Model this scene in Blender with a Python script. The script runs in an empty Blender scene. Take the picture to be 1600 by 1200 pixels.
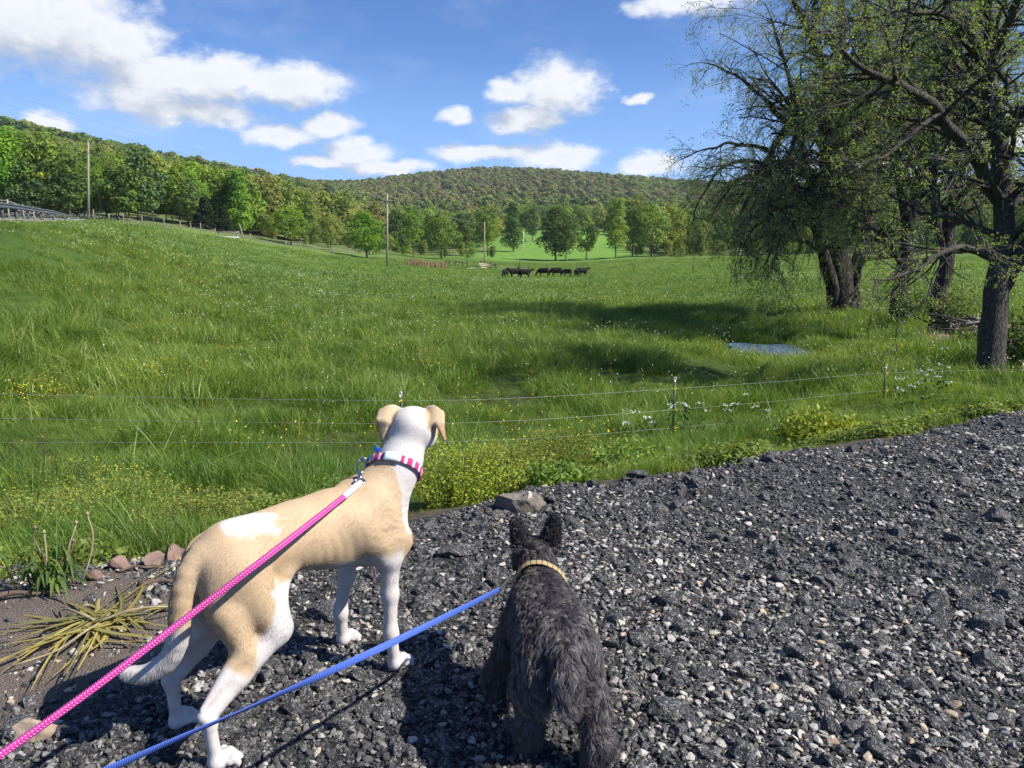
import bpy, math
import numpy as np

scene = bpy.context.scene
COL = scene.collection

# ------------------------------------------------------------------ camera, world, sun, exposure
EYE = 1.45
PITCH = math.radians(10.5)
FPX = 1186.0                      # focal length in photograph pixels (1600 wide)
cam_data = bpy.data.cameras.new('camera')
cam = bpy.data.objects.new('camera', cam_data)
COL.objects.link(cam)
cam.location = (0, 0, EYE)
cam.rotation_euler = (math.radians(90) - PITCH, 0, 0)
cam_data.sensor_width = 36.0
cam_data.lens = 36.0 * FPX / 1600.0
cam_data.clip_start = 0.05
cam_data.clip_end = 9000
scene.camera = cam

SUN_EL = math.radians(44)
SUN_AZ = math.radians(106)        # clockwise from +Y: from the right, a little behind the camera
SUN_DIR = np.array([math.cos(SUN_EL) * math.sin(SUN_AZ), math.cos(SUN_EL) * math.cos(SUN_AZ), math.sin(SUN_EL)])
sun_data = bpy.data.lights.new('sun', 'SUN')
sun_data.energy = 5.0
sun_data.angle = math.radians(0.53)
sun_data.color = (1.0, 0.95, 0.86)
sun = bpy.data.objects.new('sun', sun_data)
COL.objects.link(sun)
sun.rotation_euler = (math.pi / 2 - SUN_EL, 0, math.pi - SUN_AZ)

scene.render.engine = 'CYCLES'
scene.cycles.use_denoising = True
scene.cycles.max_bounces = 6
scene.cycles.diffuse_bounces = 3
scene.cycles.glossy_bounces = 2
scene.cycles.transmission_bounces = 3
scene.cycles.transparent_max_bounces = 8
scene.cycles.volume_bounces = 0
scene.cycles.caustics_reflective = False
scene.cycles.caustics_refractive = False
scene.cycles_curves.shape = 'RIBBONS'
scene.view_settings.view_transform = 'Standard'
scene.view_settings.look = 'None'
scene.view_settings.exposure = 0.68
scene.view_settings.gamma = 1.0
scene.view_settings.use_curve_mapping = False


class NT:
    """Short node-tree writer."""
    def __init__(self, tree):
        self.t = tree
        self.n = tree.nodes
        self.l = tree.links

    def node(self, kind, **kw):
        nd = self.n.new(kind)
        for k, v in kw.items():
            setattr(nd, k, v)
        return nd

    def put(self, sock, v):
        if v is None:
            return
        if isinstance(v, bpy.types.NodeSocket):
            self.l.new(v, sock)
        else:
            if isinstance(v, (tuple, list)) and len(v) == 3 and len(getattr(sock, 'default_value', (0,) * 3)) == 4:
                v = (*v, 1.0)
            sock.default_value = v

    def math(self, op, a, b=None, c=None, clamp=False):
        nd = self.node('ShaderNodeMath', operation=op, use_clamp=clamp)
        self.put(nd.inputs[0], a)
        self.put(nd.inputs[1], b)
        self.put(nd.inputs[2], c)
        return nd.outputs[0]

    def vec(self, op, a, b=None, scale=None):
        nd = self.node('ShaderNodeVectorMath', operation=op)
        self.put(nd.inputs[0], a)
        if b is not None:
            self.put(nd.inputs[1], b)
        if scale is not None:
            self.put(nd.inputs['Scale'], scale)
        return nd.outputs['Value'] if op in ('LENGTH', 'DOT_PRODUCT', 'DISTANCE') else nd.outputs[0]

    def mix(self, f, a, b, kind='MIX'):
        nd = self.node('ShaderNodeMix', data_type='RGBA', blend_type=kind)
        self.put(nd.inputs[0], f)
        self.put(nd.inputs[6], a)
        self.put(nd.inputs[7], b)
        return nd.outputs[2]

    def ramp(self, f, stops, interp='LINEAR'):
        nd = self.node('ShaderNodeValToRGB')
        cr = nd.color_ramp
        cr.interpolation = interp
        while len(cr.elements) < len(stops):
            cr.elements.new(0.5)
        for e, (p, c) in zip(cr.elements, stops):
            e.position = p
            e.color = (*c, 1.0) if len(c) == 3 else c
        self.put(nd.inputs[0], f)
        return nd.outputs[0]

    def smooth(self, f, a, b, lo=0.0, hi=1.0):
        nd = self.node('ShaderNodeMapRange', interpolation_type='SMOOTHSTEP')
        self.put(nd.inputs[0], f)
        for i, v in zip((1, 2, 3, 4), (a, b, lo, hi)):
            self.put(nd.inputs[i], v)
        return nd.outputs[0]

    def noise(self, vec, scale, detail=3.0, rough=0.55, out=0, dist=0.0):
        nd = self.node('ShaderNodeTexNoise')
        self.put(nd.inputs['Vector'], vec)
        nd.inputs['Scale'].default_value = scale
        nd.inputs['Detail'].default_value = detail
        nd.inputs['Roughness'].default_value = rough
        nd.inputs['Distortion'].default_value = dist
        return nd.outputs[out]

    def voronoi(self, vec, scale, feature='F1', out='Distance', rand=1.0):
        nd = self.node('ShaderNodeTexVoronoi', feature=feature)
        self.put(nd.inputs['Vector'], vec)
        nd.inputs['Scale'].default_value = scale
        nd.inputs['Randomness'].default_value = rand
        return nd.outputs[out]

    def attr(self, name, out='Color'):
        nd = self.node('ShaderNodeAttribute', attribute_name=name)
        return nd.outputs[out]


def px_dir(px, py):
    """World direction of a photograph pixel (depth 1 along the camera axis)."""
    a = (px - 800.0) / FPX
    b = (600.0 - py) / FPX
    return np.array([a, b * math.sin(PITCH) + math.cos(PITCH), b * math.cos(PITCH) - math.sin(PITCH)])


def P(px, py, d):
    return np.array([0, 0, EYE]) + px_dir(px, py) * d


# ------------------------------------------------------------------ sky with fair-weather clouds
world = bpy.data.worlds.new('World')
scene.world = world
world.use_nodes = True
w = NT(world.node_tree)
for nd in list(w.n):
    w.n.remove(nd)
sky = w.node('ShaderNodeTexSky', sky_type='NISHITA', sun_disc=False, sun_elevation=SUN_EL, sun_rotation=SUN_AZ,
             altitude=300, air_density=1.0, dust_density=0.25, ozone_density=3.0)
tc = w.node('ShaderNodeTexCoord')
sep = w.node('ShaderNodeSeparateXYZ')
w.l.new(tc.outputs['Generated'], sep.inputs[0])
az = w.math('ARCTAN2', sep.outputs[0], sep.outputs[1])
el = w.math('ARCSINE', sep.outputs[2])
comb = w.node('ShaderNodeCombineXYZ')
w.l.new(az, comb.inputs[0])
w.l.new(el, comb.inputs[1])
ang = comb.outputs[0]

CLOUDS = [  # centre px, centre py, half width, half height, of each bank as the sky shows it
    (60, 32, 215, 84), (180, 70, 100, 52), (-120, 60, 160, 80), (310, 126, 200, 42), (455, 132, 95, 34), (300, 172, 130, 26), (215, 150, 110, 36),
    (440, 208, 68, 22), (515, 196, 52, 24), (560, 235, 68, 20), (605, 258, 84, 15), (490, 252, 58, 11),
    (872, 138, 80, 44), (822, 190, 68, 22), (712, 178, 30, 17), (795, 150, 42, 24),
    (770, 236, 105, 18), (870, 242, 92, 24), (1080, 0, 110, 26), (1015, 260, 70, 22), (995, 151, 30, 10), (80, 190, 56, 18),
    (1250, 275, 130, 30), (1420, 250, 140, 40), (1560, 215, 130, 40), (1330, 150, 70, 30), (1750, 120, 150, 60), (2000, 260, 200, 40), (-350, 200, 150, 30),
    (-700, 90, 200, 60), (2300, 60, 160, 50)]


def cloud_group():
    g = bpy.data.node_groups.new('cloud_density', 'ShaderNodeTree')
    g.interface.new_socket('Angle', in_out='INPUT', socket_type='NodeSocketVector')
    g.interface.new_socket('Density', in_out='OUTPUT', socket_type='NodeSocketFloat')
    q = NT(g)
    gi = q.node('NodeGroupInput')
    go = q.node('NodeGroupOutput')
    a = gi.outputs[0]
    warp = q.noise(q.vec('MULTIPLY', a, (1.0, 1.5, 1.0)), 16.0, 4.0, 0.6, out=1)
    a2 = q.vec('ADD', a, q.vec('SCALE', q.vec('SUBTRACT', warp, (0.5, 0.5, 0.5)), scale=0.035))
    best = None
    for (cx, cy, rx, ry) in CLOUDS:
        d = px_dir(cx, cy)
        d = d / np.linalg.norm(d)
        caz, cel = math.atan2(d[0], d[1]), math.asin(d[2])
        k = math.cos(math.atan((cx - 800) / FPX)) ** 2
        sx, sy = FPX / (rx * max(k, 0.35)), FPX / (ry * max(math.sqrt(k), 0.6)) * 0.97
        dv = q.vec('MULTIPLY', q.vec('SUBTRACT', a2, (caz, cel, 0)), (sx, sy, 0))
        r = q.math('SUBTRACT', 1.0, q.vec('LENGTH', dv))
        best = r if best is None else q.math('MAXIMUM', best, r)
    n1 = q.noise(q.vec('MULTIPLY', a, (1.0, 1.7, 1.0)), 20.0, 8.0, 0.58)
    n2 = q.noise(q.vec('MULTIPLY', a, (1.0, 1.4, 1.0)), 60.0, 6.0, 0.6)
    dens = q.math('ADD', best, q.math('MULTIPLY', q.math('SUBTRACT', n1, 0.5), 1.35))
    dens = q.math('ADD', dens, q.math('MULTIPLY', q.math('SUBTRACT', n2, 0.5), 0.5))
    q.l.new(dens, go.inputs[0])
    return g


cg = cloud_group()
def cloud_at(v):
    nd = w.node('ShaderNodeGroup', node_tree=cg)
    w.put(nd.inputs[0], v)
    return nd.outputs[0]
dn = cloud_at(ang)
dn_up = cloud_at(w.vec('ADD', ang, (0.012, 0.030, 0)))
cover = w.smooth(dn, -0.08, 0.60)
lit = w.smooth(w.math('SUBTRACT', dn, dn_up), -0.55, 0.45)
thick = w.smooth(dn, 0.25, 1.0)
shade = w.math('ADD', w.math('MULTIPLY', lit, 0.85), w.math('MULTIPLY', w.math('SUBTRACT', 1.0, thick), 0.15))
cloud_col = w.mix(shade, (4.0, 4.6, 5.7), (8.8, 8.9, 9.1))
sky_col = w.mix(1.0, sky.outputs[0], (0.58, 0.86, 1.30), 'MULTIPLY')
low = w.smooth(el, math.radians(0.5), math.radians(15), 1.0, 0.0)
sky_col = w.mix(w.math('MULTIPLY', low, 0.85), sky_col, (3.0, 5.4, 10.0))
veil = w.math('MULTIPLY', w.smooth(w.noise(w.vec('MULTIPLY', ang, (1.0, 2.6, 1.0)), 5.0, 6.0, 0.6), 0.46, 0.80), 0.22)
sky_col = w.mix(veil, sky_col, (8.0, 8.6, 9.6))
final = w.mix(w.math('MULTIPLY', cover, 0.97), sky_col, cloud_col)
bg = w.node('ShaderNodeBackground')
w.l.new(final, bg.inputs[0])
bg.inputs[1].default_value = 0.072
wo = w.node('ShaderNodeOutputWorld')
w.l.new(bg.outputs[0], wo.inputs[0])

# ------------------------------------------------------------------ helpers
RNG = np.random.default_rng(11)


def rand(*shape, lo=0.0, hi=1.0, g=None):
    return (g or RNG).uniform(lo, hi, shape)


def _hash(ix, iy, iz, seed):
    h = (ix * 374761393 + iy * 668265263 + iz * 2147483647 + seed * 1274126177) & 0xFFFFFFFF
    h = ((h ^ (h >> 13)) * 1274126177) & 0xFFFFFFFF
    h = (h ^ (h >> 16)) & 0xFFFFFFFF
    return h / 4294967295.0


def vnoise(p, seed=0):
    """Smooth value noise in [0,1] at points (N,3)."""
    p = np.asarray(p, dtype=np.float64)
    i = np.floor(p).astype(np.int64)
    f = p - i
    f = f * f * (3 - 2 * f)
    out = 0
    for dx in (0, 1):
        wx = f[:, 0] if dx else 1 - f[:, 0]
        for dy in (0, 1):
            wy = f[:, 1] if dy else 1 - f[:, 1]
            for dz in (0, 1):
                wz = f[:, 2] if dz else 1 - f[:, 2]
                out = out + wx * wy * wz * _hash(i[:, 0] + dx, i[:, 1] + dy, i[:, 2] + dz, seed)
    return out


def fbm(p, octaves=4, seed=0):
    p = np.asarray(p, dtype=np.float64)
    if p.shape[1] == 2:
        p = np.column_stack([p, np.zeros(len(p))])
    s, a, t = 0.0, 0.5, 0.0
    for o in range(octaves):
        s = s + a * vnoise(p * (2 ** o) + o * 17.3, seed + o)
        t += a
        a *= 0.5
    return s / t


def norm(v):
    return v / np.maximum(np.linalg.norm(v, axis=-1, keepdims=True), 1e-9)


def make_mesh(name, verts, faces, mats=(), smooth=False, attrs=None, uv=None, mat_index=None):
    """faces: array (F,k) or list of such arrays with different k."""
    me = bpy.data.meshes.new(name)
    verts = np.asarray(verts, dtype=np.float32)
    fl = faces if isinstance(faces, list) else [faces]
    fl = [np.asarray(f, dtype=np.int32) for f in fl if len(f)]
    me.vertices.add(len(verts))
    me.vertices.foreach_set('co', verts.ravel())
    if fl:
        loops = np.concatenate([f.ravel() for f in fl])
        tot = np.concatenate([np.full(len(f), f.shape[1], dtype=np.int32) for f in fl])
        start = np.concatenate([[0], np.cumsum(tot)[:-1]]).astype(np.int32)
        me.loops.add(len(loops))
        me.loops.foreach_set('vertex_index', loops)
        me.polygons.add(len(tot))
        me.polygons.foreach_set('loop_start', start)
        me.polygons.foreach_set('loop_total', tot)
        if smooth:
            me.polygons.foreach_set('use_smooth', np.ones(len(tot), dtype=bool))
        if mat_index is not None:
            me.polygons.foreach_set('material_index', np.asarray(mat_index, dtype=np.int32))
        if uv is not None:
            l = me.uv_layers.new(name='UVMap')
            l.data.foreach_set('uv', np.asarray(uv, dtype=np.float32)[loops].ravel())
    for k, a in (attrs or {}).items():
        a = np.asarray(a, dtype=np.float32)
        if a.ndim == 1:
            at = me.attributes.new(k, 'FLOAT', 'POINT')
            at.data.foreach_set('value', a)
        else:
            if a.shape[1] == 3:
                a = np.column_stack([a, np.ones(len(a), dtype=np.float32)])
            at = me.attributes.new(k, 'FLOAT_COLOR', 'POINT')
            at.data.foreach_set('color', a.ravel())
    for m in (mats if isinstance(mats, (list, tuple)) else [mats]):
        me.materials.append(m)
    me.update()
    me.validate()
    return me


def link(name, data, parent=None, loc=None, rot=None, scale=None):
    o = bpy.data.objects.new(name, data)
    COL.objects.link(o)
    if parent is not None:
        o.parent = parent
    if loc is not None:
        o.location = [float(c) for c in loc]
    if rot is not None:
        o.rotation_euler = rot
    if scale is not None:
        o.scale = scale if isinstance(scale, (tuple, list)) else (scale,) * 3
    return o


def tag(o, label=None, cat=None, group=None, kind=None):
    for k, v in (('label', label), ('category', cat), ('group', group), ('kind', kind)):
        if v:
            o[k] = v
    return o


def thing(name, label, cat, loc=(0, 0, 0), group=None, rot=None, scale=None):
    return tag(link(name, None, loc=loc, rot=rot, scale=scale), label, cat, group)


class MB:
    """Collects simple shapes into one mesh."""
    def __init__(self):
        self.v, self.f, self.n, self.u = [], {}, 0, []

    def add(self, v, f, uv=None):
        v = np.asarray(v, dtype=np.float64)
        for k, arr in (f.items() if isinstance(f, dict) else [(np.asarray(f).shape[1], f)]):
            self.f.setdefault(k, []).append(np.asarray(arr, dtype=np.int64) + self.n)
        self.v.append(v)
        self.u.append(np.zeros((len(v), 2)) if uv is None else uv)
        self.n += len(v)

    def box(self, c, size, rot=None, bevel=0.0):
        s = np.array(size) / 2.0
        corners = []
        faces = {4: [], 3: []}
        if bevel <= 0:
            v = np.array([[x, y, z] for x in (-1, 1) for y in (-1, 1) for z in (-1, 1)]) * s
            f = {4: [[0, 1, 3, 2], [4, 6, 7, 5], [0, 4, 5, 1], [2, 3, 7, 6], [0, 2, 6, 4], [1, 5, 7, 3]]}
        else:
            b = min(bevel, min(s) * 0.9)
            v, idx = [], {}
            for x in (-1, 1):
                for y in (-1, 1):
                    for z in (-1, 1):
                        for ax in range(3):
                            p = np.array([x, y, z]) * (s - b)
                            p[ax] = (x, y, z)[ax] * s[ax]
                            idx[(x, y, z, ax)] = len(v)
                            v.append(p)
            v = np.array(v)
            q, t = [], []
            for ax in range(3):
                o1, o2 = [(1, 2), (2, 0), (0, 1)][ax]
                for sg in (-1, 1):
                    r = []
                    for a, bb in ((-1, -1), (1, -1), (1, 1), (-1, 1)):
                        k = [0, 0, 0]
                        k[ax], k[o1], k[o2] = sg, a, bb
                        r.append(idx[(*k, ax)])
                    q.append(r if sg > 0 else r[::-1])
                for a in (-1, 1):
                    for bb in (-1, 1):
                        k1, k2 = [0, 0, 0], [0, 0, 0]
                        k1[ax], k1[o1], k1[o2] = -1, a, bb
                        k2[ax], k2[o1], k2[o2] = 1, a, bb
                        r = [idx[(*k1, o1)], idx[(*k2, o1)], idx[(*k2, o2)], idx[(*k1, o2)]]
                        q.append(r if a * bb > 0 else r[::-1])
            for x in (-1, 1):
                for y in (-1, 1):
                    for z in (-1, 1):
                        r = [idx[(x, y, z, 0)], idx[(x, y, z, 1)], idx[(x, y, z, 2)]]
                        t.append(r if x * y * z > 0 else r[::-1])
            f = {4: q, 3: t}
        if rot is not None:
            v = v @ np.asarray(rot).T
        self.add(v + np.array(c), f)
        return self

    def tube(self, pts, rad, n=8, cap=True, flat=None, twist=None):
        v, f, uv = tube(np.asarray(pts, float), rad, n, cap, flat, twist)
        self.add(v, f, uv)
        return self

    def data(self, name, mats, smooth=False):
        f = [np.concatenate(a) for a in self.f.values()]
        return make_mesh(name, np.concatenate(self.v), f, mats, smooth, uv=np.concatenate(self.u))

    def build(self, name, mats, parent=None, smooth=False, **kw):
        return link(name, self.data(name, mats, smooth), parent, **kw)


def frames(pts):
    t = np.zeros_like(pts)
    t[1:-1] = pts[2:] - pts[:-2]
    t[0], t[-1] = pts[1] - pts[0], pts[-1] - pts[-2]
    t = norm(t)
    ref = np.array([0.0, 0, 1]) if abs(t[0][2]) < 0.9 else np.array([1.0, 0, 0])
    a = np.zeros_like(pts)
    prev = norm(np.cross(t[0], ref))
    for i in range(len(pts)):
        prev = norm(prev - t[i] * np.dot(prev, t[i]))
        a[i] = prev
    return t, a, np.cross(t, a)


def tube(pts, rad, n=8, cap=True, flat=None, twist=None):
    """Tube along pts; flat=(w,t) makes a strap section; twist is an angle per point."""
    m = len(pts)
    t, a, b = frames(pts)
    r = np.broadcast_to(np.asarray(rad, float), (m,))
    ph = np.arange(n) * 2 * math.pi / n
    ca, sa = np.cos(ph), np.sin(ph)
    if flat is not None:
        ca, sa = np.sign(ca) * np.abs(ca) ** 0.5 * flat[0], np.sign(sa) * np.abs(sa) ** 0.5 * flat[1]
    tw = np.zeros(m) if twist is None else np.asarray(twist, float)
    A = a * np.cos(tw)[:, None] + b * np.sin(tw)[:, None]
    B = -a * np.sin(tw)[:, None] + b * np.cos(tw)[:, None]
    v = pts[:, None, :] + r[:, None, None] * (A[:, None, :] * ca[None, :, None] + B[:, None, :] * sa[None, :, None])
    v = v.reshape(-1, 3)
    i, j = np.meshgrid(np.arange(m - 1), np.arange(n), indexing='ij')
    j2 = (j + 1) % n
    q = np.stack([i * n + j, i * n + j2, (i + 1) * n + j2, (i + 1) * n + j], -1).reshape(-1, 4)
    f = {4: q}
    ln = np.concatenate([[0], np.cumsum(np.linalg.norm(np.diff(pts, axis=0), axis=1))])
    uv = np.column_stack([np.repeat(ln, n), np.tile(np.abs(np.arange(n) * 2.0 / n - 1), m)])
    if cap:
        v = np.vstack([v, pts[0], pts[-1]])
        k = np.arange(n)
        f[3] = np.vstack([np.column_stack([np.full(n, m * n), (k + 1) % n, k]),
                          np.column_stack([np.full(n, m * n + 1), (m - 1) * n + k, (m - 1) * n + (k + 1) % n])])
        uv = np.vstack([uv, [[0, 0], [ln[-1], 0]]])
    return v, f, uv


def curve(pts, n=40):
    """Catmull-Rom through pts, n samples."""
    p = np.asarray(pts, float)
    p = np.vstack([2 * p[0] - p[1], p, 2 * p[-1] - p[-2]])
    k = len(p) - 3
    u = np.linspace(0, k - 1e-6, n)
    i = u.astype(int)
    t = (u - i)[:, None]
    a, b, c, d = p[i], p[i + 1], p[i + 2], p[i + 3]
    return 0.5 * (2 * b + (c - a) * t + (2 * a - 5 * b + 4 * c - d) * t ** 2 + (3 * b - a - 3 * c + d) * t ** 3)


def scatter(name, pts, rot, scl, idx, protos, label, kind='stuff'):
    """One object that repeats prototype meshes on points (for what nobody could count)."""
    pc = bpy.data.collections.new(name + '_protos')
    for i, me in enumerate(protos):
        po = bpy.data.objects.new('%s_%02d' % (name, i), me[0] if isinstance(me, tuple) else me)
        if isinstance(me, tuple):
            po.color = (*me[1], 1)
        pc.objects.link(po)
    me = make_mesh(name, pts, [], [])
    for k, t, arr in (('rot', 'FLOAT_VECTOR', rot), ('scl', 'FLOAT_VECTOR', scl), ('idx', 'INT', idx)):
        at = me.attributes.new(k, t, 'POINT')
        a = np.asarray(arr)
        if t == 'INT':
            at.data.foreach_set('value', a.astype(np.int32))
        else:
            if a.ndim == 1:
                a = np.repeat(a[:, None], 3, 1)
            at.data.foreach_set('vector', a.astype(np.float32).ravel())
    o = link(name, me)
    g = bpy.data.node_groups.new(name + '_scatter', 'GeometryNodeTree')
    g.interface.new_socket('Geometry', in_out='INPUT', socket_type='NodeSocketGeometry')
    g.interface.new_socket('Geometry', in_out='OUTPUT', socket_type='NodeSocketGeometry')
    q = NT(g)
    gi, go = q.node('NodeGroupInput'), q.node('NodeGroupOutput')
    ip = q.node('GeometryNodeInstanceOnPoints')
    ci = q.node('GeometryNodeCollectionInfo')
    ci.inputs['Collection'].default_value = pc
    ci.inputs['Separate Children'].default_value = True
    ci.inputs['Reset Children'].default_value = True
    def named(nm, t):
        nd = q.node('GeometryNodeInputNamedAttribute', data_type=t)
        nd.inputs['Name'].default_value = nm
        return nd.outputs[0]
    e2r = q.node('FunctionNodeEulerToRotation')
    q.l.new(named('rot', 'FLOAT_VECTOR'), e2r.inputs[0])
    q.l.new(gi.outputs[0], ip.inputs['Points'])
    q.l.new(ci.outputs[0], ip.inputs['Instance'])
    ip.inputs['Pick Instance'].default_value = True
    q.l.new(named('idx', 'INT'), ip.inputs['Instance Index'])
    q.l.new(e2r.outputs[0], ip.inputs['Rotation'])
    q.l.new(named('scl', 'FLOAT_VECTOR'), ip.inputs['Scale'])
    q.l.new(ip.outputs[0], go.inputs[0])
    md = o.modifiers.new('scatter', 'NODES')
    md.node_group = g
    return tag(o, label, kind=kind)


# ------------------------------------------------------------------ materials
def material(name):
    m = bpy.data.materials.new(name)
    m.use_nodes = True
    q = NT(m.node_tree)
    for nd in list(q.n):
        q.n.remove(nd)
    out = q.node('ShaderNodeOutputMaterial')
    return m, q, out


def principled(q, out, color, rough=0.8, metal=0.0, bump=None, bump_d=0.01, bump_s=0.6, spec=0.4, normal=None):
    b = q.node('ShaderNodeBsdfPrincipled')
    q.put(b.inputs['Base Color'], color)
    q.put(b.inputs['Roughness'], rough)
    q.put(b.inputs['Metallic'], metal)
    q.put(b.inputs['Specular IOR Level'], spec)
    if bump is not None:
        bn = q.node('ShaderNodeBump')
        bn.inputs['Strength'].default_value = bump_s
        bn.inputs['Distance'].default_value = bump_d
        q.l.new(bump, bn.inputs['Height'])
        q.l.new(bn.outputs[0], b.inputs['Normal'])
    q.l.new(b.outputs[0], out.inputs[0])
    return b


def pos(q):
    return q.node('ShaderNodeNewGeometry').outputs['Position']


def obj_co(q):
    return q.node('ShaderNodeTexCoord').outputs['Object']


def simple_mat(name, col, col2=None, scale=20.0, rough=0.7, metal=0.0, bump=0.0, world=False, spec=0.4):
    m, q, out = material(name)
    co = pos(q) if world else obj_co(q)
    n = q.noise(co, scale, 5.0, 0.6)
    c = q.mix(q.smooth(n, 0.3, 0.7), col, col2 or tuple(c * 0.7 for c in col))
    principled(q, out, c, rough, metal, n if bump else None, bump, 0.7, spec)
    return m


def foliage_mat(name, use_obj_color=True, col=(0.07, 0.12, 0.03), trans=0.35, rough=0.55, patch=0.0, alt=None, dry=(0.20, 0.19, 0.07), glossy=0.25, hue=0.25):
    """Leaf material: own colour, small per-leaf and per-plant variation, light shining through."""
    m, q, out = material(name)
    oi = q.node('ShaderNodeObjectInfo')
    c = oi.outputs['Color'] if use_obj_color else None
    if c is None:
        c = q.mix(0.0, col, col)
    tint = q.attr('tint', 'Fac')
    warm = q.mix(1.0, c, (1.45, 1.22, 0.72), 'MULTIPLY')
    cool = q.mix(1.0, c, (0.62, 0.76, 0.82), 'MULTIPLY')
    c = q.mix(tint, cool, warm)
    v = q.math('MULTIPLY_ADD', oi.outputs['Random'], hue * 2, 1.0 - hue)
    sc = q.node('ShaderNodeCombineColor')
    for i in range(3):
        q.l.new(v, sc.inputs[i])
    c = q.mix(1.0, c, sc.outputs[0], 'MULTIPLY')
    if patch:
        flat = q.vec('MULTIPLY', pos(q), (1, 1, 0))
        p = q.math('ADD', q.math('MULTIPLY', q.noise(flat, patch, 4.0, 0.6), 0.55), q.math('MULTIPLY', q.noise(flat, 1.1, 3.0, 0.6), 0.45))
        c = q.mix(q.smooth(p, 0.42, 0.60), c, alt if alt else (0.1, 0.16, 0.03))
    b = q.node('ShaderNodeBsdfPrincipled')
    q.put(b.inputs['Base Color'], c)
    q.put(b.inputs['Roughness'], rough)
    q.put(b.inputs['Specular IOR Level'], glossy)
    t = q.node('ShaderNodeBsdfTranslucent')
    q.put(t.inputs[0], q.mix(1.0, c, (1.25, 1.3, 0.55), 'MULTIPLY'))
    mx = q.node('ShaderNodeMixShader')
    mx.inputs[0].default_value = trans
    q.l.new(b.outputs[0], mx.inputs[1])
    q.l.new(t.outputs[0], mx.inputs[2])
    q.l.new(mx.outputs[0], out.inputs[0])
    return m


M = {}
M['leaf'] = foliage_mat('leaf')
M['flower_yellow'] = simple_mat('flower_yellow', (0.75, 0.58, 0.02), (0.6, 0.5, 0.03))
M['flower_white'] = simple_mat('flower_white', (0.8, 0.8, 0.74), (0.7, 0.72, 0.64))
M['stem'] = simple_mat('stem', (0.10, 0.13, 0.035), (0.16, 0.12, 0.05))


def bark_mat(name, c1, c2, scale=14.0, depth=0.03, moss=0.0):
    m, q, out = material(name)
    co = q.vec('MULTIPLY', obj_co(q), (1, 1, 0.16))
    ridge = q.voronoi(q.vec('ADD', co, q.vec('SCALE', q.noise(co, 4.0, 3.0, out=1), scale=0.30)), scale, 'DISTANCE_TO_EDGE')
    n = q.noise(co, scale * 2.2, 6.0, 0.65)
    h = q.math('ADD', q.smooth(ridge, 0.0, 0.28), q.math('MULTIPLY', n, 0.5))
    c = q.mix(q.smooth(h, 0.25, 1.2), c1, c2)
    if moss:
        c = q.mix(q.math('MULTIPLY', q.smooth(q.noise(obj_co(q), 1.3, 4.0), 0.45, 0.7), moss), c, (0.09, 0.10, 0.05))
    principled(q, out, c, 0.9, 0.0, h, depth, 0.9, 0.2)
    return m


M['bark_dark'] = bark_mat('bark_dark', (0.026, 0.022, 0.019), (0.068, 0.059, 0.050), 7.0, 0.04)
M['bark_grey'] = bark_mat('bark_grey', (0.042, 0.037, 0.032), (0.100, 0.089, 0.076), 20.0, 0.014, 0.35)
M['bark_far'] = simple_mat('bark_far', (0.10, 0.085, 0.07), (0.05, 0.042, 0.035), 3.0, 0.9)
M['twig'] = simple_mat('twig', (0.30, 0.275, 0.235), (0.20, 0.18, 0.155), 2.0, 0.9)
M['wood_grey'] = simple_mat('wood_grey', (0.34, 0.31, 0.27), (0.20, 0.18, 0.155), 9.0, 0.9)
M['pole_wood'] = simple_mat('pole_wood', (0.36, 0.30, 0.23), (0.25, 0.21, 0.165), 4.0, 0.85)
M['steel'] = simple_mat('steel', (0.42, 0.44, 0.46), (0.32, 0.34, 0.36), 6.0, 0.45, 0.6)
M['wire'] = simple_mat('wire', (0.62, 0.63, 0.62), (0.5, 0.5, 0.5), 30.0, 0.4, 0.4)
M['cable'] = simple_mat('cable', (0.03, 0.03, 0.032), (0.04, 0.04, 0.04), 3.0, 0.6)
M['post_green'] = simple_mat('post_green', (0.02, 0.032, 0.024), (0.03, 0.04, 0.03), 20.0, 0.5)
M['white_plastic'] = simple_mat('white_plastic', (0.72, 0.73, 0.70), (0.62, 0.63, 0.6), 30.0, 0.5)
M['yellow_plastic'] = simple_mat('yellow_plastic', (0.75, 0.65, 0.05), (0.65, 0.56, 0.05), 30.0, 0.5)


# ------------------------------------------------------------------ the lie of the land
EDGE_A, EDGE_B = np.array([-2.1, 2.96]), np.array([4.44, 6.40])     # edge of the gravel lot
_e = EDGE_B - EDGE_A
EDGE_T = _e / np.linalg.norm(_e)
EDGE_N = np.array([-EDGE_T[1], EDGE_T[0]])                          # points to the field
POND = P(1212, 543, 27.0)
POND_Z = -2.32

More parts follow.
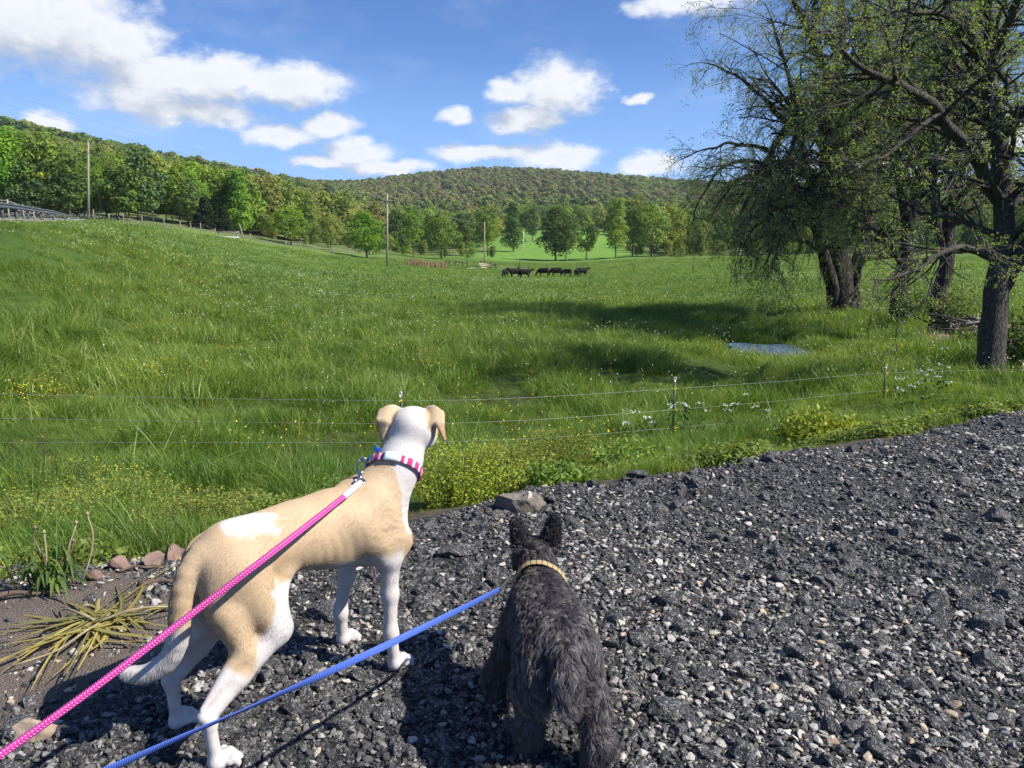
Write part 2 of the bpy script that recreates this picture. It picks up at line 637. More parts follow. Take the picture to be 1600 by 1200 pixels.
PROFILE = {   # photograph column: (distance, row) of the bare ground along it
    -600: [(3, 900), (6, 770), (10, 640), (20, 400), (36, 325), (60, 310), (140, 285), (250, 230), (700, 180), (1300, 190), (2500, 260)],
    0: [(6, 815), (10, 722), (15, 595), (20, 500), (28, 405), (36, 355), (46, 347), (60, 351), (95, 345), (140, 335), (250, 268), (420, 235), (700, 218), (1300, 230), (2500, 280)],
    150: [(6, 810), (10, 722), (20, 530), (35, 412), (55, 354), (70, 348), (95, 347), (140, 340), (250, 300), (420, 265), (700, 250), (1300, 255), (2500, 290)],
    300: [(6, 800), (10, 725), (20, 552), (40, 458), (70, 388), (100, 364), (140, 354), (200, 340), (300, 313), (450, 292), (700, 280), (1300, 275), (2500, 300)],
    450: [(6, 790), (10, 730), (20, 566), (40, 482), (70, 427), (100, 396), (130, 384), (200, 371), (300, 350), (450, 323), (700, 308), (1300, 300), (2500, 310)],
    560: [(6, 785), (10, 733), (20, 574), (40, 494), (70, 442), (110, 412), (140, 399), (200, 386), (300, 372), (500, 346), (800, 322), (1300, 298), (2500, 315)],
    640: [(6, 780), (10, 736), (20, 580), (40, 499), (70, 450), (110, 420), (140, 411), (200, 400), (300, 388), (500, 364), (800, 332), (1300, 289), (1800, 300), (2500, 320)],
    760: [(6, 772), (10, 735), (20, 585), (40, 503), (70, 456), (110, 431), (140, 421), (200, 405), (300, 386), (450, 364), (800, 330), (1300, 277), (1800, 300), (2500, 320)],
    880: [(6, 764), (10, 730), (20, 588), (40, 505), (70, 458), (110, 433), (150, 420), (200, 408), (260, 395), (420, 358), (800, 330), (1300, 282), (1800, 305), (2500, 325)],
    1000: [(7, 740), (10, 722), (20, 590), (40, 506), (70, 457), (110, 430), (150, 413), (200, 402), (300, 391), (450, 366), (800, 336), (1300, 292), (1800, 312), (2500, 330)],
    1150: [(8, 718), (12, 680), (20, 598), (27, 549), (40, 500), (70, 450), (110, 424), (150, 409), (200, 401), (300, 392), (500, 362), (800, 336), (1300, 300), (2500, 330)],
    1300: [(8, 705), (12, 670), (20, 598), (27, 549), (40, 492), (70, 445), (110, 420), (160, 403), (250, 392), (500, 356), (800, 330), (1300, 303), (2500, 330)],
    1450: [(8, 690), (14, 628), (20, 578), (28, 515), (40, 480), (70, 440), (110, 416), (160, 402), (250, 390), (500, 350), (800, 325), (1300, 303), (2500, 330)],
    1600: [(8, 664), (12, 640), (18, 596), (24, 540), (28, 512), (40, 470), (70, 435), (110, 412), (160, 400), (250, 385), (500, 340), (800, 320), (1300, 300), (2500, 330)],
    2200: [(10, 620), (14, 590), (20, 550), (28, 500), (40, 460), (70, 420), (110, 400), (250, 360), (500, 320), (1300, 280), (2500, 320)],
}


def _polar(x, y):
    return np.column_stack([np.clip(np.arctan2(x, y), -1.15, 1.15) * 3.0, np.log(np.maximum(np.hypot(x, y), 1.5))])


def _tps(a, b):
    d2 = ((a[:, None, :] - b[None, :, :]) ** 2).sum(-1)
    return 0.5 * d2 * np.log(np.maximum(d2, 1e-12))


_cp, _cv = [], []
for _px, _rows in PROFILE.items():
    for _D, _py in _rows:
        p = P(_px, _py, _D)
        _cp.append(p[:2])
        _cv.append((p[2] - EYE) / math.hypot(p[0], p[1]))
for _s in np.linspace(-5, 11, 15):
    for _off in (-0.9, -0.05):
        p = EDGE_A + EDGE_T * _s + EDGE_N * _off
        _cp.append(p)
        _cv.append(-EYE / math.hypot(*p))
_cp, _cv = np.array(_cp), np.array(_cv)
_cq = _polar(_cp[:, 0], _cp[:, 1])
_nn = len(_cq)
_A = np.zeros((_nn + 3, _nn + 3))
_A[:_nn, :_nn] = _tps(_cq, _cq) + np.eye(_nn) * 0.004
_A[:_nn, _nn:] = np.column_stack([np.ones(_nn), _cq])
_A[_nn:, :_nn] = _A[:_nn, _nn:].T
_W = np.linalg.solve(_A, np.concatenate([_cv, np.zeros(3)]))


def edge_dist(x, y):
    """Signed distance to the edge of the gravel, positive on the field side, with a ragged line."""
    s = (x - EDGE_A[0]) * EDGE_T[0] + (y - EDGE_A[1]) * EDGE_T[1]
    d = (x - EDGE_A[0]) * EDGE_N[0] + (y - EDGE_A[1]) * EDGE_N[1]
    wob = (fbm(np.column_stack([s * 1.1, np.zeros_like(s)]), 3, 5) - 0.5) * 0.5
    return d + wob


def H(x, y):
    x, y = np.atleast_1d(np.asarray(x, float)), np.atleast_1d(np.asarray(y, float))
    q = _polar(x, y)
    s = np.empty(len(x))
    for i in range(0, len(x), 20000):
        b = q[i:i + 20000]
        s[i:i + 20000] = _tps(b, _cq) @ _W[:_nn] + _W[_nn] + b @ _W[_nn + 1:]
    r = np.hypot(x, y)
    z = EYE + s * r
    bump = (fbm(np.column_stack([x, y]) * 0.35, 3, 9) - 0.5) * 0.45 * np.clip((r - 8) / 20, 0, 1) * np.clip(300 / r, 0, 1)
    z = z + bump
    dp = np.hypot((x - POND[0]) / 2.2, (y - POND[1]) / 2.7)
    z = z + (np.minimum(z, POND_Z - 0.35) - z) * np.exp(-np.maximum(dp - 0.45, 0) ** 2 * 5)
    ed = edge_dist(x, y)
    k = np.clip((ed + 0.05) / 0.5, 0, 1)
    k = k * k * (3 - 2 * k)
    return z * k


def ground_at(px, py, dmax=2000.0):
    """Where the ray of a photograph pixel first meets the land."""
    d = px_dir(px, py)
    t = np.exp(np.linspace(math.log(1.2), math.log(dmax), 900))
    q = np.array([0, 0, EYE]) + d[None, :] * t[:, None]
    below = np.nonzero(q[:, 2] < H(q[:, 0], q[:, 1]))[0]
    i = below[0] if len(below) else len(t) - 1
    p = q[i]
    return np.array([p[0], p[1], H(p[0], p[1])[0]])


def on_ground(px, D, py=600):
    """The land point straight below/above a pixel column at depth D."""
    y = D * math.cos(PITCH)
    x = (px - 800) / FPX * D
    for _ in range(4):
        z = H(x, y)[0]
        dep = y * math.cos(PITCH) - (z - EYE) * math.sin(PITCH)
        y = y * D / dep
        x = (px - 800) / FPX * D
    return np.array([x, y, H(x, y)[0]])


def to_px(p):
    """Photograph pixel of a world point (for checks while building)."""
    v = np.asarray(p, float) - np.array([0, 0, EYE])
    d = v[1] * math.cos(PITCH) - v[2] * math.sin(PITCH)
    u = v[1] * math.sin(PITCH) + v[2] * math.cos(PITCH)
    return 800 + FPX * v[0] / d, 600 - FPX * u / d, d

# ------------------------------------------------------------------ animals: one continuous skin from a blended distance field
def rotm(ax, ay, az):
    cx, sx, cy, sy, cz, sz = math.cos(ax), math.sin(ax), math.cos(ay), math.sin(ay), math.cos(az), math.sin(az)
    return np.array([[cz, -sz, 0], [sz, cz, 0], [0, 0, 1]]) @ np.array([[cy, 0, sy], [0, 1, 0], [-sy, 0, cy]]) @ np.array([[1, 0, 0], [0, cx, -sx], [0, sx, cx]])


def skin(prims, h):
    """prims: ('c', a, b, ra, rb, k) tapered capsule or ('e', centre, radii, rotation, k) ellipsoid; returns verts, quads."""
    lo, hi = np.full(3, 9e9), np.full(3, -9e9)
    for p in prims:
        if p[0] == 'c':
            for c, r in ((p[1], p[3]), (p[2], p[4])):
                lo, hi = np.minimum(lo, np.array(c) - r), np.maximum(hi, np.array(c) + r)
        else:
            r = max(p[2])
            lo, hi = np.minimum(lo, np.array(p[1]) - r), np.maximum(hi, np.array(p[1]) + r)
    lo, hi = lo - 4 * h, hi + 4 * h
    n = np.ceil((hi - lo) / h).astype(int) + 1
    F = np.full(n, 1.0, dtype=np.float32)
    axes = [lo[i] + h * np.arange(n[i]) for i in range(3)]
    for p in prims:
        if p[0] == 'c':
            a, b = np.array(p[1], float), np.array(p[2], float)
            ra, rb, k = p[3], p[4], p[5]
            m = max(ra, rb) + k + 3 * h
            l, u = np.minimum(a, b) - m, np.maximum(a, b) + m
        else:
            c, r = np.array(p[1], float), np.array(p[2], float)
            R, k = p[3], p[4]
            m = max(r) + k + 3 * h
            l, u = c - m, c + m
        i0 = np.maximum(((l - lo) / h).astype(int), 0)
        i1 = np.minimum(((u - lo) / h).astype(int) + 1, n)
        X, Y, Z = np.meshgrid(*[axes[i][i0[i]:i1[i]].astype(np.float32) for i in range(3)], indexing='ij')
        if p[0] == 'c':
            ab = b - a
            t = np.clip(((X - a[0]) * ab[0] + (Y - a[1]) * ab[1] + (Z - a[2]) * ab[2]) / max(ab @ ab, 1e-9), 0, 1)
            d = np.sqrt((X - a[0] - t * ab[0]) ** 2 + (Y - a[1] - t * ab[1]) ** 2 + (Z - a[2] - t * ab[2]) ** 2) - (ra + (rb - ra) * t)
        else:
            dx, dy, dz = X - c[0], Y - c[1], Z - c[2]
            if R is not None:
                dx, dy, dz = (R[0, 0] * dx + R[1, 0] * dy + R[2, 0] * dz, R[0, 1] * dx + R[1, 1] * dy + R[2, 1] * dz, R[0, 2] * dx + R[1, 2] * dy + R[2, 2] * dz)
            k0 = np.sqrt((dx / r[0]) ** 2 + (dy / r[1]) ** 2 + (dz / r[2]) ** 2)
            k1 = np.sqrt((dx / r[0] ** 2) ** 2 + (dy / r[1] ** 2) ** 2 + (dz / r[2] ** 2) ** 2)
            d = k0 * (k0 - 1) / np.maximum(k1, 1e-6)
        sl = tuple(slice(i0[i], i1[i]) for i in range(3))
        o = F[sl]
        hh = np.clip(0.5 + 0.5 * (o - d) / k, 0, 1)
        F[sl] = o * (1 - hh) + d * hh - k * hh * (1 - hh)
    S = F < 0
    c8 = np.zeros(np.array(F.shape) - 1, dtype=np.int8)
    for dx in (0, 1):
        for dy in (0, 1):
            for dz in (0, 1):
                c8 += S[dx:F.shape[0] - 1 + dx, dy:F.shape[1] - 1 + dy, dz:F.shape[2] - 1 + dz]
    cells = np.argwhere((c8 > 0) & (c8 < 8))
    vid = np.full(c8.shape, -1, dtype=np.int64)
    vid[tuple(cells.T)] = np.arange(len(cells))
    acc, cnt = np.zeros((len(cells), 3)), np.zeros(len(cells))
    cor = [(x, y, z) for x in (0, 1) for y in (0, 1) for z in (0, 1)]
    val = {c: F[tuple((cells + np.array(c)).T)].astype(float) for c in cor}
    for a in cor:
        for ax in range(3):
            if a[ax] == 0:
                b = list(a)
                b[ax] = 1
                va, vb = val[a], val[tuple(b)]
                cr = (va < 0) != (vb < 0)
                t = np.where(cr, va / np.where(cr, va - vb, 1), 0)
                pt = np.tile(np.array(a, float), (len(cells), 1))
                pt[:, ax] += t
                acc[cr] += pt[cr]
                cnt[cr] += 1
    verts = lo + h * (cells + acc / cnt[:, None])
    quads = []
    for ax in range(3):
        o1, o2 = [(1, 2), (2, 0), (0, 1)][ax]
        s0 = [slice(None)] * 3
        s1 = [slice(None)] * 3
        s0[ax], s1[ax] = slice(0, -1), slice(1, None)
        e = np.argwhere(S[tuple(s0)] != S[tuple(s1)])
        e = e[(e[:, o1] > 0) & (e[:, o2] > 0) & (e[:, o1] < c8.shape[o1]) & (e[:, o2] < c8.shape[o2])]
        q = []
        for a, b in ((-1, -1), (0, -1), (0, 0), (-1, 0)):
            k = e.copy()
            k[:, o1] += a
            k[:, o2] += b
            q.append(vid[tuple(k.T)])
        q = np.stack(q, 1)
        inside = S[tuple(e.T)]
        q[~inside] = q[~inside][:, ::-1]
        quads.append(q)
    quads = np.concatenate(quads)
    quads = quads[(quads >= 0).all(1)]
    # light smoothing over the surface
    for _ in range(2):
        s, c = np.zeros_like(verts), np.zeros(len(verts))
        for i in range(4):
            a, b = quads[:, i], quads[:, (i + 1) % 4]
            np.add.at(s, a, verts[b])
            np.add.at(c, a, 1)
        verts = verts * 0.5 + 0.5 * s / np.maximum(c, 1)[:, None]
    return verts, quads


def surface_samples(verts, quads, n, g, weight=None):
    a, b, c, d = (verts[quads[:, i]] for i in range(4))
    nr = np.cross(c - a, d - b)
    area = np.linalg.norm(nr, axis=1)
    wgt = area if weight is None else area * weight[quads].mean(1)
    cdf = np.cumsum(wgt)
    i = np.searchsorted(cdf, g.uniform(0, cdf[-1], n))
    i = np.minimum(i, len(quads) - 1)
    u, v = g.uniform(0, 1, (2, n, 1))
    p = (a[i] * (1 - u) + b[i] * u) * (1 - v) + (d[i] * (1 - u) + c[i] * u) * v
    vn = np.zeros_like(verts)
    for j in range(4):
        np.add.at(vn, quads[:, j], nr)
    vn = norm(vn)
    nn = norm(vn[quads[i]].mean(1))
    return p, nn, quads[i]


def fur(name, P3, rad, colour, mat, parent):
    """P3 (N,K,3) hair points, rad (N,K), colour (N,3)."""
    n, k = P3.shape[:2]
    cu = bpy.data.hair_curves.new(name)
    cu.add_curves([k] * n)
    cu.attributes['position'].data.foreach_set('vector', P3.astype(np.float32).ravel())
    ra = cu.attributes.get('radius') or cu.attributes.new('radius', 'FLOAT', 'POINT')
    ra.data.foreach_set('value', rad.astype(np.float32).ravel())
    ca = cu.attributes.new('fur_col', 'FLOAT_COLOR', 'CURVE')
    ca.data.foreach_set('color', np.column_stack([colour, np.ones(n)]).astype(np.float32).ravel())
    cu.materials.append(mat)
    o = link(name, cu, parent)
    return o


def fur_mat(name, rough=0.5, spec=0.35, tip=1.15, trans=0.0, var=0.5):
    m, q, out = material(name)
    c = q.attr('fur_col')
    hi = q.node('ShaderNodeHairInfo')
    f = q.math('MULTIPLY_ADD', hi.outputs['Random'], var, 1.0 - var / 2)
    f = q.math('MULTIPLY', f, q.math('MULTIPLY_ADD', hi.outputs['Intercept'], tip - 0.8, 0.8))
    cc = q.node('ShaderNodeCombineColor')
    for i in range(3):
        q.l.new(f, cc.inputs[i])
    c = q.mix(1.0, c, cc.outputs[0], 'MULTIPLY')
    b = principled(q, out, c, rough, spec=spec)
    if trans:
        t = q.node('ShaderNodeBsdfTranslucent')
        q.l.new(c, t.inputs[0])
        mx = q.node('ShaderNodeMixShader')
        mx.inputs[0].default_value = trans
        q.l.new(b.outputs[0], mx.inputs[1])
        q.l.new(t.outputs[0], mx.inputs[2])
        q.l.new(mx.outputs[0], out.inputs[0])
    return m


def coat_mat(name, rough=0.7, bump_scale=140.0, bump_d=0.002, sss=0.0):
    m, q, out = material(name)
    c = q.attr('coat')
    co = obj_co(q)
    n = q.noise(q.vec('MULTIPLY', co, (1.0, 1.0, 0.5)), bump_scale, 4.0, 0.6)
    c = q.mix(q.smooth(n, 0.25, 0.75, 0.0, 0.05), c, (0.30, 0.24, 0.20), 'MULTIPLY')
    b = principled(q, out, c, rough, bump=n, bump_d=bump_d, bump_s=0.5, spec=0.25)
    return m


def dog_frame(origin, heading_deg):
    a = math.radians(heading_deg)
    F = np.array([math.cos(a), math.sin(a), 0])
    R = np.array([math.sin(a), -math.cos(a), 0])
    O = np.array([origin[0], origin[1], 0.0])
    B = np.stack([F, R, np.array([0, 0, 1.0])])       # rows
    return (lambda q: O + np.atleast_2d(np.asarray(q, float)) @ B), B, O


def paw(prims, heel, toe_dir, right, size=1.0, k=0.010):
    """Paw with four toes on the ground."""
    heel = np.array(heel, float)
    td, rt = np.array(toe_dir, float), np.array(right, float)
    prims.append(('c', heel, heel + td * 0.028 * size + (0, 0, -0.004), 0.021 * size, 0.024 * size, k * 1.6))
    for o, l in ((-0.026, 0.044), (-0.0092, 0.060), (0.0092, 0.060), (0.026, 0.044)):
        a = heel + td * 0.022 * size + rt * o * size * 0.9
        b = heel + td * l * size + rt * o * size * 1.05
        mid = (a + b) / 2 + np.array([0, 0, 0.006 * size])
        b[2] = 0.012 * size
        prims.append(('c', a, mid, 0.010 * size, 0.0115 * size, 0.004))
        prims.append(('c', mid, b, 0.0118 * size, 0.0098 * size, 0.002))


def add_leg(prims, pts, radii, k=0.02):
    for i in range(len(pts) - 1):
        prims.append(('c', pts[i], pts[i + 1], radii[i], radii[i + 1], k))


# ------------------------------------------------------------------ the big tan and white hound
def build_hound():
    W, B, O = dog_frame((-0.70, 2.235), 50.0)
    pr = []
    f_, r_, u_ = 0, 1, 2
    e = lambda c, r, R=None, k=0.05: pr.append(('e', c, r, R, k))
    c = lambda a, b, ra, rb, k=0.04: pr.append(('c', a, b, ra, rb, k))
    # trunk
    e((0.200, 0, 0.520), (0.215, 0.102, 0.128), rotm(0, 0.08, 0), 0.05)
    e((0.295, 0, 0.500), (0.115, 0.092, 0.128), None, 0.05)
    c((0.14, 0, 0.555), (-0.16, 0, 0.560), 0.084, 0.076, 0.06)
    c((0.02, 0, 0.545), (-0.18, 0, 0.535), 0.085, 0.070, 0.06)
    e((-0.195, 0, 0.545), (0.120, 0.090, 0.088), rotm(0, 0.22, 0), 0.05)
    c((0.29, 0, 0.605), (0.10, 0, 0.598), 0.040, 0.038, 0.05)
    c((0.02, 0, 0.605), (-0.20, 0, 0.612), 0.032, 0.030, 0.06)
    # shoulders, chest
    for s in (-1, 1):
        c((0.290, s * 0.055, 0.595), (0.360, s * 0.092, 0.455), 0.054, 0.052, 0.04)
        c((0.360, s * 0.092, 0.455), (0.322, s * 0.098, 0.400), 0.052, 0.038, 0.03)
        c((0.21, s * 0.074, 0.56), (0.315, s * 0.094, 0.42), 0.047, 0.036, 0.05)
    c((0.365, 0, 0.50), (0.33, 0, 0.41), 0.066, 0.054, 0.05)
    c((0.405, 0.024, 0.645), (0.388, 0.012, 0.490), 0.058, 0.068, 0.05)
    # neck and head; the head is turned to look straight away from the path
    c((0.305, 0.010, 0.570), (0.430, 0.028, 0.690), 0.094, 0.066, 0.05)
    c((0.430, 0.028, 0.690), (0.500, 0.020, 0.790), 0.068, 0.072, 0.04)
    c((0.36, 0.005, 0.54), (0.47, 0.025, 0.70), 0.064, 0.050, 0.05)
    hc = np.array([0.527, 0.012, 0.815])
    yaw = math.radians(40)
    Ry = rotm(0, 0, -yaw)
    Rh = Ry @ rotm(0, 0.22, 0.0)
    h = lambda x, y, z: hc + Ry @ np.array([x, y, z])
    e(hc, (0.098, 0.078, 0.066), Rh, 0.03)
    for s in (-1, 1):
        e(h(0.00, s * 0.050, -0.028), (0.064, 0.036, 0.052), Rh, 0.025)
    c(h(0.075, 0, -0.022), h(0.190, 0, -0.072), 0.040, 0.026, 0.03)
    c(h(0.055, 0, -0.057), h(0.170, 0, -0.097), 0.030, 0.018, 0.02)
    c(h(0.183, -0.006, -0.062), h(0.193, 0.006, -0.065), 0.016, 0.016, 0.01)
    for s in (-1, 1):                                   # brow
        c(h(0.055, s * 0.030, 0.024), h(0.072, s * 0.034, 0.012), 0.014, 0.012, 0.015)
    # ears: held half up and out, the flap folded over and hanging
    for s in (-1, 1):
        # flap sheet: rows run from the head outward, then fold down
        root_f, root_b = h(0.018, s * 0.050, 0.052), h(-0.058, s * 0.056, 0.006)
        fo_f, fo_b = h(-0.004, s * (0.112 if s < 0 else 0.104), 0.052 if s < 0 else 0.046), h(-0.060, s * (0.116 if s < 0 else 0.108), 0.020 if s < 0 else 0.012)
        tip = h(-0.068, s * (0.098 if s < 0 else 0.118), -0.040)
        for t in np.linspace(0, 1, 9):
            arch = np.array([0, 0, 0.016 * math.sin(t * math.pi)])
            a_, b_ = root_f + (fo_f - root_f) * t + arch, root_b + (fo_b - root_b) * t + arch * 0.5
            sh = 0.16 * t
            c(a_ + (b_ - a_) * sh, b_ - (b_ - a_) * sh, 0.0085, 0.0085, 0.007)
        inn = 0.42 if s < 0 else 0.72                      # the flap hangs from the outer part of the ear
        e0 = fo_b * 0.75 + fo_f * 0.25
        e1 = root_b + (fo_b - root_b) * inn + np.array([0, 0, 0.006])
        for t in np.linspace(0, 1, 10):
            a_ = e0 + (tip - e0) * t
            b_ = e1 + (tip - e1) * t
            rr_ = 0.0072 - 0.0022 * t
            c(a_, b_, rr_, rr_, 0.006)
        c(fo_f, e0, 0.008, 0.0075, 0.007)
    # tail
    tl = curve([(-0.275, 0, 0.575), (-0.325, 0.004, 0.535), (-0.352, 0.006, 0.455), (-0.362, 0.002, 0.370), (-0.385, -0.020, 0.302), (-0.425, -0.062, 0.262), (-0.455, -0.100, 0.258), (-0.472, -0.130, 0.264)], 16)
    tr = np.interp(np.linspace(0, 1, 16), [0, 0.12, 0.4, 0.65, 0.9, 1], [0.034, 0.028, 0.025, 0.024, 0.015, 0.005])
    for i in range(15):
        c(tl[i], tl[i + 1], tr[i], tr[i + 1], 0.02)
    # hind legs
    for s, ft in ((1, (-0.327, 0.131)), (-1, (-0.307, -0.134))):
        hip = (-0.205, s * 0.070, 0.530)
        knee = (-0.132, s * 0.116, 0.335)
        hock = (ft[0] - 0.030, s * 0.118 + (ft[1] - s * 0.118) * 0.4, 0.165)
        heel = (ft[0] - 0.020, ft[1], 0.030)
        e((-0.205, s * 0.074, 0.455), (0.080, 0.050, 0.150), rotm(s * -0.06, -0.20, 0), 0.035)     # thigh
        e((-0.262, s * 0.060, 0.475), (0.050, 0.042, 0.105), rotm(0, -0.05, 0), 0.035)             # rump
        c(hip, knee, 0.070, 0.047, 0.03)
        c((-0.262, s * 0.085, 0.42), (-0.230, s * 0.112, 0.300), 0.044, 0.030, 0.03)
        add_leg(pr, [knee, np.array(knee) * 0.45 + np.array(hock) * 0.55, hock], [0.043, 0.027, 0.0185], 0.02)
        c((-0.235, s * 0.112, 0.310), np.array(hock) + (-0.012, 0, 0.035), 0.028, 0.0085, 0.02)      # calf to heel cord
        c(np.array(hock) + (-0.014, 0, 0.014), np.array(hock) + (0.006, 0, -0.018), 0.0165, 0.0190, 0.012)
        add_leg(pr, [hock, heel], [0.0185, 0.0175], 0.012)
        paw(pr, heel, (1, 0.02 * s, 0), (0, 1, 0), 1.12)
        c(np.array(knee) + (0.01, -s * 0.01, 0.02), (-0.06, s * 0.055, 0.46), 0.024, 0.026, 0.05)  # flank fold
    # front legs
    for s, ft in ((1, (0.323, 0.128)), (-1, (0.311, -0.142))):
        elbow = np.array([0.322, s * 0.102, 0.395])
        wrist = np.array([ft[0] - 0.022, ft[1] * 0.96, 0.135])
        heel = np.array([ft[0] - 0.012, ft[1], 0.030])
        add_leg(pr, [elbow, elbow * 0.55 + wrist * 0.45, wrist + (0, 0, 0.02), wrist, heel], [0.036, 0.0265, 0.0205, 0.0215, 0.0190], 0.022)
        c(elbow + (-0.016, 0, 0.006), elbow + (-0.010, 0, 0.03), 0.018, 0.02, 0.02)
        paw(pr, heel, (1, 0.03 * s, 0), (0, 1, 0), 1.10)
    V, Q = skin(pr, 0.0042)
    Q = Q[:, ::-1]                                      # the body frame is left-handed
    # coat colour by place on the body
    f, r, u = V[:, 0], V[:, 1], V[:, 2]
    nz = lambda s, sd: (fbm(V * s, 4, sd) - 0.5)
    n1, n2 = nz(9, 3), nz(26, 8)
    tan = np.array([0.53, 0.405, 0.265])
    tan_d = np.array([0.45, 0.315, 0.190])
    white = np.array([0.58, 0.55, 0.525])
    pink = np.array([0.52, 0.40, 0.37])
    sm = lambda x, a, b: np.clip((x - a) / (b - a), 0, 1) ** 2 * (3 - 2 * np.clip((x - a) / (b - a), 0, 1))
    ww = n1 * 0.10 + n2 * 0.03
    dcol = (V - np.array([0.424, 0.026, 0.682])) @ norm(np.array([0.60, -0.30, 0.72]))
    body = sm(u + ww, 0.385, 0.415) * (1 - sm(dcol + ww * 0.5, -0.006, 0.006))          # back and flanks to the shoulder
    belly = 1 - sm(u + ww * 0.6 - 0.05 * (f + 0.1), 0.392, 0.432)
    body = body * (1 - belly * (f > -0.08) * (f < 0.35))
    chest = sm(f + ww * 0.6, 0.366, 0.384) * sm(r + ww * 0.5 - 0.25 * np.clip(u - 0.60, 0, 1), 0.046, 0.058) * sm(u + ww, 0.47, 0.50)
    body = body * (1 - chest)
    haunch = (f < -0.06) * (1 - sm(np.hypot((f + 0.255 + 0.20 * (u - 0.45)) / 0.110, (u - 0.43) / 0.20) + ww * 3, 0.9, 1.08))
    outer = sm(np.abs(r), 0.04, 0.06)
    haunch = haunch * np.where(r > 0.0, 1.0, np.maximum(sm(-r, 0.095, 0.11), sm(u, 0.46, 0.50)))
    coat_t = np.maximum(body * ((f > -0.10) | (u > 0.47)), haunch)
    kneew = (f > -0.215 + 0.45 * (u - 0.30)) & (u < 0.455) & (f < -0.02)
    coat_t = np.where(kneew, coat_t * (1 - sm(f - (-0.215 + 0.45 * (u - 0.30)) + ww * 0.5, 0.0, 0.02)), coat_t)
    patch = 1 - sm(np.hypot((f + 0.135) / 0.085, (r - 0.030) / 0.060) + n1 * 1.5 + n2 * 0.7 + 3.0 * np.clip(0.59 - u, 0, 1), 0.82, 1.16)
    coat_t = coat_t * (1 - patch)
    tailt = ((f < -0.318) & (u < 0.56) & (u > 0.30) & (np.abs(r) < 0.05)) | ((f < -0.35) & (u > 0.20) & (u < 0.4) & (r < 0.05))
    coat_t = np.where(tailt, sm(u + ww, 0.385, 0.44), coat_t)
    L = (V - hc) @ Ry                                  # head-local: forward, right, up
    hx, hy, hz = L.T
    ya = np.abs(hy)
    near = (np.linalg.norm(V - hc, axis=1) < 0.26) & (hx > -0.13)
    ear = sm(ya, 0.068, 0.078) * near * ((hz > -0.035) | (ya > 0.092)) * (hz > -0.07) * (hx < 0.03)
    earb = (hz > -0.05) * (1 - sm(np.hypot(np.hypot((hx + 0.015) / 0.060, (ya - 0.068) / 0.036), (hz - 0.020) / 0.055) + ww * 2.5, 0.85, 1.1)) * near
    face = near * (hx > 0.02) * sm(ya, 0.018, 0.028) * (hz > -0.05)
    earin = near * (ya > 0.100) * (hz < 0.012)
    coat_t = np.clip(np.maximum.reduce([coat_t, ear, earb, face]), 0, 1)
    t_mix = np.clip(0.35 + n1 * 1.3 + 0.5 * sm(u, 0.62, 0.5), 0, 1)[:, None]
    base = tan * (1 - t_mix * 0.6) + tan_d * t_mix * 0.6
    thin = sm(0.40 - u + ww, 0.0, 0.2)[:, None] * np.clip(0.15 + n2 * 1.2, 0, 0.5)[:, None]
    wcol = white * (1 - thin) + pink * thin
    wcol = np.where(((f > -0.1) & (f < 0.33) & (u < 0.47) & (u > 0.36))[:, None], wcol * 0.75 + pink * 0.22, wcol)
    colr = base * coat_t[:, None] + wcol * (1 - coat_t[:, None])
    rear = (1 - sm(np.hypot((f + 0.305) / 0.03, np.hypot(r / 0.025, (u - 0.50) / 0.06)), 0.7, 1.1))[:, None]
    colr = colr * (1 - rear) + np.array([0.30, 0.19, 0.15]) * rear
    colr[np.linalg.norm(V - h(0.196, 0, -0.064), axis=1) < 0.022] = (0.03, 0.025, 0.025)
    colr[earin] *= np.array([0.86, 0.72, 0.68])
    # ribs and loose skin show faintly through the short coat
    rib = np.exp(-((f - 0.12) / 0.10) ** 2 - ((u - 0.50) / 0.06) ** 2) * np.clip((np.abs(r) - 0.05) / 0.03, 0, 1)
    wave = np.sin((f + 0.35 * (u - 0.5)) * 2 * math.pi / 0.036)
    V = V.copy()
    V[:, 1] += np.sign(r) * rib * wave * 0.0006
    slack = (fbm(np.column_stack([f * 14, r * 14, u * 30]), 3, 19) - 0.5) * 0.010 * np.clip((f - 0.20) / 0.1, 0, 1) * np.clip((0.66 - u) / 0.1, 0, 1) * np.clip((u - 0.40) / 0.05, 0, 1)
    V[:, 1] += np.sign(r) * slack
    Wv = W(V)
    root = thing('hound', 'large tan and white hound seen from behind, wearing the pink collar', 'dog', loc=O)
    me = make_mesh('hound_body', Wv - O, Q, M['hound_coat'], True, {'coat': colr})
    link('body', me, root)
    # eyes
    for s in (-1, 1):
        mb = MB()
        p = W(h(0.078, s * 0.037, 0.008))[0] - O
        v, q = skin([('c', p, p + 0.001, 0.0095, 0.0095, 0.001)], 0.003)
        link('eye', make_mesh('eye', v, q, M['black_gloss'], True), root)
    # short coat
    g = np.random.default_rng(5)
    n = 240000
    p, nn, qi = surface_samples(Wv - O, Q, n, g)
    cc = colr[qi].mean(1)
    loc = (p + O - O) @ B.T
    fl = loc[:, 0]
    flow = np.tile(-B[0], (n, 1)) * 0.8 + np.array([0, 0, -0.75])
    legs = loc[:, 2] < 0.40
    flow[legs] = np.array([0, 0, -1.0]) - 0.15 * B[0]
    flow[fl > 0.40] = -0.7 * B[0] + np.array([0, 0, -0.7])
    flow = norm(flow - nn * (flow * nn).sum(1, keepdims=True))
    tail = (fl < -0.36) & (loc[:, 2] > 0.2) & (loc[:, 1] < 0.05)
    ln = np.where(tail, 0.012, 0.0080) * g.uniform(0.6, 1.2, n)
    ln[(loc[:, 2] < 0.33) & ~tail] *= 0.5
    ln[loc[:, 2] < 0.06] *= 0.45
    ln[loc[:, 2] > 0.74] *= 0.65
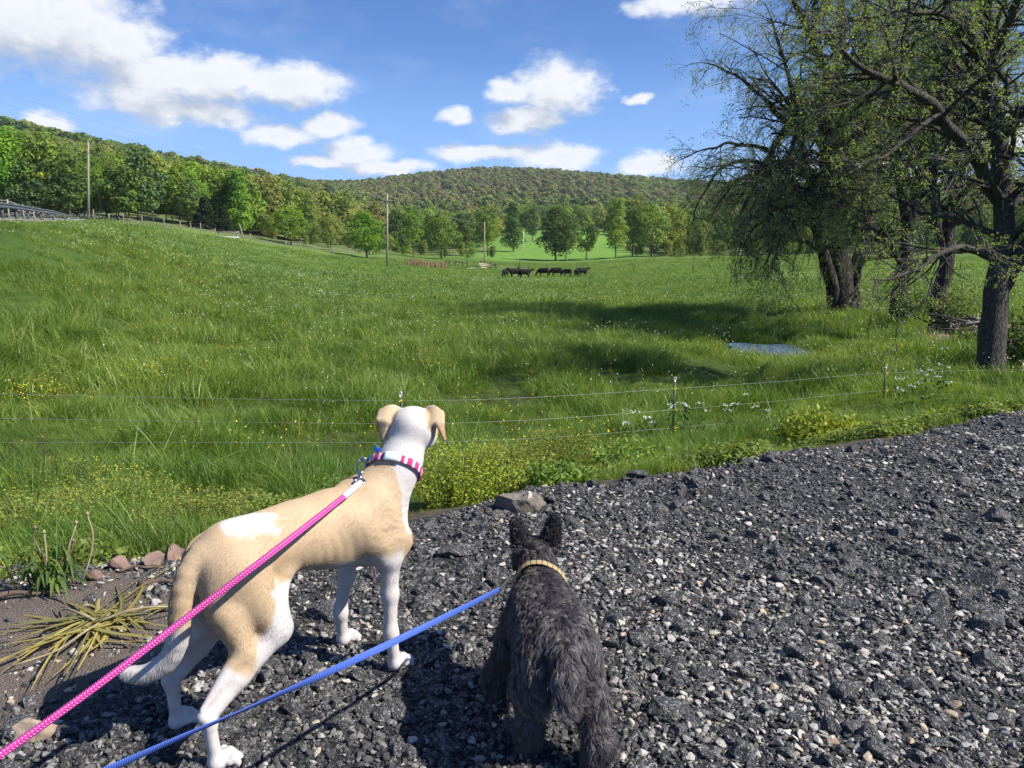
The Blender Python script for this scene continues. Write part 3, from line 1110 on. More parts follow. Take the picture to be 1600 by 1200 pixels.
    d = norm(flow + nn * g.uniform(0.03, 0.13, (n, 1)) + g.normal(0, 0.07, (n, 3)))
    k = np.linspace(0, 1, 3)
    P3 = p[:, None, :] + d[:, None, :] * (ln[:, None] * k)[:, :, None] - nn[:, None, :] * (0.10 * ln[:, None] * k ** 2)[:, :, None]
    rad = np.tile(np.array([0.00034, 0.00030, 0.00008]), (n, 1))
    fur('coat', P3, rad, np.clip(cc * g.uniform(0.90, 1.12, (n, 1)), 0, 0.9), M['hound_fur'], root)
    return root, W, B, O


# ------------------------------------------------------------------ the small shaggy dark dog
def build_terrier():
    W, B, O = dog_frame((0.112, 2.075), 97.0)
    pr = []
    e = lambda c, r, R=None, k=0.05: pr.append(('e', c, r, R, k))
    c = lambda a, b, ra, rb, k=0.04: pr.append(('c', a, b, ra, rb, k))
    e((0.11, 0, 0.315), (0.130, 0.104, 0.105), None)
    e((0.00, 0, 0.325), (0.155, 0.107, 0.098), None)
    e((-0.120, 0, 0.325), (0.102, 0.113, 0.102), None)
    c((0.15, 0, 0.335), (0.245, 0.0, 0.390), 0.083, 0.060, 0.05)
    hc = np.array([0.318, 0.004, 0.432])
    e(hc, (0.070, 0.058, 0.052), None, 0.03)
    e(hc + (0.0, 0, -0.045), (0.055, 0.055, 0.045), None, 0.03)
    c(hc + (0.05, 0, -0.02), hc + (0.12, 0, -0.045), 0.042, 0.034, 0.03)
    for s in (-1, 1):
        b0 = hc + np.array([-0.012, s * 0.042, 0.026])
        tp = hc + np.array([-0.004, s * 0.064, 0.116])
        for t in np.linspace(0, 1, 6):
            e(b0 + (tp - b0) * t, (0.014, 0.038 - 0.018 * t ** 1.5, 0.026 - 0.005 * t), rotm(s * 0.10, -0.1, s * 0.25), 0.012)
        e(tp + (0.016, s * 0.005, -0.012), (0.010, 0.011, 0.015), rotm(0, 0.7, 0), 0.010)
        e(hc + (0.02, s * 0.042, -0.03), (0.04, 0.026, 0.035), None, 0.02)
    # tail stump hanging over the rump
    c((-0.215, 0.0, 0.375), (-0.258, 0.0, 0.335), 0.030, 0.026, 0.03)
    c((-0.258, 0.0, 0.335), (-0.268, 0.004, 0.270), 0.026, 0.017, 0.02)
    for s, fx, fr in ((1, -0.185, 0.098), (-1, -0.085, -0.075)):
        e((-0.150, s * 0.062, 0.265), (0.078, 0.050, 0.105), rotm(s * -0.05, -0.15, 0), 0.03)
        add_leg(pr, [(-0.14, s * 0.072, 0.24), (fx + 0.02, fr * 0.95, 0.17), (fx - 0.035, fr, 0.105), (fx - 0.012, fr, 0.03)], [0.056, 0.042, 0.032, 0.030], 0.025)
        c((fx - 0.01, fr, 0.026), (fx + 0.038, fr, 0.022), 0.027, 0.022, 0.02)
    for s, fx, fr in ((1, 0.170, 0.080), (-1, 0.165, -0.145)):
        add_leg(pr, [(0.15, s * 0.075, 0.27), (0.135 if s > 0 else 0.14, s * 0.082 if s > 0 else -0.105, 0.19), (fx, fr, 0.10), (fx, fr, 0.03)], [0.052, 0.042, 0.032, 0.030], 0.025)
        c((fx, fr, 0.026), (fx + 0.04, fr, 0.022), 0.028, 0.023, 0.02)
    V, Q = skin(pr, 0.0065)
    Q = Q[:, ::-1]
    Wv = W(V) - O
    root = thing('terrier', 'small shaggy charcoal dog with upright furry ears on the gravel', 'dog', loc=O)
    dark = np.tile(np.array([0.018, 0.016, 0.018]), (len(V), 1))
    link('body', make_mesh('terrier_body', Wv, Q, M['terrier_skin'], True, {'coat': dark}), root)
    g = np.random.default_rng(9)

    def coat(name, n, lmul, seed, light):
        p, nn, qi = surface_samples(Wv, Q, n, g)
        loc = p @ B.T
        f, r, u = loc.T
        flow = np.tile(-B[0], (n, 1)) * 0.75 + np.array([0, 0, -0.55]) + B[1] * np.sign(r)[:, None] * 0.15
        legs = u < 0.22
        flow[legs] = np.array([0, 0, -1.0]) - 0.1 * B[0]
        headm = f > 0.25
        flow[headm] = B[1] * np.sign(r[headm])[:, None] * 0.5 + np.array([0, 0, -0.3]) - 0.4 * B[0]
        earm = headm & (u > 0.466)
        flow[earm] = np.array([0, 0, 0.5]) + B[1] * (r[earm] - np.sign(r[earm]) * 0.045)[:, None] * 12 - 0.1 * B[0]
        wv = np.column_stack([vnoise(p * 22, 31), vnoise(p * 22, 37), vnoise(p * 22, 41)]) - 0.5
        flow = flow + wv * 1.5
        flow = norm(flow - nn * (flow * nn).sum(1, keepdims=True))
        ln = 0.026 * np.ones(n)
        ln[headm] = 0.020
        ln[earm] = 0.013
        ln[legs] = 0.027
        ln[(f < -0.17) & (u < 0.33)] = 0.034
        ln[(f < -0.235)] = 0.042
        ln[(f > 0.19) & (f < 0.27) & (u > 0.33)] = 0.013
        ln = ln * g.uniform(0.6, 1.25, n) * lmul * (0.75 + 0.5 * vnoise(p * 30, 51))
        # locks: pull each hair towards the lock centre of its cell
        cs = 0.011
        cell = np.floor(p / cs + (vnoise(p * 60, 61)[:, None] - 0.5) * 0.8)
        lockc = (cell + 0.5 + (np.column_stack([_hash(*cell.astype(np.int64).T, 70 + i) for i in range(3)]) - 0.5) * 0.6) * cs
        lift = g.uniform(0.45, 0.85, (n, 1)) * np.where(legs, 0.7, 1.0)[:, None]
        lh = _hash(*cell.astype(np.int64).T, 81)
        K = 6
        t = np.linspace(0, 1, K)
        d0 = norm(flow + nn * lift + g.normal(0, 0.10, (n, 3)))
        side = np.cross(nn, flow)
        P3 = np.zeros((n, K, 3))
        for i, tt in enumerate(t):
            q = p + d0 * (ln * tt)[:, None] - nn * (ln * 0.30 * tt ** 2)[:, None] + np.array([0, 0, -1.0]) * (ln * 0.22 * tt ** 2)[:, None]
            ph = lh * 6.28 + tt * 4.2
            q = q + side * (np.sin(ph) - np.sin(lh * 6.28))[:, None] * (ln * 0.16)[:, None]
            tip = lockc + d0 * 0 + (q - p)
            q = q * (1 - 0.55 * tt) + (tip + nn * 0.0) * (0.55 * tt)
            P3[:, i] = q
        P3[:, :, 2] = np.maximum(P3[:, :, 2], 0.003)
        rad = np.tile(np.interp(t, [0, 0.6, 1], [0.00050, 0.00042, 0.0001]), (n, 1))
        big = vnoise(p * 9, 91)
        lk = (0.40 + 1.55 * lh * (0.5 + big)) * g.uniform(0.8, 1.2, n)
        base = np.array([0.058, 0.049, 0.050])
        cl = base * lk[:, None]
        rump = np.clip((0.02 - f) / 0.2, 0, 1) * (u > 0.12)
        silver = ((_hash(*cell.astype(np.int64).T, 95) > 0.72) * (0.3 + rump)) [:, None] * 0.55
        cl = cl * (1 - silver) + np.array([0.23, 0.21, 0.21]) * silver
        cl[headm] *= 0.75
        cl[earm] *= 0.6
        brown = (np.clip((0.30 - u) / 0.1, 0, 1) * np.clip(big - 0.35, 0, 1))[:, None]
        cl = cl * (1 - brown) + np.array([0.075, 0.052, 0.042]) * brown
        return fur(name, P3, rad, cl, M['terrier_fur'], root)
    coat('coat', 130000, 1.0, 1, 1.0)
    return root, W, B, O


M['hound_coat'] = coat_mat('hound_coat')
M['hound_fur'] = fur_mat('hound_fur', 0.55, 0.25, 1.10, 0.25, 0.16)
M['terrier_skin'] = coat_mat('terrier_skin', 0.9)
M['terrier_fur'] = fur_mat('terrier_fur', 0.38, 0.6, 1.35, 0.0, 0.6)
M['black_gloss'] = simple_mat('black_gloss', (0.01, 0.008, 0.007), (0.015, 0.01, 0.01), 10, 0.1)


def ring_points(Vw, centre, axis, up, n=72, slab=0.012, out=0.003):
    """Closed loop lying on a skin where a plane cuts it."""
    axis = norm(np.array(axis, float))
    up = norm(np.array(up, float) - axis * np.dot(up, axis))
    side = np.cross(axis, up)
    d = Vw - centre
    m = (np.abs(d @ axis) < slab) & (np.linalg.norm(d, axis=1) < 0.18)
    a = np.arctan2(d[m] @ side, d[m] @ up)
    r = np.hypot(d[m] @ side, d[m] @ up)
    ph = np.arange(n) / n * 2 * math.pi - math.pi
    rr = np.zeros(n)
    for i, p in enumerate(ph):
        w_ = np.abs((a - p + math.pi) % (2 * math.pi) - math.pi) < 0.16
        rr[i] = r[w_].max() if w_.any() else np.nan
    rr = np.where(np.isnan(rr), np.nanmean(rr), rr)
    rr = (np.roll(rr, 1) + 2 * rr + np.roll(rr, -1)) / 4
    rad = np.cos(ph)[:, None] * up + np.sin(ph)[:, None] * side
    return centre + rad * (rr + out)[:, None], rad, ph, axis


def strap_ring(pts, rad, axis, width, th, sel=None, lift=0.0):
    """Band of rectangular section along a loop; sel picks an arc."""
    n = len(pts)
    idx = np.arange(n) if sel is None else np.array(sel)
    closed = sel is None
    k = len(idx)
    p, r = pts[idx] + rad[idx] * lift, rad[idx]
    w2 = width / 2
    e_ = th * 0.35
    prof = [(-w2, 0), (w2, 0), (w2, th - e_), (w2 - e_, th), (-w2 + e_, th), (-w2, th - e_)]
    v = np.concatenate([(p + axis * a + r * b) for a, b in prof])
    m = len(prof)
    f = []
    for j in range(m):
        j2 = (j + 1) % m
        for i in range(k if closed else k - 1):
            i2 = (i + 1) % k
            f.append([j * k + i, j * k + i2, j2 * k + i2, j2 * k + i])
    fs = [np.array(f)]
    if not closed:
        fs.append(np.array([[j * k for j in range(m)], [j * k + k - 1 for j in range(m)][::-1]]))
    ln = np.arange(k) * np.linalg.norm(np.diff(pts, axis=0), axis=1).mean()
    uv = np.concatenate([np.column_stack([ln, np.full(k, a / width + 0.5)]) for a, b in prof])
    return v, fs, uv


def collar_mat(name, base, dark, light, per, cut):
    m, q, out = material(name)
    uv = q.node('ShaderNodeUVMap').outputs[0]
    s = q.node('ShaderNodeSeparateXYZ')
    q.l.new(uv, s.inputs[0])
    t = q.math('FRACT', q.math('DIVIDE', s.outputs[0], per))
    band = q.math('LESS_THAN', t, cut)
    fine = q.math('MULTIPLY', q.math('SINE', q.math('MULTIPLY', s.outputs[0], 3600)), q.math('SINE', q.math('MULTIPLY', s.outputs[1], 60)))
    n = q.noise(uv, 130, 3)
    c = q.mix(band, q.mix(q.smooth(n, 0.35, 0.65), base, dark), light)
    principled(q, out, c, 0.75, bump=fine, bump_d=0.0006, bump_s=0.6)
    return m


def leash_mat(name, c1, c2, kind):
    m, q, out = material(name)
    uv = q.node('ShaderNodeUVMap').outputs[0]
    s = q.node('ShaderNodeSeparateXYZ')
    q.l.new(uv, s.inputs[0])
    if kind == 'rope':
        a = q.math('MULTIPLY', s.outputs[0], 430.0)
        b = q.math('MULTIPLY', s.outputs[1], 9.42)
        h1 = q.math('MULTIPLY', q.math('SINE', q.math('ADD', a, b)), q.math('SINE', q.math('SUBTRACT', a, b)))
        fleck = q.smooth(h1, 0.62, 0.80)
        n = q.noise(uv, 300, 2)
        col = q.mix(q.math('MULTIPLY', fleck, 0.75), q.mix(n, c1, tuple(x * 0.75 for x in c1)), c2)
        principled(q, out, col, 0.6, bump=q.math('ABSOLUTE', h1), bump_d=0.0022, bump_s=0.9)
    else:
        a = q.math('SINE', q.math('MULTIPLY', s.outputs[0], 1500.0))
        n = q.noise(uv, 200, 2)
        col = q.mix(q.smooth(a, -0.8, 0.6), c2, q.mix(n, c1, tuple(x * 0.85 for x in c1)))
        principled(q, out, col, 0.55, bump=a, bump_d=0.0010, bump_s=0.8)
    return m


def torus_pts(c, a, b, r1, r2=None, n=24):
    t = np.linspace(0, 2 * math.pi, n + 1)
    return c + np.outer(np.cos(t), a) * r1 + np.outer(np.sin(t), b) * (r2 or r1)


def snap_hook(p0, p1, mat, parent, size=1.0):
    """Swivel snap: eye, barrel, gate and hook from p0 (ring) to p1 (leash)."""
    ax = norm(p1 - p0)
    L = np.linalg.norm(p1 - p0)
    sd = norm(np.cross(ax, [0, 0, 1.0]))
    mb = MB()
    mb.tube(torus_pts(p0 + ax * L * 0.30, ax, sd, L * 0.30, 0.011 * size), 0.0028 * size, 8)
    mb.tube([p0 + ax * L * 0.58, p0 + ax * L * 0.64, p0 + ax * L * 0.80, p0 + ax * L * 0.84], [0.0045 * size, 0.0062 * size, 0.0062 * size, 0.004 * size], 10)
    mb.tube(torus_pts(p0 + ax * L * 0.93, ax, sd, L * 0.10, 0.013 * size), 0.0026 * size, 8)
    return mb.build('snap_hook', mat, parent, smooth=True)


def dress_dogs(hound, terrier):
    M['pink_web'] = collar_mat('pink_web', (0.62, 0.045, 0.21), (0.42, 0.02, 0.13), (0.80, 0.62, 0.66), 0.033, 0.36)
    M['pale_plastic'] = simple_mat('pale_plastic', (0.66, 0.80, 0.80), (0.60, 0.75, 0.76), 60, 0.35)
    M['blue_tag'] = simple_mat('blue_tag', (0.03, 0.16, 0.62), (0.03, 0.13, 0.5), 60, 0.3)
    M['chrome'] = simple_mat('chrome', (0.62, 0.62, 0.62), (0.5, 0.5, 0.5), 90, 0.22, 1.0)
    M['tan_web'] = collar_mat('tan_web', (0.52, 0.40, 0.20), (0.40, 0.29, 0.13), (0.07, 0.05, 0.035), 0.021, 0.14)
    M['pink_rope'] = leash_mat('pink_rope', (0.66, 0.045, 0.32), (0.90, 0.62, 0.76), 'rope')
    M['blue_web'] = leash_mat('blue_web', (0.095, 0.190, 0.64), (0.050, 0.095, 0.42), 'web')
    M['ferrule'] = simple_mat('ferrule', (0.66, 0.66, 0.64), (0.52, 0.52, 0.50), 60, 0.45)
    root, W, B, O = hound
    body = [c for c in root.children if c.name.startswith('body')][0]
    n = len(body.data.vertices)
    Vw = np.empty(n * 3, np.float32)
    body.data.vertices.foreach_get('co', Vw)
    Vw = Vw.reshape(-1, 3).astype(float) + O
    cen = W((0.424, 0.026, 0.682))[0]
    axis = norm(W((0.60, -0.30, 0.72))[0] - W((0, 0, 0))[0])
    pts, rad, ph, ax = ring_points(Vw, cen, axis, (0, 0, 1), out=0.004)
    v, f, uv = strap_ring(pts - O, rad, ax, 0.027, 0.004)
    col = link('collar', make_mesh('collar', v, f, M['pink_web'], False, uv=uv), root)
    # which way round is the viewer's right?
    right = np.array([1.0, 0, 0])
    sgn = 1 if (rad[np.argmin(np.abs(ph - 1.2))] @ right) > 0 else -1
    at = lambda a: int(np.argmin(np.abs(ph - sgn * a)))
    lo, hi = sorted((at(-0.05), at(0.52)))
    v, f, uv = strap_ring(pts - O, rad, ax, 0.031, 0.010, list(range(lo, hi + 1)), 0.003)
    link('buckle', make_mesh('buckle', v, f, M['pale_plastic']), col)
    # bone shaped tag
    i = at(-0.42)
    p = pts[i] - O + rad[i] * 0.012 + ax * 0.022
    sd = norm(np.cross(rad[i], ax))
    t1 = norm(ax * 0.5 + sd * 0.85)
    t2 = norm(np.cross(rad[i], t1))
    pr = [('c', p - t1 * 0.012, p + t1 * 0.012, 0.0062, 0.0062, 0.003)]
    for a in (-1, 1):
        for b in (-1, 1):
            pr.append(('c', p + t1 * 0.014 * a + t2 * 0.0055 * b, p + t1 * 0.0145 * a + t2 * 0.0056 * b, 0.0066, 0.0066, 0.002))
    tv, tq = skin(pr, 0.0016)
    dd = (tv - p) @ rad[i]
    tv = tv - np.outer(dd * 0.70, rad[i])
    link('tag', make_mesh('tag', tv, tq, M['blue_tag'], True), col)
    # slider and ring on the left
    i = at(-1.05)
    rp = pts[i] - O + rad[i] * 0.016 - ax * 0.004
    sd = norm(np.cross(rad[i], ax))
    mb = MB()
    mb.tube(torus_pts(rp, rad[i], sd, 0.013, 0.016), 0.0022, 8)
    mb.build('ring', M['chrome'], col, smooth=True)
    lo, hi = sorted((at(-0.86), at(-0.72)))
    v, f, uv = strap_ring(pts - O, rad, ax, 0.034, 0.003, list(range(lo, hi + 1)), 0.004)
    link('slider', make_mesh('slider', v, f, M['chrome']), col)
    rw = rp + O + rad[i] * 0.010
    # pink rope leash
    lz = thing('dog_leash', 'pink braided rope leash clipped to the collar of the hound', 'leash', loc=rw)
    d0 = to_px(rw)[2]
    f1 = P(563, 754, d0 - 0.095)
    f2 = P(536, 777, d0 - 0.215)
    snap_hook(rw - rw, f1 - rw + (f2 - f1) * 0.05, M['chrome'], lz, 1.3)
    path = curve([f1, f2, P(430, 860, 2.04), P(300, 959, 1.90), P(150, 1073, 1.76), P(0, 1180, 1.63), P(-160, 1290, 1.48), P(-330, 1380, 1.32)], 220) - rw
    mb = MB()
    mb.tube(path, 0.0090, 14)
    mb.build('rope', M['pink_rope'], lz, smooth=True)
    mb = MB()
    fe = curve([f1, f2], 8) - rw
    mb.tube(fe, np.array([0.0095, 0.0112, 0.0112, 0.0112, 0.0112, 0.0112, 0.0112, 0.0095]), 14)
    mb.build('ferrule', M['ferrule'], lz, smooth=True)
    # small dog
    root, W, B, O = terrier
    body = [c for c in root.children if c.name.startswith('body')][0]
    n = len(body.data.vertices)
    Vw = np.empty(n * 3, np.float32)
    body.data.vertices.foreach_get('co', Vw)
    Vw = Vw.reshape(-1, 3).astype(float) + O
    cen = W((0.222, 0.0, 0.372))[0]
    axis = norm(W((0.31, 0.02, 0.395))[0] - W((0.20, 0, 0.375))[0])
    pts, rad, ph, ax = ring_points(Vw, cen, axis, (0, 0, 1), out=0.0045)
    v, f, uv = strap_ring(pts - O, rad, ax, 0.021, 0.004)
    col = link('collar', make_mesh('collar', v, f, M['tan_web'], False, uv=uv), root)
    sgn = 1 if (rad[np.argmin(np.abs(ph - 1.2))] @ right) > 0 else -1
    i = at(-1.25)
    rp = pts[i] - O + rad[i] * 0.014 - ax * 0.004
    sd = norm(np.cross(rad[i], ax))
    mb = MB()
    mb.tube(torus_pts(rp, rad[i], sd, 0.011, 0.012), 0.002, 8)
    mb.build('ring', M['chrome'], col, smooth=True)
    rw = rp + O + rad[i] * 0.008
    lz = thing('dog_leash', 'flat blue webbing leash running to the small dark dog', 'leash', loc=rw)
    d0 = to_px(rw)[2]
    c1 = P(780, 921, d0 - 0.06)
    mb = MB()
    mb.tube(curve([rw, rw * 0.5 + c1 * 0.5 + np.array([0, 0, -0.004]), c1], 12) - rw, 0.0050, 8)
    mb.build('cord_end', M['cable'], lz, smooth=True)
    path = curve([c1, P(735, 944, 2.14), P(670, 976, 1.94), P(600, 1010, 1.77), P(520, 1047, 1.63), P(440, 1083, 1.53), P(370, 1114, 1.45), P(280, 1153, 1.36), P(180, 1197, 1.27), P(60, 1250, 1.18), P(-100, 1310, 1.08)], 160) - rw
    u = np.linspace(0, 10, 160)
    al = np.radians(np.interp(u, [0, 1, 2.2, 3, 4, 5, 6, 7, 8, 10], [34, 30, 14, 5, 30, 62, 78, 62, 50, 46]))
    t_ = frames(path)[0]
    vw_ = norm(path + rw - np.array([0, 0, EYE]))
    sd_ = norm(np.cross(t_, vw_))
    dp_ = np.cross(sd_, t_)
    wd = sd_ * np.cos(al)[:, None] + dp_ * np.sin(al)[:, None]
    nr = np.cross(t_, wd)
    prof = [(-1, -0.4), (-0.9, -1), (0.9, -1), (1, -0.4), (1, 0.4), (0.9, 1), (-0.9, 1), (-1, 0.4)]
    m_ = len(prof)
    v = np.stack([path + wd * (0.0082 * a) + nr * (0.0012 * b) for a, b in prof], 1).reshape(-1, 3)
    ii, jj = np.meshgrid(np.arange(159), np.arange(m_), indexing='ij')
    f = {4: np.stack([ii * m_ + jj, ii * m_ + (jj + 1) % m_, (ii + 1) * m_ + (jj + 1) % m_, (ii + 1) * m_ + jj], -1).reshape(-1, 4), 3: np.array([[0, 1, 2]])}
    ln_ = np.concatenate([[0], np.cumsum(np.linalg.norm(np.diff(path, axis=0), axis=1))])
    uv = np.column_stack([np.repeat(ln_, m_), np.tile([q[0] for q in prof], 160)])
    link('webbing', make_mesh('webbing', v, [np.array(f[4]), np.array(f[3])], M['blue_web'], False, uv=uv), lz)

# ------------------------------------------------------------------ ground
def zone_colours(x, y, ed):
    """Own colour of the bare land by what covers it: pasture, wood floor, far meadow, leaf litter, soil."""
    n = len(x)
    r = np.hypot(x, y)
    th = np.arctan2(x, y)
    pxc = 800 + FPX * np.tan(np.clip(th, -1.2, 1.2))
    n1 = fbm(np.column_stack([x, y]) * 0.05, 4, 21)[:, None]
    n2 = fbm(np.column_stack([x, y]) * 0.6, 4, 22)[:, None]
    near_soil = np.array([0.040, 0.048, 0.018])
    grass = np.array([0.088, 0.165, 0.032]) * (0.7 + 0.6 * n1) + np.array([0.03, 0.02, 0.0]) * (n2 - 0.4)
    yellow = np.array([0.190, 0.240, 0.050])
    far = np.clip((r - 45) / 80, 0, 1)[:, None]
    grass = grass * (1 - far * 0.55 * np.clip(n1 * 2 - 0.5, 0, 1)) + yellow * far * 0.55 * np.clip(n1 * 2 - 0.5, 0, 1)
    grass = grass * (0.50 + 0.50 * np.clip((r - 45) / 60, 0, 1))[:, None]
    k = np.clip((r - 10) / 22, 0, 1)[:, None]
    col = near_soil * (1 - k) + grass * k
    wood = np.array([0.120, 0.150, 0.055]) * (0.6 + 0.8 * n2)
    # where the wooded slopes begin, per direction
    edge_r = np.interp(pxc, [-900, 0, 150, 300, 450, 560, 640, 760, 900, 1000, 1150, 1300, 1600, 2400],
                       [110, 118, 118, 122, 128, 150, 230, 250, 420, 300, 240, 230, 220, 200])
    edge_r = edge_r + (fbm(np.column_stack([th * 30, th * 0]), 3, 30) - 0.5) * 14
    kw = np.clip((r - edge_r) / 5, 0, 1)[:, None]
    col = col * (1 - kw) + wood * kw
    mcol = np.array([0.135, 0.250, 0.040]) * (0.80 + 0.4 * n2)
    wob = (fbm(np.column_stack([x, y]) * 0.04, 3, 31) - 0.5) * 60
    mk = np.clip((pxc - 745 + wob) / 25, 0, 1) * np.clip((1000 - pxc + wob) / 25, 0, 1) * np.clip((r - 190) / 15, 0, 1) * np.clip((480 - r) / 20, 0, 1)
    col = col * (1 - mk[:, None]) + mcol * mk[:, None]
    # leaf litter under the trees on the right
    lit = 1 - np.clip(np.hypot((x - 17.6) / 4.5, (y - 25.5) / 5.5) - 0.75 + (n2[:, 0] - 0.5) * 0.9, 0, 0.35) / 0.35
    lit = np.clip(lit, 0, 1)[:, None]
    col = col * (1 - lit) + np.array([0.20, 0.155, 0.115]) * (0.6 + 0.7 * n2) * lit
    bp = np.clip(1.5 - np.hypot((x + 1.33) / 0.50, (y - 4.12) / 0.30), 0, 1)[:, None]
    col = col * (1 - bp) + np.array([0.150, 0.118, 0.088]) * (0.6 + 0.8 * n2) * bp
    # the soil showing along the foot of the lot
    so = np.clip(1 - np.abs(ed - 0.15) / 0.55, 0, 1)[:, None]
    col = col * (1 - so) + np.array([0.105, 0.082, 0.064]) * (0.6 + 0.8 * n2) * so
    return col, lit[:, 0]


def ground_mat():
    m, q, out = material('ground')
    c = q.attr('zone')
    p = pos(q)
    n1 = q.noise(p, 1.6, 6.0, 0.65)
    n2 = q.noise(p, 9.0, 5.0, 0.6)
    v = q.math('MULTIPLY_ADD', q.math('ADD', n1, n2), 0.9, 0.1)
    cc = q.node('ShaderNodeCombineColor')
    for i in range(3):
        q.l.new(v, cc.inputs[i])
    c = q.mix(1.0, c, cc.outputs[0], 'MULTIPLY')
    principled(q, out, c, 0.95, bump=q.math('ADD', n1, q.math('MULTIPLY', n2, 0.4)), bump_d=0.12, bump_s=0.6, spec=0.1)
    return m


def build_ground():
    th = np.concatenate([np.linspace(-math.pi, -0.75, 60)[:-1], np.linspace(-0.75, 0.75, 400), np.linspace(0.75, math.pi, 60)[1:]])
    rr = np.concatenate([[0.0], np.exp(np.linspace(math.log(0.8), math.log(7.5), 120))[:-1], np.exp(np.linspace(math.log(7.5), math.log(1880), 330))])
    T, Rr = np.meshgrid(th, rr)
    x, y = (Rr * np.sin(T)).ravel(), (Rr * np.cos(T)).ravel()
    z = H(x, y)
    ed = edge_dist(x, y)
    # the land under the lot lies just below the gravel
    z = np.where(ed < 0, z - 0.03 * np.clip(-ed / 0.3, 0, 1), z)
    col, lit = zone_colours(x, y, ed)
    a, b = len(rr), len(th)
    i, j = np.meshgrid(np.arange(a - 1), np.arange(b - 1), indexing='ij')
    f = np.stack([i * b + j, (i + 1) * b + j, (i + 1) * b + j + 1, i * b + j + 1], -1).reshape(-1, 4)[:, ::-1]
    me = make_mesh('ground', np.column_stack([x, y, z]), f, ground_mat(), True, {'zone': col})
    o = link('ground', me)
    tag(o, 'grassy land falling from the gravel lot and rising to wooded hills', kind='structure')
    return o


SOIL_C = np.array([-2.15, 2.55])


def soil_mask(x, y):
    d = np.hypot((x + 2.05) / 1.05, (y - 2.62) / 0.52)
    n = fbm(np.column_stack([x, y]) * 2.3, 3, 44)
    return np.clip(1.25 - d + (n - 0.5) * 0.9, 0, 0.5) / 0.5


def lot_height(x, y):
    p = np.column_stack([x, y])
    h = (fbm(p * 1.1, 3, 50) - 0.5) * 0.055 + (fbm(p * 5, 3, 51) - 0.5) * 0.030
    ed = edge_dist(x, y)
    k = np.clip((ed + 0.6) / 0.9, 0, 1)
    lump = np.clip(fbm(p * 2.6, 3, 53) - 0.42, 0, 1) * 0.16 * np.clip(1 - np.abs(ed + 0.35) / 0.5, 0, 1)
    return H(x, y) + h + lump - 0.10 * np.clip((ed - 0.10) / 0.3, 0, 1) + 0.004


def lot_mat():
    m, q, out = material('gravel_lot')
    p = pos(q)
    soil = q.attr('soil', 'Fac')
    v1 = q.voronoi(p, 95, 'F1', 'Color')
    d1 = q.voronoi(p, 95, 'DISTANCE_TO_EDGE')
    d2 = q.voronoi(p, 210, 'DISTANCE_TO_EDGE')
    s = q.node('ShaderNodeSeparateColor')
    q.l.new(v1, s.inputs[0])
    n = q.noise(p, 2.0, 5.0, 0.6)
    grey = q.ramp(s.outputs[0], [(0.0, (0.022, 0.023, 0.026)), (0.55, (0.058, 0.059, 0.063)), (0.78, (0.13, 0.128, 0.124)), (1.0, (0.30, 0.29, 0.27))])
    grey = q.mix(q.smooth(n, 0.4, 0.65), grey, (0.034, 0.035, 0.040))
    brown = q.mix(q.noise(p, 30, 5, 0.7), (0.120, 0.090, 0.074), (0.280, 0.225, 0.190))
    col = q.mix(soil, grey, brown)
    h = q.math('ADD', q.smooth(d1, 0, 0.35), q.math('MULTIPLY', q.smooth(d2, 0, 0.3), 0.4))
    h = q.math('ADD', h, q.noise(p, 60, 6, 0.7))
    principled(q, out, col, 0.85, bump=h, bump_d=0.008, bump_s=0.9, spec=0.25)
    return m


def build_lot():
    sx = np.linspace(-7, 15, 560)
    nx = np.concatenate([np.linspace(-9.0, -5.2, 20)[:-1], np.linspace(-5.2, 0.45, 240)])
    S, Nn = np.meshgrid(sx, nx)
    x = EDGE_A[0] + EDGE_T[0] * S + EDGE_N[0] * Nn
    y = EDGE_A[1] + EDGE_T[1] * S + EDGE_N[1] * Nn
    x, y = x.ravel(), y.ravel()
    z = lot_height(x, y)
    a, b = S.shape
    i, j = np.meshgrid(np.arange(a - 1), np.arange(b - 1), indexing='ij')
    f = np.stack([i * b + j, i * b + j + 1, (i + 1) * b + j + 1, (i + 1) * b + j], -1).reshape(-1, 4)
    o = link('pavement', make_mesh('pavement', np.column_stack([x, y, z]), f, lot_mat(), True, {'soil': soil_mask(x, y)}))
    tag(o, 'lot of crushed dark asphalt and stone chips', kind='structure')
    return o


# ------------------------------------------------------------------ stones
def ico(sub):
    t = (1 + 5 ** 0.5) / 2
    v = norm(np.array([[-1, t, 0], [1, t, 0], [-1, -t, 0], [1, -t, 0], [0, -1, t], [0, 1, t], [0, -1, -t], [0, 1, -t], [t, 0, -1], [t, 0, 1], [-t, 0, -1], [-t, 0, 1]], float))
    f = np.array([[0, 11, 5], [0, 5, 1], [0, 1, 7], [0, 7, 10], [0, 10, 11], [1, 5, 9], [5, 11, 4], [11, 10, 2], [10, 7, 6], [7, 1, 8],
                  [3, 9, 4], [3, 4, 2], [3, 2, 6], [3, 6, 8], [3, 8, 9], [4, 9, 5], [2, 4, 11], [6, 2, 10], [8, 6, 7], [9, 8, 1]])
    for _ in range(sub):
        cache, nf, vl = {}, [], list(v)
        def mid(a, b):
            k = (min(a, b), max(a, b))
            if k not in cache:
                cache[k] = len(vl)
                vl.append((vl[a] + vl[b]) / np.linalg.norm(vl[a] + vl[b]))
            return cache[k]
        for a, b, c in f:
            ab, bc, ca = mid(a, b), mid(b, c), mid(c, a)
            nf += [[a, ab, ca], [b, bc, ab], [c, ca, bc], [ab, bc, ca]]
        v, f = np.array(vl), np.array(nf)
    return v, f


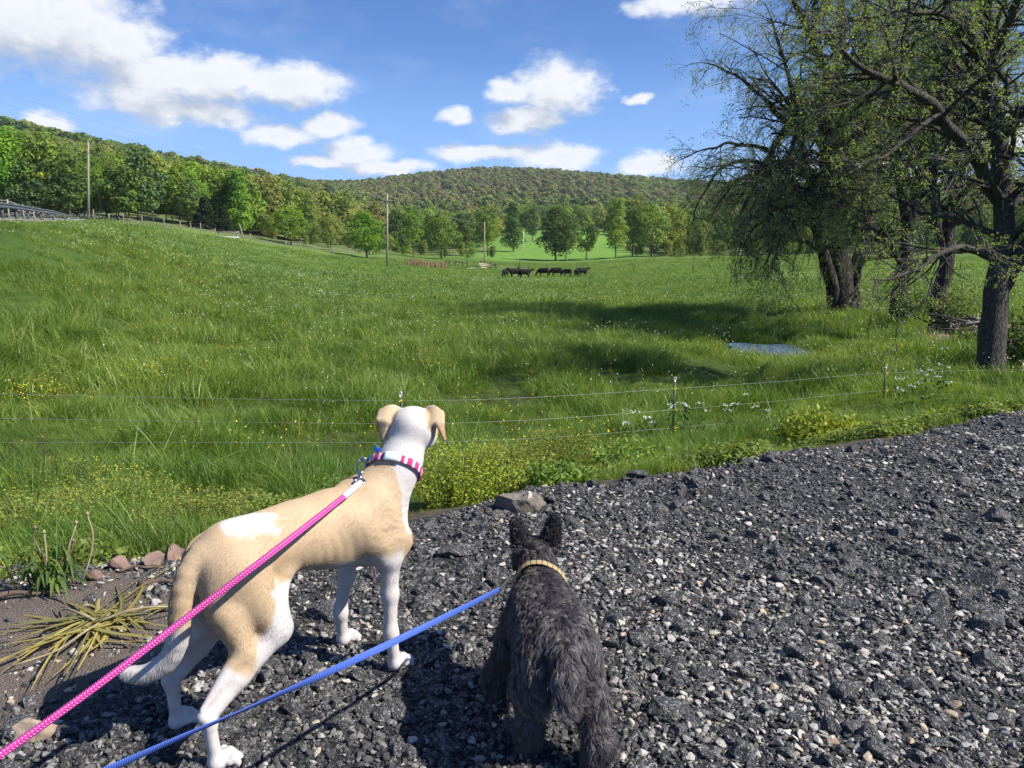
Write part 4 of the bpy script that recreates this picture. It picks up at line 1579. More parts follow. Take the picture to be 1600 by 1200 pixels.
def rock_mesh(name, seed, mat, sub=2, cuts=9, size=(1, 0.8, 0.6), lumps=0.0, lump_scale=2.0, cut_at=(0.55, 0.9), smooth=False):
    g = np.random.default_rng(seed)
    v, f = ico(sub)
    for _ in range(cuts):
        n = norm(g.normal(size=3))
        c = g.uniform(*cut_at)
        d = v @ n
        v = v - np.maximum(d - c, 0)[:, None] * n
    if lumps:
        v = v * (1 + (fbm(v * lump_scale + seed, 4, seed) - 0.5) * 2 * lumps)[:, None]
    v = v * np.array(size)
    return make_mesh(name, v, f, mat, smooth)


def stone_mat(name, stops, rough=0.8, bump=0.004, grain=60.0):
    m, q, out = material(name)
    oi = q.node('ShaderNodeObjectInfo')
    c = q.ramp(oi.outputs['Random'], stops)
    co = obj_co(q)
    n = q.noise(co, 2.4, 6.0, 0.7)
    c = q.mix(q.smooth(n, 0.35, 0.7), c, q.mix(1.0, c, (0.62, 0.60, 0.58), 'MULTIPLY'))
    n2 = q.noise(co, 7.0, 4.0, 0.7)
    principled(q, out, c, rough, bump=q.math('ADD', n, n2), bump_d=bump, bump_s=0.7, spec=0.3)
    return m


def asphalt_mat(name):
    """Broken asphalt: black binder with small grey chips."""
    m, q, out = material(name)
    p = pos(q)
    oi = q.node('ShaderNodeObjectInfo')
    v = q.voronoi(p, 130, 'F1', 'Color')
    d = q.voronoi(p, 130, 'DISTANCE_TO_EDGE')
    s = q.node('ShaderNodeSeparateColor')
    q.l.new(v, s.inputs[0])
    c = q.ramp(s.outputs[1], [(0.0, (0.034, 0.034, 0.036)), (0.5, (0.080, 0.080, 0.082)), (0.8, (0.170, 0.165, 0.160)), (1.0, (0.35, 0.335, 0.31))])
    dust = q.math('MULTIPLY', q.smooth(q.noise(p, 16, 5, 0.65), 0.45, 0.75), q.math('MULTIPLY_ADD', oi.outputs['Random'], 0.7, 0.1))
    c = q.mix(dust, c, (0.135, 0.125, 0.112))
    h = q.math('ADD', q.smooth(d, 0, 0.3), q.noise(p, 80, 5, 0.7))
    principled(q, out, c, 0.72, bump=h, bump_d=0.006, bump_s=0.9, spec=0.35)
    return m


def build_gravel():
    g = np.random.default_rng(3)
    M['asphalt'] = asphalt_mat('asphalt_chunk')
    M['chip'] = stone_mat('stone_chip', [(0.0, (0.40, 0.38, 0.34)), (0.3, (0.56, 0.53, 0.48)), (0.55, (0.28, 0.27, 0.255)), (0.75, (0.60, 0.57, 0.50)), (0.90, (0.50, 0.38, 0.24)), (1.0, (0.66, 0.63, 0.58))])
    M['dark_chip'] = stone_mat('dark_chip', [(0.0, (0.034, 0.034, 0.035)), (0.45, (0.090, 0.088, 0.087)), (0.75, (0.180, 0.175, 0.168)), (1.0, (0.34, 0.325, 0.30))], 0.7)
    light = [rock_mesh('chip', 100 + i, M['chip'], 2, 11, (1, g.uniform(0.6, 0.9), g.uniform(0.28, 0.6)), 0.06, 1.5, (0.28, 0.72)) for i in range(9)]
    dark = [rock_mesh('dark_chip', 200 + i, M['dark_chip'], 2, 9, (1, g.uniform(0.65, 0.95), g.uniform(0.45, 0.8)), 0.14, 2.5, (0.35, 0.8)) for i in range(8)]
    lump = [rock_mesh('lump', 300 + i, M['asphalt'], 3, 9, (1, g.uniform(0.65, 0.95), g.uniform(0.4, 0.7)), 0.20, 3.2, (0.42, 0.85)) for i in range(8)]

    def lay(n, rmin, rmax, sink, seed, yfar=7.5, clump=0.0, zone=None):
        gg = np.random.default_rng(seed)
        yy = 1.15 + (yfar - 1.15) * gg.uniform(0, 1, n * 4) ** 1.15
        xx = gg.uniform(-0.85, 1.10, n * 4) * (yy + 0.7)
        ed = edge_dist(xx, yy)
        keep = ed < 0.06
        sm = soil_mask(xx, yy)
        keep &= gg.uniform(0, 1, n * 4) > sm * (0.70 if clump else 0.93)
        if clump:
            cl = fbm(np.column_stack([xx, yy]) * 1.5, 3, seed)
            keep &= gg.uniform(0, 1, n * 4) < np.clip((cl - 0.33) * clump + 0.25, 0.08, 1) * (1 - 0.78 * np.exp(-((xx - 1.55) / 1.1) ** 2 - ((yy - 4.5) / 0.75) ** 2))
        xx, yy = xx[keep][:n], yy[keep][:n]
        k = len(xx)
        s = rmin * (rmax / rmin) ** (gg.uniform(0, 1, k) ** 1.9)
        z = lot_height(xx, yy) + s * (sink + gg.uniform(-0.15, 0.15, k))
        rot = np.column_stack([gg.normal(0, 0.35, k), gg.normal(0, 0.35, k), gg.uniform(0, 6.28, k)])
        return np.column_stack([xx, yy, z]), rot, s, gg
    p, r, s, gg = lay(96000, 0.0045, 0.020, 0.24, 61)
    scatter('dark_gravel', p, r, s, gg.integers(0, 8, len(p)), dark, 'fine dark asphalt grit covering the lot')
    p, r, s, gg = lay(38000, 0.0045, 0.027, 0.28, 62, clump=3.6)
    scatter('pale_gravel', p, r, s, gg.integers(0, 9, len(p)), light, 'small pale stone chips scattered through the dark grit')
    p, r, s, gg = lay(7200, 0.012, 0.060, 0.06, 63)
    scatter('asphalt_rubble', p, r, s, gg.integers(0, 8, len(p)), lump, 'crumbled lumps of old black asphalt')
    # single stones one can pick out
    def rock(px, py, size, mat, label, seed, lumps=0.12, dims=(1, 0.75, 0.55), sub=3, cuts=10, sink=0.3, rz=0.0, name='rock', group=None, cut=(0.42, 0.85)):
        b = P(px, py, 1)
        d = px_dir(px, py)
        t = np.linspace(1.3, 30, 6000)
        q = np.array([0, 0, EYE]) + d[None] * t[:, None]
        hh = np.where(edge_dist(q[:, 0], q[:, 1]) < 0.1, lot_height(q[:, 0], q[:, 1]), H(q[:, 0], q[:, 1]))
        i = np.nonzero(q[:, 2] < hh)[0][0]
        c = q[i]
        me = rock_mesh(name, seed, mat, sub, cuts, np.array(dims) * size, lumps, 2.2, cut)
        o = link(name, me, loc=(c[0], c[1], hh[i] + size * dims[2] * sink), rot=(0.08 * math.sin(seed), 0.1 * math.cos(seed * 2), rz))
        return tag(o, label, 'rock', group)
    red = stone_mat('red_stone', [(0.0, (0.20, 0.125, 0.10)), (1.0, (0.27, 0.185, 0.15))], bump=0.02)
    tan = stone_mat('tan_stone', [(0.0, (0.36, 0.27, 0.18)), (1.0, (0.42, 0.33, 0.24))], bump=0.015)
    grey = stone_mat('grey_stone', [(0.0, (0.185, 0.155, 0.125)), (1.0, (0.23, 0.20, 0.165))], bump=0.03)
    pale = stone_mat('pale_stone', [(0.0, (0.42, 0.38, 0.32)), (1.0, (0.48, 0.43, 0.37))], bump=0.01)
    A = M['asphalt']
    boulder = rock(810, 790, 0.165, grey, 'big brown grey boulder at the foot of the yellow green bush', 1, 0.20, (1, 0.75, 0.62), sub=4, cuts=11, sink=-0.05, rz=0.2, cut=(0.40, 0.85))
    cap = rock(840, 790, 0.050, pale, 'pinkish flat stone lying on the big boulder by the bush', 21, 0.08, (1, 0.7, 0.5), sink=0.9, rz=1.2)
    cap.location = (boulder.location.x + 0.055, boulder.location.y - 0.035, boulder.location.z + 0.070)
    rock(1213, 682, 0.105, pale, 'pale flat stone on the rim of the lot beside the low yellow shrub', 2, 0.06, (1, 0.7, 0.42), sink=0.35)
    rock(1128, 706, 0.060, pale, 'small pale stone in the red soil at the rim of the lot', 3, 0.06, (1, 0.7, 0.5))
    rock(1105, 722, 0.085, A, 'black lump on the rim of the lot below the fence post', 4, 0.2, (1, 0.7, 0.5))
    rock(995, 748, 0.085, A, 'grey black lump on the rim of the lot right of the bush', 5, 0.2, (1, 0.7, 0.5))
    rock(1362, 668, 0.075, pale, 'small pale slab on the far rim under the second yellow shrub', 6, 0.06, (1, 0.6, 0.3))
    for i, (px, py, s, lb, rz) in enumerate([
            (188, 889, 0.060, 'broad red brown stone leftmost of the row along the soil edge', 0.3),
            (243, 885, 0.072, 'flat red brown stone in the middle of the row along the soil edge', 1.0),
            (272, 872, 0.070, 'upright dark red stone at the right end of the row by the hound', 2.0),
            (150, 905, 0.042, 'small red stone sunk in the soil by the wilted weed', 2.6)]):
        rock(px, py, s, red, lb, 40 + i, 0.12, (1, 0.8, 0.7), sink=0.35, rz=rz)
    rock(62, 1150, 0.075, tan, 'brown angular rock under the pink leash', 50, 0.10, (1, 0.62, 0.55), sink=0.5, rz=0.5)
    rock(505, 962, 0.090, A, 'large flat asphalt chunk between the legs of the hound', 51, 0.12, (1, 0.9, 0.42), sink=0.4, rz=0.2)
    rock(480, 1030, 0.055, A, 'rounded asphalt lump under the belly of the hound', 52, 0.2)
    rock(610, 1118, 0.060, A, 'asphalt lump in front of the shadow of the dark dog', 53, 0.18, rz=0.8)
    rock(715, 866, 0.100, A, 'wide low asphalt slab between the two dogs', 54, 0.14, (1, 0.7, 0.42), rz=0.2)
    rock(760, 828, 0.075, A, 'asphalt lump left of the ears of the dark dog', 55, 0.2)
    rock(1040, 942, 0.068, A, 'slanted dark slab lying right of the dark dog', 56, 0.06, (1, 0.6, 0.5), sink=0.5, rz=-0.4, cut=(0.4, 0.7))
    rock(1045, 1112, 0.085, A, 'flat rubble slab beside the hind leg of the dark dog', 57, 0.16, (1, 0.7, 0.4), rz=0.1)
    rock(1028, 798, 0.060, A, 'black lump sticking up from the gravel right of the dark dog', 58, 0.26)
    rock(1322, 948, 0.075, A, 'low grey lump midway across the gravel', 59, 0.16, (1, 0.7, 0.5))
    rock(1330, 1012, 0.052, A, 'black lump behind the white chip in the gravel', 60, 0.25)
    rock(1347, 1021, 0.028, pale, 'white chip with a dark pit lying in the gravel', 61, 0.05)
    for i, (px, py, s, lb) in enumerate([
            (1545, 910, 0.110, 'largest of the asphalt lumps heaped by the right edge of the lot'),
            (1465, 940, 0.085, 'long lump left of the largest one in the heap'),
            (1520, 952, 0.075, 'flat lump in front of the largest one in the heap'),
            (1475, 968, 0.065, 'lower left lump of the asphalt heap'),
            (1540, 978, 0.080, 'front lump of the asphalt heap'),
            (1560, 812, 0.090, 'dark lump near the right edge behind the heap'),
            (1548, 1042, 0.075, 'lone black lump in front of the heap'),
            (1455, 905, 0.060, 'small lump at the back of the heap')]):
        rock(px, py, s, A, lb, 70 + i, 0.2, (1, 0.75, 0.55), sink=0.25, rz=0.2 + i * 0.1)
    rock(995, 925, 0.017, simple_mat('brick_bit', (0.48, 0.15, 0.10), (0.40, 0.12, 0.08)), 'tiny red brick fragment right of the dark dog', 90, 0.1)
    rock(1302, 1160, 0.022, tan, 'orange brown chip low in the gravel', 91, 0.08)
    rock(1484, 1120, 0.026, tan, 'yellowish chip low in the gravel by the right edge', 92, 0.08)


# ------------------------------------------------------------------ grass, flowers
def blade_clump(name, seed, n, height, spread, width, lean=0.35, segs=4, mat=None, tips=0.15, wind=(-0.10, 0.05)):
    g = np.random.default_rng(seed)
    base = g.normal(0, spread, (n, 2))
    h = height * g.uniform(0.55, 1.15, n)
    az = g.uniform(0, 6.28, n)
    out = np.column_stack([np.cos(az), np.sin(az)]) * (lean * g.uniform(0.2, 1.6, n))[:, None] + np.array(wind)
    k = np.linspace(0, 1, segs + 1)
    wd = width * g.uniform(0.6, 1.3, n)
    side = np.column_stack([-np.sin(az + g.normal(0, 0.5, n)), np.cos(az)])
    side = norm(side)
    V, F = [], []
    drop = g.uniform(0.0, 0.7, n)
    xy = base[:, None, :] + out[:, None, :] * (h[:, None] * k ** 1.8)[:, :, None]
    z = h[:, None] * (k - drop[:, None] * np.minimum(np.linalg.norm(out, axis=1), 1)[:, None] * k ** 3)
    w_ = wd[:, None] * np.array([0.8, 1.0, 0.85, 0.55, 0.06])[None, :segs + 1] if segs == 4 else wd[:, None] * np.interp(k, [0, 0.5, 1], [0.9, 0.9, 0.06])
    L = np.concatenate([xy - side[:, None] * w_[..., None] / 2, z[..., None]], -1)
    R = np.concatenate([xy + side[:, None] * w_[..., None] / 2, z[..., None]], -1)
    v = np.stack([L, R], 2).reshape(n, -1, 3)
    m = 2 * (segs + 1)
    q = np.array([[2 * i, 2 * i + 1, 2 * i + 3, 2 * i + 2] for i in range(segs)])
    f = (q[None] + (np.arange(n) * m)[:, None, None]).reshape(-1, 4)
    tint = np.repeat(np.clip(g.normal(0.45, 0.22, n), 0, 1), m)
    return make_mesh(name, v.reshape(-1, 3), f, mat, True, {'tint': tint})


def flower_mesh(name, seed, n, r, h, spread, mat):
    """Small cups of five petals on thin stems."""
    g = np.random.default_rng(seed)
    mb = MB()
    for _ in range(n):
        b = np.array([*g.normal(0, spread, 2), 0])
        t = b + np.array([*g.normal(0, 0.05, 2), h * g.uniform(0.75, 1.15)])
        up = norm(np.array([*g.normal(0, 0.5, 2), 1]))
        a = norm(np.cross(up, [1, 0.2, 0]))
        c = np.cross(up, a)
        ring = [t + (a * math.cos(k) + c * math.sin(k)) * r * (1 if i % 2 else 0.62) + up * r * 0.35 for i, k in enumerate(np.linspace(0, 2 * math.pi, 11)[:-1])]
        v = np.array([t] + ring)
        mb.add(v, np.array([[0, i + 1, (i + 1) % 10 + 1] for i in range(10)]))
    return mb.data(name, mat)


def in_view(x, y, lim=0.80):
    return (np.abs(x) < lim * (y + 1.2)) & (y > 0.5)


def build_grass():
    gm = foliage_mat('grass', False, (0.125, 0.215, 0.034), 0.42, 0.42, 0.16, (0.265, 0.340, 0.070), glossy=0.35, hue=0.45)
    gt = foliage_mat('lush_grass', False, (0.074, 0.160, 0.028), 0.38, 0.42, 0.22, (0.185, 0.280, 0.050), glossy=0.35, hue=0.45)
    yl = foliage_mat('yellow_grass', False, (0.310, 0.360, 0.105), 0.42, 0.45, 0.5, (0.230, 0.310, 0.070), hue=0.35)
    near = [blade_clump('tuft', 10 + i, 36, 0.33, 0.095, 0.0065, 0.50, 4, (gm, gt)[i % 2], wind=(0.10 + 0.06 * i, 0)) for i in range(6)]
    near += [blade_clump('tuft', 20 + i, 32, 0.55, 0.10, 0.0070, 0.60, 4, (gt, gm)[i], wind=(0.45, 0)) for i in range(2)]
    near += [blade_clump('tuft', 24 + i, 30, 0.24, 0.11, 0.0060, 0.6, 4, yl) for i in range(2)]
    mid = [blade_clump('tuft_mid', 30 + i, 46, 0.38, 0.22, 0.011, 0.45, 3, (gm, gt)[i % 2], wind=(0.12 + 0.10 * i, 0)) for i in range(5)]
    mid += [blade_clump('tuft_mid', 38 + i, 38, 0.38, 0.22, 0.011, 0.6, 3, yl, wind=(0.5, 0)) for i in range(1)]
    mid += [blade_clump('tuft_mid', 45 + i, 44, 0.38, 0.20, 0.011, 0.55, 3, (gm, yl)[i], wind=(0.95, 0)) for i in range(2)]
    farp = [blade_clump('tuft_far', 50 + i, 34, 0.22, 0.60, 0.040, 0.5, 2, (gm, gt)[i % 2]) for i in range(4)]
    farp += [blade_clump('tuft_far', 58 + i, 34, 0.20, 0.60, 0.040, 0.5, 2, yl) for i in range(2)]

    def lay(n, r0, r1, seed, kinds, weights, smin, smax, power=1.0, lim=0.80, taper=None):
        g = np.random.default_rng(seed)
        r = (r0 ** (2 - power) + (r1 ** (2 - power) - r0 ** (2 - power)) * g.uniform(0, 1, n)) ** (1 / (2 - power))
        th = g.uniform(-0.72, 0.72, n)
        x, y = r * np.sin(th), r * np.cos(th)
        ed = edge_dist(x, y)
        keep = ed > 0.06 + 0.30 * g.uniform(0, 1, n) ** 2
        dp = np.hypot((x - POND[0]) / 1.9, (y - POND[1]) / 2.3) + (fbm(np.column_stack([x, y]) * 1.1, 3, 47) - 0.5) * 1.1
        keep &= dp > np.where(y < POND[1], 0.50, 0.72)
        lit = np.hypot((x - 17.6) / 4.5, (y - 25.5) / 5.5) + (fbm(np.column_stack([x, y]) * 0.6, 3, 22) - 0.5) * 0.9
        keep &= lit > g.uniform(0.75, 1.15, n)
        soil = soil_mask(x, y)
        keep &= g.uniform(0, 1, n) > soil
        bare = np.hypot((x + 1.33) / 0.50, (y - 4.12) / 0.30)          # bare patch behind the hound
        keep &= bare > g.uniform(0.7, 1.3, n)
        x, y, ed, dp = x[keep], y[keep], ed[keep], dp[keep]
        k = len(x)
        h1 = fbm(np.column_stack([x, y]) * 0.80, 4, 71)
        h2 = fbm(np.column_stack([x, y]) * 0.12, 3, 72)
        s = (smin + (smax - smin) * np.clip((h1 - 0.40) * 5.0, 0, 1) ** 1.2) * g.uniform(0.75, 1.25, k) * (0.75 + 0.5 * h2)
        s *= np.clip(0.30 + ed * 0.10, 0.36, 1) if taper is None else taper
        pxg = 800 + FPX * x / y
        s *= 1 - 0.45 * np.clip((175 - pxg) / 30, 0, 1) * np.clip((np.hypot(x, y) - 30) / 8, 0, 1)
        s *= np.clip(0.45 + (dp - 0.6) * 1.2, 0.45, 1)
        w_ = np.array(weights, float)
        idx = g.choice(len(kinds), k, p=w_ / w_.sum())
        swirl = (fbm(np.column_stack([x, y]) * 0.75, 3, 73) - 0.5) * 18 + g.normal(0, 0.7, k)
        rot = np.column_stack([g.normal(0, 0.18, k), g.normal(0, 0.18, k), swirl])
        sc = np.column_stack([s, s, s * g.uniform(0.8, 1.15, k)])
        z = H(x, y) - 0.02
        return np.column_stack([x, y, z]), rot, sc, idx
    a = lay(17000, 2.6, 14, 80, near, [3, 3, 3, 3, 3, 3, 0.5, 0.5, 1.8, 1.8], 0.36, 1.40)
    scatter('grass', *a, near, 'tall green grass growing on the bank below the lot')
    a = lay(52000, 13, 55, 81, mid, [3, 3, 3, 3, 3, 1.5, 2.6, 1.6], 0.28, 1.30, 1.0)
    scatter('grass', *a, mid, 'tufted green pasture grass beyond the wire fence')
    a = lay(60000, 52, 190, 82, farp, [3, 3, 3, 3, 1.2, 1.2], 0.55, 1.0, 1.0, taper=1.0)
    x, y = a[0][:, 0], a[0][:, 1]
    pxc = 800 + FPX * x / y
    lim = np.interp(pxc, [0, 150, 300, 450, 560, 640, 760, 1600], [110, 108, 108, 120, 130, 165, 185, 190])
    ok = np.hypot(x, y) < lim
    a = tuple(t[ok] for t in a)
    scatter('grass', *a, farp, 'distant sunlit pasture grass around the cattle')

    # buttercups and white heads
    def spots(n, seed, area, rmin, rmax, smooth=0.14, thr=0.55, boxes=()):
        g = np.random.default_rng(seed)
        r = np.sqrt(g.uniform(rmin ** 2, rmax ** 2, n * 4))
        th = g.uniform(-0.66, 0.66, n * 4)
        x, y = r * np.sin(th), r * np.cos(th)
        f = fbm(np.column_stack([x, y]) * smooth, 3, seed)
        pr = np.clip((f - thr) * 6, 0.03, 1)
        pxc, pyc = 800 + FPX * x / y, None
        for (bx, by, rx, ry, wt) in boxes:
            pr = np.maximum(pr, wt * np.clip(1.3 - np.hypot((x - bx) / rx, (y - by) / ry), 0, 1))
        keep = (g.uniform(0, 1, n * 4) < pr) & (edge_dist(x, y) > 0.5) & (np.hypot((x - POND[0]) / 2.4, (y - POND[1]) / 2.8) > 0.75)
        x, y = x[keep][:n], y[keep][:n]
        for (bx, by, rx, ry, wt) in boxes:
            m_ = int(70 * wt)
            x = np.concatenate([x, bx + g.normal(0, rx * 0.5, m_)])
            y = np.concatenate([y, by + g.normal(0, ry * 0.5, m_)])
        k = len(x)
        s = g.uniform(0.7, 1.2, k) * np.clip(np.hypot(x, y) / 22, 0.8, 2.6)
        rot = np.column_stack([g.normal(0, 0.1, k), g.normal(0, 0.1, k), g.uniform(0, 6.28, k)])
        return np.column_stack([x, y, H(x, y) - 0.01]), rot, np.column_stack([s, s, g.uniform(0.8, 1.3, k)]), g.integers(0, 3, k)
    yp = [flower_mesh('buttercup', 1 + i, 5, 0.013, 0.50, 0.13, M['flower_yellow']) for i in range(3)]
    wp = [flower_mesh('white_head', 11 + i, 3, 0.015, 0.62, 0.20, M['flower_white']) for i in range(3)]
    q = lambda px, py: ground_at(px, py, 200)
    bx = []
    for px, py, rx, ry, wt in [(250, 610, 1.5, 1.6, 1), (60, 650, 1.0, 1.2, 1), (700, 600, 1.0, 1.0, 0.5), (1180, 575, 3.0, 2.0, 0.7), (1430, 560, 3.6, 1.8, 0.9), (330, 490, 2.5, 2.5, 0.5), (1300, 575, 3, 2, 0.7)]:
        p = q(px, py)
        bx.append((p[0], p[1], rx, ry, wt))
    scatter('buttercups', *spots(1500, 91, None, 7, 60, boxes=bx), yp, 'yellow buttercups dotted through the pasture')
    scatter('clover_heads', *spots(4800, 95, None, 14, 95, 0.07, 0.42), wp, 'small white flower heads dotted through the pasture')

# ------------------------------------------------------------------ trees
def resample(pts, rad, k):
    pts = np.asarray(pts, float)
    c = curve(pts, 60)
    l = np.concatenate([[0], np.cumsum(np.linalg.norm(np.diff(c, axis=0), axis=1))])
    u = np.linspace(0, l[-1], k + 1)
    p = np.column_stack([np.interp(u, l, c[:, i]) for i in range(3)])
    r = np.interp(np.linspace(0, 1, k + 1), np.linspace(0, 1, len(rad)), rad)
    return p, r


def tubes(P3, R, sides):
    """Many tubes at once: P3 (M,K+1,3), R (M,K+1)."""
    M_, K1 = R.shape
    t = np.zeros_like(P3)
    t[:, 1:-1] = P3[:, 2:] - P3[:, :-2]
    t[:, 0], t[:, -1] = P3[:, 1] - P3[:, 0], P3[:, -1] - P3[:, -2]
    t = norm(t)
    ref = np.where(np.abs(t[:, :1, 2:3]) < 0.85, np.array([0, 0, 1.0]), np.array([1.0, 0.2, 0]))
    a = norm(np.cross(t, np.broadcast_to(ref, t.shape)))
    b = np.cross(t, a)
    ph = np.arange(sides) * 2 * math.pi / sides
    v = P3[:, :, None] + R[:, :, None, None] * (a[:, :, None] * np.cos(ph)[None, None, :, None] + b[:, :, None] * np.sin(ph)[None, None, :, None])
    i, j = np.meshgrid(np.arange(K1 - 1), np.arange(sides), indexing='ij')
    q = np.stack([i * sides + j, i * sides + (j + 1) % sides, (i + 1) * sides + (j + 1) % sides, (i + 1) * sides + j], -1).reshape(-1, 4)
    f = (q[None] + (np.arange(M_) * K1 * sides)[:, None, None]).reshape(-1, 4)
    return v.reshape(-1, 3), f


def sprout(PP, PR, per_m, t0, angle, lratio, lmax, rratio, rmin, K, g, droop=0.0, up=0.0, wob=0.12, lmin=0.2, bias=None):
    """Children of the parent branches PP (M,K+1,3)."""
    M_, K1 = PR.shape
    seg = np.linalg.norm(np.diff(PP, axis=1), axis=2)
    ln = seg.sum(1)
    if per_m > 30:                                   # a total to share out by length
        per_m = per_m / (ln.sum() * (1 - t0))
    cnt = np.maximum(0, np.floor(ln * (1 - t0) * per_m + g.uniform(0, 1, M_))).astype(int)
    par = np.repeat(np.arange(M_), cnt)
    n = len(par)
    t = t0 + (1 - t0) * g.uniform(0, 1, n) ** 0.9
    x = t * (K1 - 1)
    i = np.minimum(x.astype(int), K1 - 2)
    fr = (x - i)[:, None]
    o = PP[par, i] * (1 - fr) + PP[par, i + 1] * fr
    tan = norm(PP[par, i + 1] - PP[par, i])
    pr = PR[par, i] * (1 - fr[:, 0]) + PR[par, i + 1] * fr[:, 0]
    rnd = norm(g.normal(size=(n, 3)))
    perp = norm(rnd - tan * (rnd * tan).sum(1, keepdims=True))
    a = np.radians(g.normal(angle, 13, n))[:, None]
    d = norm(tan * np.cos(a) + perp * np.sin(a) + np.array([0, 0, up]))
    if bias is not None:
        d = norm(d + np.asarray(bias))
    L = np.clip(ln[par] * lratio * (1.15 - 0.6 * t) * g.uniform(0.5, 1.25, n), lmin, lmax)
    P3 = np.zeros((n, K + 1, 3))
    P3[:, 0] = o
    dd = d
    for k in range(K):
        dd = norm(dd + g.normal(0, wob, (n, 3)) + np.array([0, 0, -droop]) * (k + 1) / K)
        P3[:, k + 1] = P3[:, k] + dd * (L / K)[:, None]
    r0 = np.maximum(pr * rratio, rmin)
    R = r0[:, None] * np.linspace(1, 0.35, K + 1)[None]
    return P3, np.maximum(R, rmin * 0.5)


def leaf_cards(P3, per, size, g, name, mat, parent=None, jitter=0.05, tint=(0.5, 0.25), tail=0.3):
    M_, K1, _ = P3.shape
    n = M_ * per
    par = np.repeat(np.arange(M_), per)
    x = np.clip(tail + (1 - tail) * g.uniform(0, 1, n), 0, 0.999) * (K1 - 1)
    i = x.astype(int)
    fr = (x - i)[:, None]
    c = P3[par, i] * (1 - fr) + P3[par, i + 1] * fr + g.normal(0, jitter, (n, 3))
    return cards(c, size * g.uniform(0.6, 1.35, n), g, name, mat, parent, tint)


def cards(c, s, g, name, mat, parent=None, tint=(0.5, 0.25), normals=None, aspect=0.55, tint_arr=None, data_only=False):
    """Folded leaf shapes (two triangles bent along the midrib) at points c."""
    n = len(c)
    nn = norm(g.normal(size=(n, 3)) + (np.array([0, 0, 0.7]) if normals is None else normals * 1.6))
    a = norm(np.cross(nn, norm(g.normal(size=(n, 3)))))
    b = np.cross(nn, a)
    s = np.asarray(s)[:, None]
    v = np.stack([c - a * s * 0.5, c + b * s * 0.5 * aspect + nn * s * 0.10, c + a * s * 0.5, c - b * s * 0.5 * aspect + nn * s * 0.10], 1).reshape(-1, 3)
    k = np.arange(n)[:, None] * 4
    f = np.concatenate([k + np.array([[0, 1, 2]]), k + np.array([[0, 2, 3]])])
    tt = np.clip(g.normal(tint[0], tint[1], n), 0, 1) if tint_arr is None else tint_arr
    me = make_mesh(name, v, f, mat, False, {'tint': np.repeat(tt, 4)})
    return me if data_only else link(name, me, parent)


def limb_tree(name, label, limbs, origin, seed, bark, twig_mat, leaf_mat, p):
    """A tree grown on a few explicit main limbs: [(points, radii)], first = trunk."""
    g = np.random.default_rng(seed)
    root = thing(name, label, 'tree', loc=origin)
    K = 10
    PP, PR = [], []
    for pts, rad in limbs:
        a, r = resample(pts, rad, K)
        a[2:-1] += g.normal(0, 0.02, a[2:-1].shape) * np.minimum(np.linalg.norm(a[-1] - a[0]), 6) * 0.4
        PP.append(a - origin)
        PR.append(r)
    for i in range(len(PP)):
        fine_p, fine_r = resample(PP[i], PR[i], 26)
        if i == 0:
            h = np.linspace(0, 1, 27)
            fine_r = fine_r * (1 + 0.32 * np.exp(-h * 26 * 0.45))
        v, f = tubes(fine_p[None], fine_r[None], 14)
        wob = (fbm(v * 2.2 / max(PR[i][0], 0.1) * 0.5, 3, seed + i) - 0.5)[:, None]
        cen = np.repeat(fine_p, 14, 0)
        v = cen + (v - cen) * (1 + wob * 0.45)
        link('trunk' if i == 0 else 'limb', make_mesh('limb', v, f, bark, True), root)
    P0, R0 = np.array(PP), np.array(PR)
    br, vs, fs = [], [], []
    P1, R1 = sprout(P0, R0, p['n1'], p.get('t1', 0.30), p.get('a1', 52), p['l1'], p.get('l1max', 5.0), 0.42, 0.016, 6, g, p.get('droop1', 0.05), p.get('up', 0.1), 0.16)
    P2, R2 = sprout(P1, R1, p['n2'], 0.2, 46, p.get('l2', 0.5), p.get('l2max', 2.6), 0.5, p.get('r2', 0.009), 5, g, p.get('droop2', 0.12), 0.0, 0.18)
    P3, R3 = sprout(P2, R2, p['n3'], 0.12, 42, 0.6, p.get('l3max', 1.1), 0.55, p.get('r3', 0.0055), 3, g, p.get('droop3', 0.18), 0.0, 0.18, p.get('l3min', 0.25))
    v1, f1 = tubes(P1, R1, 7)
    v2, f2 = tubes(P2, R2, 4)
    link('branches', make_mesh('branches', np.vstack([v1, v2]), np.vstack([f1, f2 + len(v1)]), bark, True), root)['kind'] = 'stuff'
    v3, f3 = tubes(P3, R3, 3)
    link('twigs', make_mesh('twigs', v3, f3, twig_mat, True), root)['kind'] = 'stuff'
    n4 = p.get('n4', 0)
    tipsP = P3
    if n4:
        P4, R4 = sprout(P3, R3, n4, 0.1, 38, 0.6, p.get('l4max', 0.6), 0.6, p.get('r4', 0.004), 3, g, p.get('droop3', 0.18), 0.0, 0.15, 0.15)
        v4, f4 = tubes(P4, R4, 3)
        link('twigs', make_mesh('twigs', v4, f4, twig_mat, True), root)['kind'] = 'stuff'
        tipsP = P4
    lf = leaf_cards(tipsP, p['leaves'], p['leaf'], g, 'leaves', leaf_mat, root, p.get('jit', 0.06) * 0.7, tail=0.55)
    lf['kind'] = 'stuff'
    lf.color = (*p.get('col', (0.07, 0.11, 0.03)), 1)
    return root


